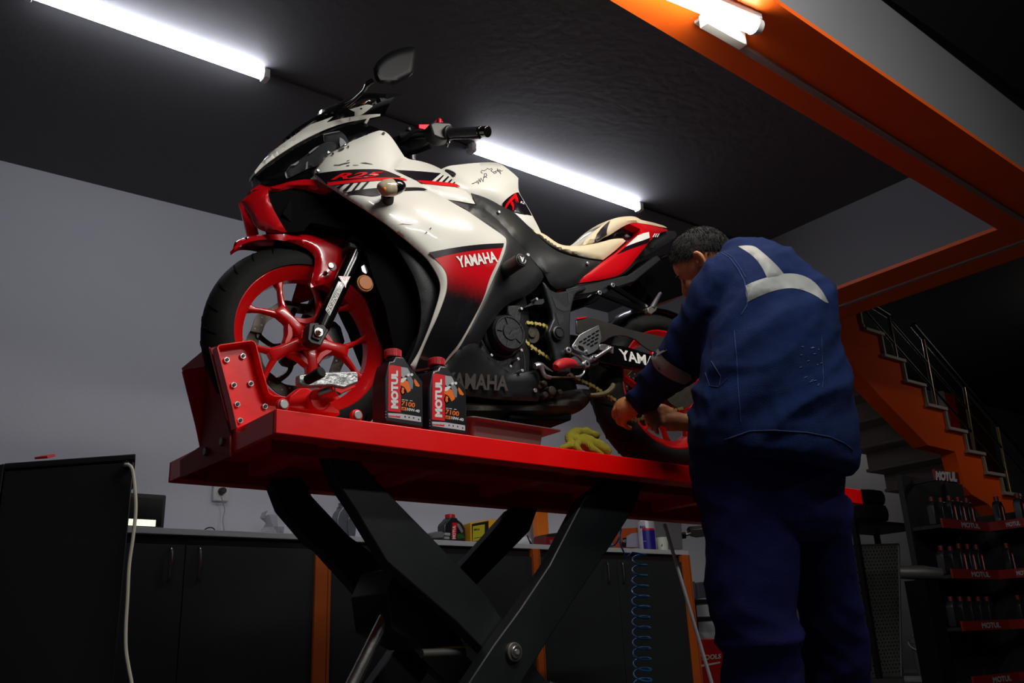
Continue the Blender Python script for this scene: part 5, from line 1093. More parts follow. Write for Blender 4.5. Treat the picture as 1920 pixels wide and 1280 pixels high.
# hair: cap over the crown and back of the head with strands
hm = MB()
n1, n2 = 40, 22; grid = []
for j in range(n2+1):
    row = []
    for i in range(n1):
        a = 2*PI*i/n1                                   # 0 = forward
        front = .5+.5*math.cos(a)
        lim = 2.0-1.02*front**1.1-.06*abs(math.sin(a))+.06*math.sin(a*7)
        t = lim*j/n2
        d = Vector((math.sin(t)*math.cos(a), math.sin(t)*math.sin(a), math.cos(t)))
        k_ = 1.05+.03*noise.noise(d*7)+.03*noise.noise(d*26)
        if j == n2: k_ = .99
        row.append(HCn+Up*.012+HR @ Vector((d.x*.093*k_*1.01, d.y*.074*k_*1.04, d.z*.088*k_*1.02)))
    grid.append(row)
hm.rings(grid, cap=True)
hair = hm.build('hair', M_hair, man, smooth=True, angle=80)
WM[hair.name] = WM[man.name]
st = MB(); rs_ = random.Random(5)
for k in range(1500):
    a = rs_.random()*2*PI; front = .5+.5*math.cos(a); lim = 1.98-1.02*front**1.1; t = lim*rs_.random()**.45
    def hd_(t, a, k_): d = Vector((math.sin(t)*math.cos(a), math.sin(t)*math.sin(a), math.cos(t))); return HCn+Up*.012+HR @ Vector((d.x*.0945*k_, d.y*.077*k_, d.z*.0905*k_))
    st.tube([hd_(t-.02, a, 1.03), hd_(t+.05, a+.05, 1.075), hd_(t+.11, a+.1, 1.06+rs_.random()*.06)], [.0014, .0012, .0004], n=3, cap=False)
st.build('hair_strand', M_hair, hair, kind='stuff')
# ================================================================== COUNTER AND CABINETS
CF = 4.2; CT = (ay(250, 993, CF).z+ay(1286, 1028, CF).z)/2
def cxp(px, py=1010, y=CF): return ay(px, py, y).x
M_top = mat('grey_worktop', (205, 205, 208), .6, noise_amt=.05, noise_scale=20)
M_cab = mat('charcoal_door', (38, 42, 44), .6, noise_amt=.08, noise_scale=6)
M_cabd = mat('dark_carcass', (34, 27, 22), .7)
M_ocab = mat('orange_laminate', (205, 95, 22), .5, noise_amt=.08, noise_scale=12)
CE = cxp(1291, 1030)
tag(MB().box(((-1.2+CE)/2, (CF+YW)/2, CT-.014), (CE+1.2, YW-CF, .028)).build('worktop', M_top, bevel=.002), 'long grey worktop running over the charcoal cabinets', 'worktop')
def at_y(px, py): return ay(px, py, CF).x
xs = dict(a=-1.1, g1=at_y(350, 1010), o1=at_y(590, 1040), o2=at_y(619, 1040), o3=at_y(997, 1040), o4=at_y(1010, 1040), g3=at_y(1161, 1096), o5=at_y(1277, 1040), o6=at_y(1290, 1040))
def cabinet(x0, x1, gaps, handles, lab, orange=()):
    t = thing('base_cabinet', lab, 'cabinet', ((x0+x1)/2, 4.5, 0))
    MB().box(((x0+x1)/2, 4.51, (CT-.028)/2), (x1-x0, .56, CT-.03)).build('carcass', M_cabd, t)
    e = [x0]+gaps+[x1]; doors = []
    for a, b in zip(e, e[1:]):
        d = MB().box(((a+b)/2, CF+.012, (CT-.065)/2+.02), (b-a-.005, .018, CT-.12)).build('door', M_cab, t, bevel=.001); WM[d.name] = WM[t.name]; doors.append((a, b, d))
    for px, py0, py1 in handles:
        p0, p1 = ay(px, py0, CF-.02), ay(px, py1, CF-.02); x = (p0.x+p1.x)/2
        d = next((dd for a, b, dd in doors if a <= x <= b), doors[0][2])
        h = MB().tube([(x, CF+.004, p0.z), (x, CF-.012, p0.z-.008), (x, CF-.017, (p0.z+p1.z)/2), (x, CF-.012, p1.z+.008), (x, CF+.004, p1.z)], [.005, .006, .0075, .006, .005], n=8, sub=4)
        h.build('handle', mat('chrome_handle', (150, 152, 155), .25, metal=1), d, smooth=True)
    for a, b in orange:
        MB().box(((a+b)/2, CF+.005, (CT-.03)/2), (b-a, .04, CT-.03)).build('orange_panel', M_ocab, t, bevel=.001)
        MB().box(((a+b)/2+.3*(b-a), CF-.0155, (CT-.03)/2), (.002, .002, CT-.03)).build('panel_groove', M_cabd, t)
    return t
cabinet(xs['a'], xs['o2'], [-.38, xs['g1']], [(321, 1026, 1086), (375, 1026, 1086)], 'charcoal cabinet under the worktop with an orange end panel, beside the black tool cabinet', [(xs['o1'], xs['o2'])])
cabinet(xs['o2']+.002, xs['o4'], [(xs['o2']+xs['o3'])/2], [(842, 1040, 1090)], 'charcoal cabinet seen between the scissor lift arms', [(xs['o3'], xs['o4'])])
cabinet(xs['o4']+.002, xs['o6'], [xs['g3']], [(1143, 1053, 1092), (1171, 1053, 1092)], 'charcoal cabinet behind the blue coiled hose', [(xs['o5'], xs['o6'])])
# ---- things on the worktop
CY = 4.42
def cw(px, py, y=CY): p = ay(px, py, y); return p
def onbox(name, lab, cat, px0, px1, pytop, m, y=CY, dep=.12, bev=.004, group=None):
    a = cw(px0, 1000, y).x; b = cw(px1, 1000, y).x; zt = cw((px0+px1)/2, pytop, y).z
    t = thing(name, lab, cat, ((a+b)/2, y+dep/2, CT), 0, group)
    return t, a, b, zt
mon, a, b, zt = onbox('monitor', 'flat black computer monitor on the worktop beside the black tool cabinet', 'monitor', 150, 307, 922, M_black, y=4.5)
MB().box(((a+b)/2, 4.5+.02, (CT+.03+zt)/2), (b-a, .03, zt-CT-.03)).build('screen_housing', M_black, mon, bevel=.006)
MB().box(((a+b)/2, 4.5+.003, (CT+.05+zt-.02)/2), (b-a-.03, .004, zt-CT-.07)).build('screen', M_gb, mon)
MB().box(((a+b)/2, 4.55, CT+.03), (.05, .05, .06)).build('stand', M_black, mon).parent = mon
MB().box(((a+b)/2, 4.55, CT+.006), (.2, .14, .012)).build('stand_foot', M_black, mon, bevel=.003)
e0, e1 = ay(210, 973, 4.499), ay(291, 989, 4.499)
MB().box(((e0.x+e1.x)/2, 4.4995, CT+.062), (e1.x-e0.x, .002, .03)).build('screen_streak', mat('emissive_streak', (240, 250, 220), .5, emit=(.85, 1, .6), estr=1.3), mon)  # emissive strip makes a bright streak low on the dark screen
# wall socket and plug
sk = ay(412, 925, YW)
so = thing('wall_socket', 'white wall socket with a black plug above the worktop', 'socket', (sk.x, YW, sk.z))
MB().box((sk.x, YW-.012, sk.z), (.085, .024, .085)).build('socket_plate', M_white, so, bevel=.005)
MB().cyl((sk.x, YW-.022, sk.z+.008), (sk.x, YW-.06, sk.z+.008), .02, .016, n=18).build('plug', M_black, so, bevel=.003)
cable([ay(415, 932, YW-.06), ay(421, 955, YW-.05), ay(418, 978, YW-.06), (ay(424, 992, YW-.1).x, YW-.12, CT+.006)], .003, mat('grey_cord', (160, 160, 158), .5), 'hanging_cord', 'thin pale cord hanging from the wall socket')
cable([(cw(378, 1000).x, 4.5, CT+.002), tuple(cw(388, 990, 4.45)), tuple(cw(402, 992, 4.45)), (cw(412, 1000).x, 4.5, CT+.002)], .003, M_cable, 'thin_cable', 'short black cable looping on the worktop below the socket')
def lump(name, lab, cat, cpx, pyt, wpx, m, y=CY, dep=.14, seed=0, amp=.085):
    c = cw(cpx, 1000, y); zt = cw(cpx, pyt, y).z; w_ = wpx/FPX*4.1/2; h = zt-CT
    mb = MB().ball((c.x, y+dep/2, CT+h*.45), 1, 24, (w_, dep/2, h*.6))
    for i, v in enumerate(mb.v):
        d = noise.noise(v*14+Vector((seed, 0, 0)))*amp+noise.noise(v*38)*amp*.4
        v2 = v+(v-Vector((c.x, y+dep/2, CT+h*.45))).normalized()*d; v2.z = max(v2.z, CT+.001); mb.v[i] = v2
    return tag(mb.build(name, m, smooth=True, angle=30), lab, cat)
lump('plastic_bag', 'crumpled white plastic bag on the worktop left of the grey bottle', 'bag', 545, 958, 112, mat('white_bag', (215, 216, 222), .5), seed=2)
lump('plastic_bag', 'small white bag on the worktop behind the scissor arm, beside the yellow box', 'bag', 992, 1003, 46, mat('white_bag', (215, 216, 222), .5), seed=5, dep=.1, amp=.02)
cable([(cw(985, 1010).x, 4.36, CT+.001), tuple(cw(989, 1004, 4.36)), tuple(cw(992, 1012, 4.36)), (cw(991, 1020).x, 4.36, CT+.001)], .004, M_cable, 'bag_handle_cord', 'black cord loop over the small white bag', n=6)
def bottle(name, lab, px0, px1, pyt, m, mcap, y=CY, cap_h=.03, prof=None, group=None, handle=True):
    a = cw(px0, 1000, y).x; b = cw(px1, 1000, y).x; zt = cw((px0+px1)/2, pyt, y).z; w_ = b-a; h = zt-CT
    t = thing(name, lab, 'bottle', ((a+b)/2, y+.04, CT), 0, group)
    prof = prof or [(0, 0), (1, 0), (1, .55), (.86, .72), (.66, .82), (.62, .88), (.28, .88), (.24, .82), (.04, .68), (0, .6)]
    o = MB().prism([Vector((a+w_*x, y, CT+.001+h*z)) for x, z in prof], (0, .075, 0)).build('bottle_body', m, t, bevel=.008, bseg=3)
    cxx = a+w_*.45
    MB().cyl((cxx, y+.037, CT+h*.87), (cxx, y+.037, zt), w_*.2, n=20).build('cap', mcap, t, bevel=.003)
    return t, a, b, zt, h, w_
M_cap = mat('red_cap', (196, 14, 30), .4, noise_amt=.05)
M_bott = mat('black_bottle_plastic', (26, 27, 34), .35, coat=.2)
t, a, b, zt, h, w_ = bottle('oil_bottle', 'silver grey oil bottle standing on the worktop behind the lift arms', 631, 668, 941, mat('silver_bottle', (120, 126, 134), .35, metal=.5), mat('silver_bottle', (120, 126, 134), .35), y=4.4, prof=[(.05, 0), (.95, 0), (1, .3), (.98, .58), (.85, .74), (.62, .86), (.6, .92), (.3, .92), (.28, .84), (.12, .74), (.0, .55), (.04, .25)])
MB().tube([(a+w_*.95, 4.395, CT+h*.62), (a+w_*.6, 4.39, CT+h*.6), (a+w_*.55, 4.39, CT+h*.45), (a+w_*.62, 4.392, CT+h*.1)], .004, n=8, sub=4).build('moulded_ridge', mat('silver_bottle', (120, 126, 134), .35), t, smooth=True)
t, a, b, zt, h, w_ = bottle('oil_bottle', 'small black oil bottle with a red cap on the worktop', 833, 873, 963, M_bott, M_cap, y=4.4)
def flat(name, pts, y, m, par, th=.0015, off=0): return MB().prism([ay(x, yy, y-off) for x, yy in pts], (0, -th, 0)).build(name, m, par)
z3 = lambda L_: [(790+x/6.62, 950+y/6.62) for x, y in L_]
z4 = lambda L_: [(1080+x/7.385, 950+y/7.385) for x, y in L_]
M_lred = mat('label_red', (215, 8, 28), .4); M_lw = mat('label_white', (225, 225, 225), .4)
flat('label', z3([(372, 400), (385, 195), (440, 195), (432, 405)]), 4.4, M_lred, t)
text_quad('lettering', 'MOTUL', z3([(428, 395), (424, 228), (390, 228), (385, 398)]), lambda x, y: ay(x, y, 4.397), M_lw, t, bold=.05)
flat('label', z3([(445, 200), (475, 215), (520, 300), (500, 330), (440, 230)]), 4.4, mat('label_grey', (120, 122, 128), .4), t)
flat('label', z3([(440, 345), (470, 330), (520, 345), (540, 385), (445, 400)]), 4.4, mat('label_green', (30, 90, 40), .4), t)
for p in ([(295, 318), (362, 322), (360, 360), (292, 352)], [(288, 368), (352, 370), (352, 402), (284, 398)]):
    bx = MB().prism([ay(x, y, 4.33) for x, y in z3(p)], (0, .03, 0)).build('small_box', mat('pale_carton', (170, 172, 174), .6), bevel=.002); tag(bx, 'tiny pale carton '+('upper' if p[0][1] < 340 else 'lower')+' of two stacked before the black bottle on the worktop', 'box')
tag(MB().prism([ay(x, y, 4.32) for x, y in z3([(100, 330), (180, 305), (270, 305), (290, 330), (285, 392), (140, 398)])], (0, .09, 0)).build('grey_cloth', mat('grey_rag', (112, 112, 116), .9, noise_amt=.2, noise_scale=30, bump=.4, bump_scale=60), bevel=.01), 'folded grey rag left of the black oil bottle on the worktop', 'cloth')
tag(MB().prism([ay(x, y, 4.3) for x, y in z3([(140, 398), (360, 402), (545, 410), (545, 425), (150, 420)])], (0, .14, 0)).build('black_tray', M_black, bevel=.002), 'thin black tray under the grey rag and oil bottle', 'tray')
# battery box
bb = thing('battery_box', 'yellow cardboard box with a black window and yellow label on the worktop', 'box', (cw(915, 1000).x, 4.45, CT))
q1 = [ay(x, y, 4.36) for x, y in z3([(612, 432), (606, 198), (838, 155), (838, 432)])]
MB().prism([q1[0], q1[1], q1[2], q1[3]], (.012, .14, 0)).build('carton', mat('yellow_carton', (225, 165, 30), .6), bb, bevel=.001)
MB().prism([ay(x, y, 4.37) for x, y in z3([(838, 432), (838, 156), (1010, 156), (1010, 432)])], (0, .12, 0)).build('carton', mat('yellow_carton', (225, 165, 30), .6), bb)
flat('black_panel', z3([(630, 430), (625, 212), (832, 172), (835, 430)]), 4.36, M_black, bb)
flat('label', z3([(638, 428), (640, 240), (785, 216), (783, 408)]), 4.36, mat('lime_label', (190, 180, 30), .6), bb, off=.002)
text_quad('lettering', 'BERGA', z3([(655, 298), (728, 288), (728, 262), (655, 270)]), lambda x, y: ay(x, y, 4.3555), M_black, bb, bold=.03)
flat('label_line', z3([(655, 385), (770, 368), (770, 374), (655, 391)]), 4.36, M_black, bb, th=.001, off=.0035)
# orange-edged board
ob = thing('framed_board', 'grey board with orange side frames standing at the back of the worktop', 'board', (ay(1046, 980, 4.62).x, 4.63, CT))
xa, xb, xc, xd = [ay(v, 990, 4.62).x for v in (1004, 1024, 1069, 1092)]; zt = ay(1046, 925, 4.62).z
MB().box(((xa+xb)/2, 4.62, (CT+zt)/2), (xb-xa, .05, zt-CT)).build('side_frame', mat('orange_edge', (238, 122, 25), .5), ob, bevel=.002)
MB().box(((xc+xd)/2, 4.62, (CT+zt)/2), (xd-xc, .05, zt-CT)).build('side_frame', mat('orange_edge', (238, 122, 25), .5), ob, bevel=.002)
MB().box(((xb+xc)/2, 4.635, (CT+zt)/2), (xc-xb, .02, zt-CT)).build('board', M_wall, ob)
# red case with black lid
rcx = thing('tool_case', 'dark red case with a black lid on the worktop by the orange board', 'case', (cw(1050, 1000).x, 4.42, CT))
MB().prism([ay(x, y, 4.38) for x, y in z3([(1542, 470), (1540, 362), (1830, 352), (1830, 475)])], (0, .12, 0)).build('case_body', mat('dark_red_plastic', (120, 16, 24), .45), rcx, bevel=.004)
MB().prism([ay(x, y, 4.375) for x, y in z3([(1548, 362), (1572, 335), (1750, 312), (1830, 315), (1830, 358)])], (0, .13, 0)).build('case_lid', M_black, rcx, bevel=.003)
for p in ([(1590, 410), (1640, 405), (1645, 455), (1595, 458)], [(1660, 405), (1740, 395), (1735, 450), (1665, 452)]): flat('case_sticker', z3(p), 4.38, mat('pink_sticker', (165, 70, 78), .5), rcx)
# right-hand group
gb_ = tag(MB().prism([ay(x, y, 4.5) for x, y in z4([(330, 560), (460, 330), (560, 330), (560, 560)])], (0, .08, 0)).build('paint_tin', mat('teal_plastic', (24, 84, 78), .5), bevel=.004), 'dark teal box behind the blue hose on the worktop', 'box')
pc_ = thing('carton', 'open orange and white carton beside the blue spray can', 'box', (cw(1185, 1000).x, 4.45, CT))
MB().prism([ay(x, y, 4.42) for x, y in z4([(622, 555), (618, 300), (885, 285), (885, 560)])], (0, .1, 0)).build('carton_body', mat('orange_carton', (185, 78, 24), .6), pc_, bevel=.002)
flat('white_panel', z4([(695, 556), (700, 410), (760, 370), (885, 350), (885, 558)]), 4.42, mat('pale_lilac', (165, 162, 180), .5), pc_)
flat('black_panel', z4([(612, 555), (650, 430), (698, 425), (700, 556)]), 4.42, M_black, pc_, th=.001)
text_quad('lettering', 'NO', z4([(648, 490), (692, 488), (692, 450), (648, 455)]), lambda x, y: ay(x, y, 4.4175), M_lw, pc_)
def can(px0, px1, pyt, y):
    a, b = ay(px0, 1000, y).x, ay(px1, 1000, y).x; return (a+b)/2, (b-a)/2, ay((px0+px1)/2, pyt, y).z
x, r, zt = can(1201, 1224, 984, 4.36)
sp = thing('spray_can', 'white and blue spray can standing near the worktop edge', 'can', (x, 4.36, CT))
H = zt-CT+.02
MB().cyl((x, 4.36, CT+.001), (x, 4.36, CT+H), r, n=32).build('can_body', mat('can_white', (205, 205, 215), .3, metal=.2), sp, smooth=True)
def canarc(z0, z1, a0, a1, m, name='label'):
    mb = MB(); n = 10
    P = [[Vector((x+(r+.0008)*math.sin(t), 4.36-(r+.0008)*math.cos(t), z)) for t in np.linspace(a0, a1, n)] for z in (z0, z1)]
    mb.v = P[0]+P[1]; mb.f = [(i, i+1, n+i+1, n+i) for i in range(n-1)]
    return mb.build(name, m, sp, smooth=True)
canarc(CT+.002, CT+H*.70, -1.3, .35, mat('label_blue', (32, 18, 140), .4)); canarc(CT+H*.70, CT+H*.76, -1.3, .3, M_lred)
text_quad('lettering', 'BEL', z4([(885, 298), (975, 298), (972, 262), (885, 262)]), lambda a_, b_: ay(a_, b_, 4.36-r-.0015), mat('label_blue', (32, 18, 140), .4), sp, bold=.04)
text_quad('lettering', 'the tool', z4([(905, 485), (972, 480), (972, 462), (905, 467)]), lambda a_, b_: ay(a_, b_, 4.36-r-.0015), M_lw, sp)
MB().cyl((x, 4.36, CT+H), (x, 4.36, CT+H+.03), r*.75, r*.5, n=20).build('can_cap', M_lw, sp, bevel=.003)
x, r, zt = can(1232, 1248, 1008, 4.34)
cu = thing('paper_cup', 'small white paper cup with a printed mark on the worktop', 'cup', (x, 4.34, CT))
MB().lathe([(r*.8, 0), (r, zt-CT), (r*.94, zt-CT), (r*.75, .004), (0, .004), (0, 0)], (x, 4.34, CT+.001), (0, 0, 1), n=28, closed=False).build('cup_wall', mat('paper_white', (225, 228, 215), .6), cu, smooth=True, angle=40)
flat('printed_mark', z4([(1160, 545), (1185, 535), (1185, 512), (1195, 512), (1195, 545)]), 4.34-r, M_black, cu, th=.0008)
pb_ = ay(1280, 1000, 4.45)
tag(MB().prism([ay(x_, y_, 4.45) for x_, y_ in z4([(1060, 575), (1060, 200), (1460, 200), (1478, 585)])], (0, .02, 0)).build('upright_board', mat('grey_board', (122, 120, 124), .7), bevel=.001), 'plain grey board standing upright at the end of the worktop', 'board')
# coiled air hose
hs = []
for k in range(0, 15*16):
    t = k/16; py = 1040+t*19.5; px = 1199+6*min(1, t/12); c = ad(px, py, 4.0-.0)
    a = 2*PI*t; r = .026+.008*math.sin(min(t, 6)/6*PI/2)
    hs.append(c+Vector(RGT)*r*math.cos(a)*1.15+Vector(FWD)*r*math.sin(a)+Vector((0, 0, .004*math.sin(a))))
top = [ad(1163, 930, 4.15), ad(1162, 1000, 4.05), ad(1163, 1020, 4.0), ad(1174, 1045, 3.98), ad(1186, 1035, 4.0)]
tag(MB().tube(top+hs, .0042, n=8).build('coiled_air_hose', mat('blue_hose', (20, 120, 185), .3, coat=.4), smooth=True, angle=80), 'blue coiled air hose hanging in front of the cabinet', 'hose')
cable([tuple(ad(1145, 1015, 4.3)), tuple(ad(1150, 1022, 4.2)), tuple(ad(1160, 1010, 4.15)), tuple(ad(1165, 990, 4.1))], .004, mat('blue_hose', (14, 88, 140), .3), 'air_hose', 'short straight piece of blue hose lying at the worktop edge')
# steel rod leaning under the lift's rear
cable([tuple(ad(1246, 982, 3.55)), tuple(ad(1336, 1285, 3.3)), tuple(Vector((ad(1336, 1285, 3.3).x+.03, ad(1336, 1285, 3.3).y, .0)))], .0068, mat('bright_rod', (230, 228, 235), .35, metal=.2), 'steel_rod', 'long bright steel rod leaning beside the mechanic', 'rod', sub=0)
lt = thing('table_latch', 'steel latch with a black knob under the rear of the red lift', 'latch', ad(1300, 1000, 3.1))
MB().cyl(ad(1278, 1004, 3.1), ad(1286, 1003, 3.1), .011, n=16).build('knob', M_gb, lt, bevel=.002)
MB().tube([ad(1284, 1003, 3.1), ad(1296, 1000, 3.1)], .005, n=8).build('pin', M_steel, lt)
MB().prism([ad(x_, y_, 3.1) for x_, y_ in [(1292, 998), (1296, 992), (1322, 990), (1332, 992), (1334, 1004), (1306, 1008), (1294, 1005)]], Vector(FWD)*.05).build('latch_body', mat('worn_alloy', (120, 120, 112), .45, metal=.7), lt, bevel=.003)
# ---- behind the cabinet end: grey bins, black stand, red machine
tag(MB().prism([ay(x_, y_, 4.55) for x_, y_ in [(1291, 1122), (1289, 1092), (1303, 1089), (1305, 1122)]], (0, .15, 0)).build('grey_container', mat('grey_bin', (92, 92, 100), .6), bevel=.004), 'grey container on the black stand right beside the cabinet end', 'container')
tag(MB().prism([ay(x_, y_, 4.55) for x_, y_ in [(1311, 1122), (1308, 1092), (1320, 1090), (1326, 1120)]], (0, .12, 0)).build('grey_container', mat('grey_bin2', (82, 82, 90), .6), bevel=.004), 'second grey container on the black stand, nearer the mechanic', 'container')
st_ = thing('equipment_stand', 'black equipment stand behind the mechanic, carrying two grey containers', 'stand', (ay(1320, 1150, 4.6).x, 4.6, 0))
x0_, x1_ = ay(1290, 1124, 4.45).x, ay(1345, 1124, 4.45).x; zz = ay(1310, 1123, 4.45).z; zz2 = ay(1310, 1160, 4.45).z
MB().box(((x0_+x1_)/2, 4.56, zz-.015), (x1_-x0_, .24, .03)).build('shelf', M_black, st_, bevel=.003)
MB().box(((x0_+x1_)/2, 4.56, zz2), (x1_-x0_, .24, .03)).build('shelf', M_black, st_, bevel=.003)
for xx in (x0_+.02, x1_-.02):
    for yy in (4.46, 4.66): MB().box((xx, yy, zz/2), (.025, .025, zz)).build('leg', M_black, st_)
rm = thing('toolbox', 'red tool box with pale lettering on the floor behind the mechanic', 'toolbox', (ay(1335, 1250, 4.3).x, 4.3, 0))
zt = ay(1330, 1196, 4.2).z; xl, xr = CE+.01, ay(1375, 1230, 4.2).x
MB().box(((xl+xr)/2, 4.3, zt/2), (xr-xl, .2, zt)).build('box_body', mat('toolbox_red', (150, 12, 18), .4, coat=.2), rm, bevel=.01)
mwr = mat('worn_white_print', (175, 165, 160), .6)
flat('pale_stripe', [(1314, 1246), (1350, 1240), (1350, 1243), (1314, 1250)], 4.2, mwr, rm)
text_quad('lettering', 'TOOLS', [(1314, 1238), (1352, 1234), (1352, 1225), (1314, 1228)], lambda a_, b_: ay(a_, b_, 4.197), mwr, rm, bold=.03)
# ================================================================== LEFT TOOL CABINET
c1 = az(255, 850, HC+.5); c0 = az(8, 868, HC+.5)
dv = (c1-c0); dvn = dv.normalized(); vb = Vector((c1.x, c1.y, 0)).normalized(); vl = Vector((c0.x, c0.y, 0)).normalized()
tc_ = thing('tool_cabinet', 'tall black steel tool cabinet with a pale cable over its side', 'cabinet', (c0+c1)/2*1)
tc_.location.z = 0; WM[tc_.name] = Matrix.Translation(tc_.location)
M_tc = mat('black_cabinet_steel', (11, 13, 14), .6, noise_amt=.12, noise_scale=6, bump=.04)
d2 = vb*.42; d1 = (vl*.42).lerp(vb*.42, .3)
lidp = [c0-dvn*.25*0, c1, c1+d2, c0+d1]
MB().prism([Vector((p.x, p.y, c1.z)) for p in lidp], (0, 0, -.016)).build('lid', M_tc, tc_, bevel=.003)
inn = [c0+dvn*.004+vb*.003, c1-dvn*.003+vb*.003, c1+d2-dvn*.006, c0+d1]
MB().prism([Vector((p.x, p.y, c1.z-.019)) for p in inn], (0, 0, -(c1.z-.05))).build('cabinet_body', M_tc, tc_, bevel=.003)
lf = az(-60, 885, HC+.5)
MB().prism([Vector((p.x, p.y, c1.z)) for p in (c0, c0+d1, lf+vl*.42, lf)], (0, 0, -.9*c1.z)).build('side_door', M_tc, tc_, bevel=.003)
for p in inn[:2]+inn[2:]:
    MB().cyl((p.x*.98+tc_.location.x*.02, p.y*.98+tc_.location.y*.02, 0), (p.x*.98+tc_.location.x*.02, p.y*.98+tc_.location.y*.02, .05), .025, n=14).build('caster', M_dark, tc_)
gl = apl(240, 872, c0, (dvn.y, -dvn.x, 0)); nrm = Vector((dvn.y, -dvn.x, 0)); nrm = nrm if nrm.dot(Vector(CAM)-gl) > 0 else -nrm
MB().cyl(gl-nrm*.001, gl+nrm*.014, .012, .009, n=18).build('cable_gland', M_gb, tc_, bevel=.002)
cable([gl+nrm*.012]+[apl(x_, y_, c0+nrm*o, nrm) for x_, y_, o in [(245, 874, .018), (250, 890, .014), (254, 930, .01), (254, 965, .008), (249, 1010, .008), (242, 1060, .008), (239, 1120, .008), (236, 1170, .008), (236, 1215, .008), (241, 1250, .008), (248, 1290, .008), (252, 1360, .008)]], .0042, mat('cream_cable', (190, 186, 168), .5), 'power_cable', 'cream coloured cable hanging down the side of the black tool cabinet')
rd = ad(76, 858, 2.35)
tag(MB().prism([ad(x_, y_, 2.35) for x_, y_ in [(65, 861), (64, 857), (88, 854), (90, 859)]], Vector(FWD)*.04).build('red_tool', mat('red_rubber', (190, 30, 42), .5), bevel=.001), 'small red tool lying on top of the black tool cabinet', 'tool')
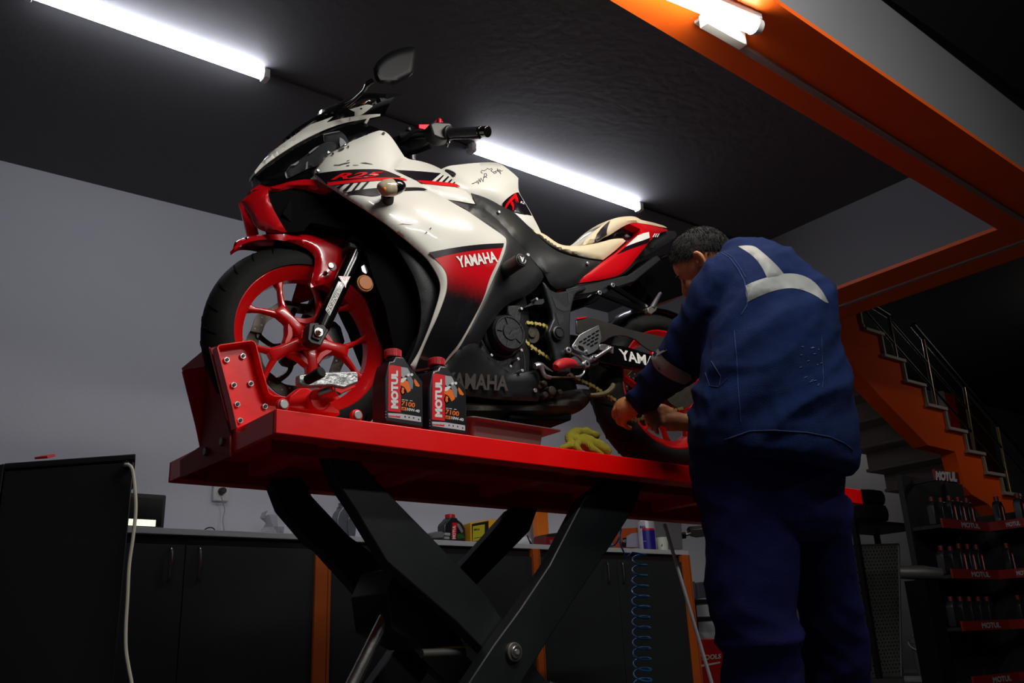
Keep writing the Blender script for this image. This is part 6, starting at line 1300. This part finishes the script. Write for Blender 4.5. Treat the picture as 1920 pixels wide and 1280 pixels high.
# ================================================================== BOTTLES, PAN AND GLOVE ON THE LIFT
BX = lambda x_, y_, dx, dy: (700+(x_+dx)/6.737, 640+(y_+dy)/6.737)
def motul(dx, dy, lab, b0):
    def P(x_, y_, off=0): return tp(*BX(x_, y_, dx, dy), b0-off)
    t = thing('oil_bottle', lab, 'bottle', P(390, 1000)+tb*.03, 0, 'oil bottles on the red lift')
    out = [(150, 1005), (146, 720), (146, 470), (172, 350), (200, 245), (228, 252), (258, 240), (270, 212), (282, 188), (388, 198), (410, 235), (455, 310), (525, 382), (590, 458), (625, 505), (630, 760), (633, 1085), (390, 1048)]
    zb_ = TH+.001
    pts = [P(*p) for p in out]
    for p in pts:
        p.z = max(p.z, zb_)
    MB().prism(pts, tb*.066).build('bottle_body', M_bott, t, bevel=.007, bseg=3)
    D_ = lambda nm, pl, m, o=.0006: MB().prism([P(a_, b_, 0) for a_, b_ in pl], -tb*o).build(nm, m, t)
    D_('label_ground', [(186, 880), (190, 330), (240, 300), (430, 318), (500, 380), (600, 490), (612, 560), (608, 950), (186, 900)], mat('label_black', (22, 22, 26), .3), .0004)
    D_('label_band', [(184, 878), (190, 330), (206, 300), (240, 298), (350, 318), (344, 896)], M_lred, .0010)
    tq = lambda body, qd, m, o=.0016, **k: text_quad('lettering', body, qd, lambda a_, b_: P(a_, b_, o), m, t, **k)
    tq('MOTUL', [(316, 850), (312, 368), (226, 368), (222, 842)], M_lw, bold=.06)
    D_('label_art', [(350, 322), (430, 334), (455, 380), (470, 410), (440, 440), (400, 430), (385, 470), (350, 440)], mat('label_silver', (160, 162, 166), .35), .0010)
    M_lo = mat('label_orange', (235, 110, 20), .4)
    D_('label_art', [(340, 500), (390, 480), (440, 510), (468, 570), (470, 620), (430, 650), (410, 610), (385, 575), (335, 550)], M_lo, .0012)
    D_('label_art', [(520, 470), (545, 500), (585, 560), (570, 575), (530, 560), (510, 500)], M_lo, .0012)
    D_('label_art', [(430, 440), (470, 440), (500, 500), (495, 600), (470, 600), (440, 520), (420, 470)], mat('label_grey', (95, 98, 104), .4), .0014)
    D_('label_art', [(350, 470), (410, 455), (420, 470), (370, 520), (340, 515)], M_lw, .0015)
    for (cx_, cy_, r_) in ((440, 425, 18), (482, 420, 18)): D_('label_art', [(cx_+r_*math.cos(a_), cy_+r_*math.sin(a_)) for a_ in np.linspace(0, 2*PI, 12, endpoint=False)], M_lw, .0016)
    D_('label_art', [(370+36*math.cos(a_), 625+52*math.sin(a_)) for a_ in np.linspace(0, 2*PI, 16, endpoint=False)], M_gb, .0013)
    D_('label_art', [(355, 590), (372, 580), (388, 600), (380, 615), (385, 650), (365, 665), (350, 640)], mat('label_orange', (235, 110, 20), .4), .0017)
    for a0 in (358, 400, 460): D_('label_line', [(a0, 730+(a0-358)*.14), (a0+34, 734+(a0-358)*.14), (a0+34, 741+(a0-358)*.14), (a0, 737+(a0-358)*.14)], M_lw, .0010)
    tq('7100', [(352, 806), (524, 838), (530, 776), (360, 746)], M_lo, bold=.03)
    D_('label_box', [(353, 824), (416, 834), (416, 876), (353, 866)], M_lo, .0010)
    tq('4T', [(364, 860), (404, 867), (404, 840), (364, 834)], M_black, .0018, bold=.02)
    tq('10W-40', [(426, 872), (583, 900), (586, 862), (430, 836)], M_lw, bold=.03)
    D_('label_strip', [(183, 903), (345, 912), (600, 952), (602, 1018), (190, 958)], mat('label_pale', (190, 190, 196), .4), .0008)
    tq('motodeal', [(195, 950), (340, 962), (340, 935), (195, 922)], M_lred, .0014, bold=.04)
    for a_, b_ in ((400, 950), (452, 958), (508, 966), (572, 985)):
        MB().cyl(P(a_, b_, .0008), P(a_, b_, .0016), .0022, n=8).build('label_icon', M_black, t)
    for k in range(3): MB().box(P(152, 890+k*36, -.004)-ta*.001, (.002, .008, .0025), Rz).build('moulded_mark', M_al, t)
    cc = P(324, 130)+tb*.032
    MB().cyl(cc-Vector((0, 0, .022)), cc-Vector((0, 0, .008)), .019, n=28).build('neck', M_bott, t, smooth=True)
    MB().cyl(cc-Vector((0, 0, .010)), cc+Vector((0, 0, .013)), .0235, .0225, n=36).build('cap', M_cap, t, bevel=.0015)
    rb = MB()
    for k in range(36):
        a_ = 2*PI*k/36; rb.box(cc+Vector((math.cos(a_)*.0234, math.sin(a_)*.0234, .002)), (.0016, .0016, .018))
    rb.build('cap_ribs', M_cap, t)
motul(0, 0, 'black oil bottle with a red cap on the lift edge, nearer the front wheel', .018)
motul(556, 108, 'black oil bottle with a red cap on the lift edge, nearer the drip pan', .018)
# steel pan
pn = thing('drip_pan', 'shallow brushed steel pan on the lift beneath the engine', 'pan', tp(930, 800, .3)*1)
def ringp(a0, a1, b0, b1, z, r=.02, n=6):
    out = []
    for (ca, cb, t0) in ((a1-r, b1-r, 0), (a0+r, b1-r, PI/2), (a0+r, b0+r, PI), (a1-r, b0+r, 1.5*PI)):
        for k in range(n+1): t = t0+PI/2*k/n; out.append(TP(ca+r*math.cos(t), cb+r*math.sin(t), z))
    return out
pa0 = (tp(868, 800, .14)-TP(0, .14, 0)).dot(ta); pa1 = (tp(1006, 800, .14)-TP(0, .14, 0)).dot(ta)
pa2 = (tp(1031, 815, .14)-TP(0, .14, 0)).dot(ta); zr = tp(1010, 812, .14).z
M_pan = mat('brushed_pan_steel', (125, 122, 118), .4, metal=.5, noise_amt=.15, noise_scale=5)
MB().rings([ringp(pa0+.02, pa1-.004, .12, .40, TH+.001), ringp(pa0, pa1, .10, .42, zr-.004), ringp(pa0-.02, pa2, .075, .45, zr), ringp(pa0-.02, pa2, .075, .45, zr+.003), ringp(pa0+.004, pa1-.004, .104, .416, zr+.003), ringp(pa0+.025, pa1-.008, .125, .395, TH+.006)], cap=True).build('pan_body', M_pan, pn, smooth=True, angle=30)
# yellow work glove
gv = MB(); G = lambda x_, y_, b_: tp(x_, y_, b_)
bz = lambda p: Vector((p.x, p.y, max(p.z, TH+.003)))
gv.tube([G(1142, 852, .10), G(1124, 840, .11), G(1100, 830, .12), G(1078, 828, .12)], [.016, .024, .026, .018], n=16, sub=4)
gv.tube([G(1070, 836, .10), G(1068, 818, .13), G(1085, 810, .15), G(1104, 812, .15), G(1122, 818, .13)], [.010, .013, .015, .015, .010], n=14, sub=4)
gv.tube([G(1052, 840, .08), G(1066, 836, .10), G(1082, 834, .11)], [.006, .010, .011], n=12, sub=3)
gv.tube([G(1092, 846, .06), G(1080, 838, .08), G(1084, 830, .1)], [.008, .010, .010], n=12, sub=3)
gv.tube([G(1130, 852, .07), G(1112, 842, .08), G(1104, 832, .1)], [.008, .011, .010], n=12, sub=3)
def gd_(p):
    return .007*(.5-abs(noise.noise(p*22+Vector((3, 1, 2)))))+.003*noise.noise(p*60)
gme = remesh(gv, .0045, 3, gd_)
for v in gme.vertices:
    if v.co.z < TH+.001: v.co.z = TH+.001
gl_ = thing('work_glove', 'crumpled yellow knitted work glove lying on the lift edge', 'glove', tp(1105, 850, .1))
M_gl = mat('yellow_knit', (150, 142, 26), .9, noise_amt=.2, noise_scale=20)
nt = M_gl.node_tree; wv = nt.nodes.new('ShaderNodeTexWave'); wv.inputs['Scale'].default_value = 130; wv.inputs['Distortion'].default_value = 2; tcn = nt.nodes.new('ShaderNodeTexCoord'); bpn = nt.nodes.new('ShaderNodeBump'); bpn.inputs['Strength'].default_value = .6; bpn.inputs['Distance'].default_value = .004
nt.links.new(tcn.outputs['Object'], wv.inputs['Vector']); nt.links.new(wv.outputs['Fac'], bpn.inputs['Height']); nt.links.new(bpn.outputs[0], nt.nodes['Principled BSDF'].inputs['Normal'])
to_child(gme, 'knitted_shell', M_gl, gl_)
# ================================================================== STAIRS BEYOND THE BEAM
YS = 3.4
def sp_(x_, y_, y=YS): return ay(*q('ST', x_, y_), y)
steps = [sp_(*p) for p in [(180, 95), (185, 170), (215, 215), (325, 252), (338, 392), (468, 428), (485, 560), (605, 592), (628, 722), (745, 747), (768, 880), (880, 896), (895, 1028), (1000, 1048), (1020, 1172), (1130, 1190)]]
rk = [ay(*q('RK', *p), YS) for p in [(955, 95), (975, 200), (1060, 225), (1090, 330)]]
top = steps[:]+rk
ex = rk[-1]; run = (steps[12].x-steps[10].x); rise = steps[10].z-steps[12].z
more = []; p = rk[2].copy(); k = 0
p = Vector((rk[2].x, YS, rk[2].z-rise))
while p.z > .02 and k < 8:
    more += [Vector((p.x, YS, p.z)), Vector((p.x+run, YS, p.z))]; p = Vector((p.x+run, YS, p.z-rise)); k += 1
low = [sp_(*p_) for p_ in [(30, 150), (40, 330), (330, 660), (640, 975), (820, 1018)]]
low2 = [ay(*q('RK', *p_), YS) for p_ in [(760, 160), (800, 205), (895, 260), (960, 345)]]
poly = top[:-1]+more+[Vector((more[-1].x, YS, .0)), Vector((more[-1].x-.5, YS, .0))]+low2[::-1]+low[::-1]
stair = thing('staircase', 'orange staircase with grey step edges climbing behind the beam', 'staircase', (6.5, YS, 0))
MB().prism(poly, (0, .12, 0)).build('stringer', mat('matt_orange_paint', (225, 80, 12), .85, noise_amt=.06, spec=.1), stair)
M_tread = mat('grey_tread', (150, 138, 128), .6, noise_amt=.1)
tops = top[:-1]+more
for a_, b_ in zip(tops, tops[1:]):
    if abs(a_.z-b_.z) < .04 and abs(a_.x-b_.x) > .1:
        MB().box(((a_.x+b_.x)/2, YS+.42, (a_.z+b_.z)/2+.012), (abs(b_.x-a_.x)+.03, .9, .026)).build('tread', M_tread, stair, bevel=.003)
    elif abs(a_.x-b_.x) < .12:
        MB().box(((a_.x+b_.x)/2+.004, YS+.42, (a_.z+b_.z)/2), (.018, .88, abs(b_.z-a_.z))).build('riser', M_tread, stair)
YR = YS-.0
M_rail = mat('dark_rail', (20, 19, 18), .35, metal=.6); M_brass = mat('pale_post_steel', (120, 105, 80), .3, metal=.9)
rp = [((375, 110), (432, 398)), ((608, 272), (690, 712)), ((880, 590), (952, 1015)), ((1102, 850), (1192, 1290))]
for a_, b_ in rp: MB().cyl(sp_(*a_, YR+.05), sp_(*b_, YR+.05), .013, n=14).build('railing_post', M_brass, stair, smooth=True)
for a_, b_, r_ in [((540, 175), (1360, 1150), .024), ((395, 150), (1320, 1210), .010), ((225, 85), (1150, 1140), .010), ((60, -90), (375, 110), .024)]:
    MB().cyl(sp_(*a_, YR+.05), sp_(*b_, YR+.05), r_, n=14).build('handrail' if r_ > .02 else 'rail', M_rail, stair, smooth=True)
# red door on the far wall and lighter wall bits
dd = [ay(*q('ST', *p_), 4.86) for p_ in [(720, 515), (805, 520), (865, 890), (790, 890)]]
door = thing('door_1', 'red door', 'door', (dd[0].x, 4.86, 0)); door['kind'] = 'structure'
x0_, x1_, x2_ = ay(*q('ST', 735, 560), 4.86).x, ay(*q('ST', 805, 560), 4.86).x, ay(*q('ST', 1040, 700), 4.86).x; zt = ay(*q('ST', 760, 512), 4.86).z
MB().box(((x0_+x1_)/2, 4.90, zt/2), (x1_-x0_, .05, zt)).build('door_leaf', mat('bright_red_door', (225, 40, 15), .4), door)
MB().box((x0_-.03, 4.89, zt/2), (.06, .06, zt)).build('door_edge', mat('pale_edge', (200, 200, 195), .5), door)
MB().box(((x1_+x2_)/2, 4.91, zt/2), (x2_-x1_, .04, zt)).build('door_leaf', mat('dark_red_door', (95, 12, 12), .5), door)
# ================================================================== DISPLAY RACK
RD = 5.7
pc0 = ad(*q('RK', 890, 395), RD); pl0 = apl(*q('RK', 625, 372), pc0, (0, 1, 0)); pr0 = apl(*q('RK', 1100, 378), pc0, (1, 0, 0))
rack = thing('display_rack', 'black display rack with red shelf fronts under the stairs', 'rack', (pc0.x, pc0.y, 0))
W1 = pc0.x-pl0.x; W2 = pc0.y-pr0.y+.12; DP = .22
M_rk = mat('rack_black', (15, 15, 17), .6); M_rr = mat('shelf_red', (120, 10, 16), .45); M_rt = mat('rack_lettering', (150, 150, 158), .5)
zs = [pc0.z]
for rx, ry in ((960, 668), (1015, 950), (1060, 1250)):
    zs.append(apl(*q('RK', rx, ry), pc0, (0, 1, 0)).z)
dz = [zs[0]-.0, zs[0]-.40, zs[0]-.80, zs[0]-1.18]
zs = [zs[0]]+[z for z in zs[1:]]
for z in zs:
    if z < .02: continue
    MB().box((pc0.x-W1/2, pc0.y+DP/2, z-.01), (W1, DP, .02)).build('shelf', M_rk, rack)
    MB().box((pc0.x-W1/2, pc0.y-.004, z+.005), (W1, .012, .055)).build('shelf_front', M_rr, rack)
    MB().box((pc0.x+DP/2, pc0.y-W2/2, z-.01), (DP, W2, .02)).build('shelf', M_rk, rack)
    MB().box((pc0.x-.004, pc0.y-W2/2, z+.005), (.012, W2, .055)).build('shelf_front', M_rr, rack)
    yy = pc0.y-.012
    text_quad('lettering', 'MOTUL', [(0.38, .0), (.78, .0), (.78, 1), (.38, 1)], lambda u, v: Vector((pc0.x-W1+W1*u, yy, z-.012+.032*v)), M_rt, rack, bold=.05)
    text_quad('lettering', 'MOTUL', [(0.35, .0), (.6, .0), (.6, 1), (.35, 1)], lambda u, v: Vector((pc0.x-.012, pc0.y-W2*u, z-.010+.028*v)), M_rt, rack, bold=.05)
sg0, sg1 = apl(*q('RK', 578, 60), pc0, (0, 1, 0)), apl(*q('RK', 722, 140), pc0, (0, 1, 0))
MB().box((pc0.x-W1/2+DP/2, pc0.y+DP, sg0.z/2), (W1+DP, .02, sg0.z)).build('back_board', M_rk, rack)
MB().box((pc0.x+DP, pc0.y-W2/2, pc0.z/2+.05), (.02, W2+DP*2, pc0.z+.1)).build('back_board', M_rk, rack)
for xx in (pc0.x-W1, pc0.x): MB().box((xx, pc0.y+DP-.02, sg0.z/2), (.025, .025, sg0.z)).build('upright', M_rk, rack)
MB().box(((sg0.x+sg1.x)/2, pc0.y-.002, (sg0.z+sg1.z)/2), (sg1.x-sg0.x, .02, sg0.z-sg1.z)).build('header_sign', mat('sign_red', (110, 10, 18), .5), rack)
MB().box(((sg0.x+sg1.x)/2, pc0.y+DP/2, (sg0.z+sg1.z)/2), (.03, DP, .03)).build('sign_bracket', M_rk, rack)
text_quad('lettering', 'MOTUL', [q('RK', 594, 122), q('RK', 715, 132), q('RK', 712, 76), q('RK', 592, 68)], lambda a_, b_: apl(a_, b_, pc0-Vector((0, .014, 0)), (0, 1, 0)), mat('sign_white', (215, 215, 215), .5), rack, bold=.08)
def rbottle(x_, y_, z, lab, kind, grp):
    t = thing('oil_bottle', lab, 'bottle', (x_, y_, z), 0, grp); h = .19 if kind else .17
    MB().prism([Vector((x_-.038, y_-.02, z+.001)), Vector((x_+.038, y_-.02, z+.001)), Vector((x_+.038, y_-.02, z+h*.62)), Vector((x_+.012, y_-.02, z+h*.84)), Vector((x_-.016, y_-.02, z+h*.84)), Vector((x_-.036, y_-.02, z+h*.66))], (0, .045, 0)).build('bottle_body', M_bott, t, bevel=.004)
    MB().cyl((x_-.004, y_+.002, z+h*.84), (x_-.004, y_+.002, z+h), .015, n=14).build('cap', mat('dim_cap', (90, 12, 18), .5), t)
    if kind: MB().box((x_+.004, y_-.0205, z+h*.38), (.014, .002, h*.6)).build('label_band', M_lred, t); MB().box((x_+.004, y_-.0218, z+h*.38), (.006, .001, h*.5)).build('label_print', M_lw, t)
for si, z in enumerate(zs[:3]):
    nb = 8 if si == 0 else 7
    for k in range(nb):
        onB = k >= 5
        if not onB: x_, y_ = pc0.x-W1+.06+(W1-.1)*k/4.3, pc0.y+.06
        else: x_, y_ = pc0.x+.07, pc0.y-.06-(k-5)*.13
        rbottle(x_, y_, z+.003, ['leftmost', 'second', 'third', 'fourth', 'fifth', 'sixth', 'seventh', 'last'][k]+' black oil bottle from the left on the '+['upper', 'middle', 'lower'][si]+' rack shelf', (2 <= k) and si < 2, ['bottles on the upper rack shelf', 'bottles on the middle rack shelf', 'bottles on the lower rack shelf'][si])
# ================================================================== PERFORATED PANEL, TYRES, BUCKET
FP_ = az(1689, 1268, 0.0); PY = FP_.y
pp_ = thing('perforated_screen', 'tall perforated steel sheet screen standing behind the mechanic', 'panel', (FP_.x, PY, 0))
def on(x_, y_): return apl(x_, y_, FP_, (.15, .99, 0))
A0, A1, A2, A3 = on(1560, 1024), on(1685, 1020), on(1690, 1266), on(1566, 1270)
nn_ = Vector((.15, .99, 0)).normalized()
for p_ in (A2, A3): p_.z = .0
MB().prism([A0, A1, A2, A3], nn_*.004).build('sheet', mat('galvanised_sheet', (135, 138, 134), .5, metal=.5, noise_amt=.15, noise_scale=8), pp_)
for a_, b_ in ((A0, A1), (A1, A2), (A2, A3), (A3, A0)): MB().tube([a_, b_], .009, n=8).build('sheet_edge', mat('galvanised_edge', (100, 102, 100), .5, metal=.5), pp_)
ho = MB(); nc, nr = 19, 36
for i in range(nc):
    for j in range(nr):
        u_ = (i+.5+(.5 if j % 2 else 0))/(nc+.7); v_ = (j+.8)/(nr+1.2)
        c = (A0*(1-u_)+A1*u_)*(1-v_)+(A3*(1-u_)+A2*u_)*v_
        ho.cyl(c-nn_*.0012, c-nn_*.0002, .0068, n=6)
ho.build('punched_holes', M_vb, pp_, kind='stuff')
def tyre(c, axis, R, r, lab, rz=0):
    t = MB(); prof = [(R-r*1.9, -r*.7), (R-r*.8, -r), (R-.01, -r*.8), (R, -r*.3), (R, r*.3), (R-.01, r*.8), (R-r*.8, r), (R-r*1.9, r*.7), (R-r*1.9, r*.5), (R-r*.8, r*.85), (R-r*.8, -r*.85), (R-r*1.9, -r*.5)]
    t.lathe(prof, c, axis, n=48); return tag(t.build('tyre', M_tyre, smooth=True, angle=40), lab, 'tyre')
for k, (x_, y_, R_, lab) in enumerate([(1700, 1170, .30, 'black tyre leaning behind the perforated screen, partly showing at its right side'), (1655, 950, .31, 'large black tyre lying on the black shelf behind the mechanic')]):
    if k == 0:
        g = az(1700, 1250, 0); tyre(Vector((FP_.x-.03, PY+.38, R_+.0)), (.55, .75, .0), R_, .07, lab)
shx = Vector((ad(1625, 1000, 7.75)))
sh = thing('storage_shelf', 'dark storage shelf under the stairs carrying tyres', 'shelf', (shx.x, shx.y, 0))
Zsh = ad(1625, 985, 7.75).z
MB().box((shx.x, shx.y, Zsh-.015), (1.1, .5, .03)).build('shelf_board', M_dark, sh)
for dx_ in (-.52, .52):
    for dy_ in (-.22, .22): MB().box((shx.x+dx_, shx.y+dy_, (Zsh-.03)/2), (.04, .04, Zsh-.03)).build('leg', M_dark, sh)
tyre(Vector((shx.x-.2, shx.y, Zsh+.071)), (0, 0, 1), .3, .07, 'black tyre lying flat on the dark storage shelf')
tyre(Vector((shx.x-.15, shx.y, Zsh+.205)), (0, 0, 1), .27, .06, 'smaller black tyre stacked on top of the one on the dark storage shelf')
hp_ = ad(*q('RK', 520, 650), 5.05)
hb_ = thing('muffler', 'dull chrome exhaust muffler lying behind the perforated screen', 'muffler', (hp_.x, hp_.y, 0))
MB().tube([hp_+Vector((-.06, .1, .01)), hp_, hp_+Vector((.08, -.06, -.01))], [.035, .04, .03], n=20).build('muffler_can', mat('dull_chrome', (90, 88, 84), .5, metal=.6), hb_, smooth=True, angle=40)
MB().box((hp_.x, hp_.y+.02, (hp_.z-.04)/2), (.14, .12, hp_.z-.04)).build('support_block', M_vb, hb_)
bk = az(1750, 1268, 0.0); br = .105*1.15
bu_ = thing('paint_bucket', 'white plastic bucket with a wire handle and red print on the floor', 'bucket', (bk.x, bk.y, 0))
hB = ad(1750, 1196, (bk-Vector(CAM)).dot(Vector(FWD))).z
MB().lathe([(0, 0), (br*.86, 0), (br, hB), (br*.94, hB), (br*.8, .01), (0, .01)], (bk.x, bk.y+.0, 0), (0, 0, 1), n=36, closed=False).build('bucket_wall', mat('bucket_white', (128, 126, 118), .5), bu_, smooth=True, angle=40)
MB().lathe([(br*1.0, hB-.03), (br*1.06, hB-.03), (br*1.06, hB), (br*1.0, hB)], (bk.x, bk.y, 0), (0, 0, 1), n=36).build('bucket_rim', mat('bucket_white', (128, 126, 118), .5), bu_, smooth=True, angle=40)
vd = Vector((-bk.x, -bk.y, 0)).normalized(); rd_ = Vector((-vd.y, vd.x, 0)); 
MB().tube([Vector((bk.x, bk.y, 0))+vd*(br*1.08)*math.cos(t)+rd_*br*1.1*math.sin(t)+Vector((0, 0, hB-.02-.075*math.cos(t)**1)) for t in np.linspace(-PI/2, PI/2, 15)], .0045, n=8).build('bucket_handle', M_white, bu_, smooth=True)
def bcyl(u, v): t = (u-.5)*1.5; return Vector((bk.x, bk.y, 0))+(vd*math.cos(t)-rd_*math.sin(t)*-1)*(br*.985)+Vector((0, 0, .03+v*.06))
text_quad('lettering', 'YOKI', [(0, 0), (1, 0), (1, 1), (0, 1)], lambda u, v: bcyl(1-u if rd_.x < 0 else u, v), mat('bucket_red', (110, 20, 24), .5), bu_, bold=.05)
wr = MB()
for k in range(5):
    c = Vector((bk.x, bk.y, hB+.02)); wr.tube([c+rd_*br*(-.8+.03*k)+Vector((0, 0, .0)), c+rd_*br*(-.3)+vd*.02*k+Vector((0, 0, .06+.012*k)), c+rd_*br*(.3)+vd*.02*k+Vector((0, 0, .06+.012*k)), c+rd_*br*(.8-.04*k)], .002, n=6, sub=4)
w0 = wr.build('wire_coil', M_steel, smooth=True); tag(w0, 'loose loops of thin wire on top of the white bucket', 'wire')
lb = az(1712, 1266, 0.0)
tag(MB().prism([Vector((p_.x, p_.y, 0.0)) for p_ in (az(1696, 1272, 0), az(1757, 1273, 0), az(1757, 1280, 0), az(1696, 1278, 0))], (0, 0, .02)).build('white_batten', mat('pale_batten', (150, 155, 160), .5), bevel=.003), 'pale batten lying on the floor before the white bucket', 'batten')
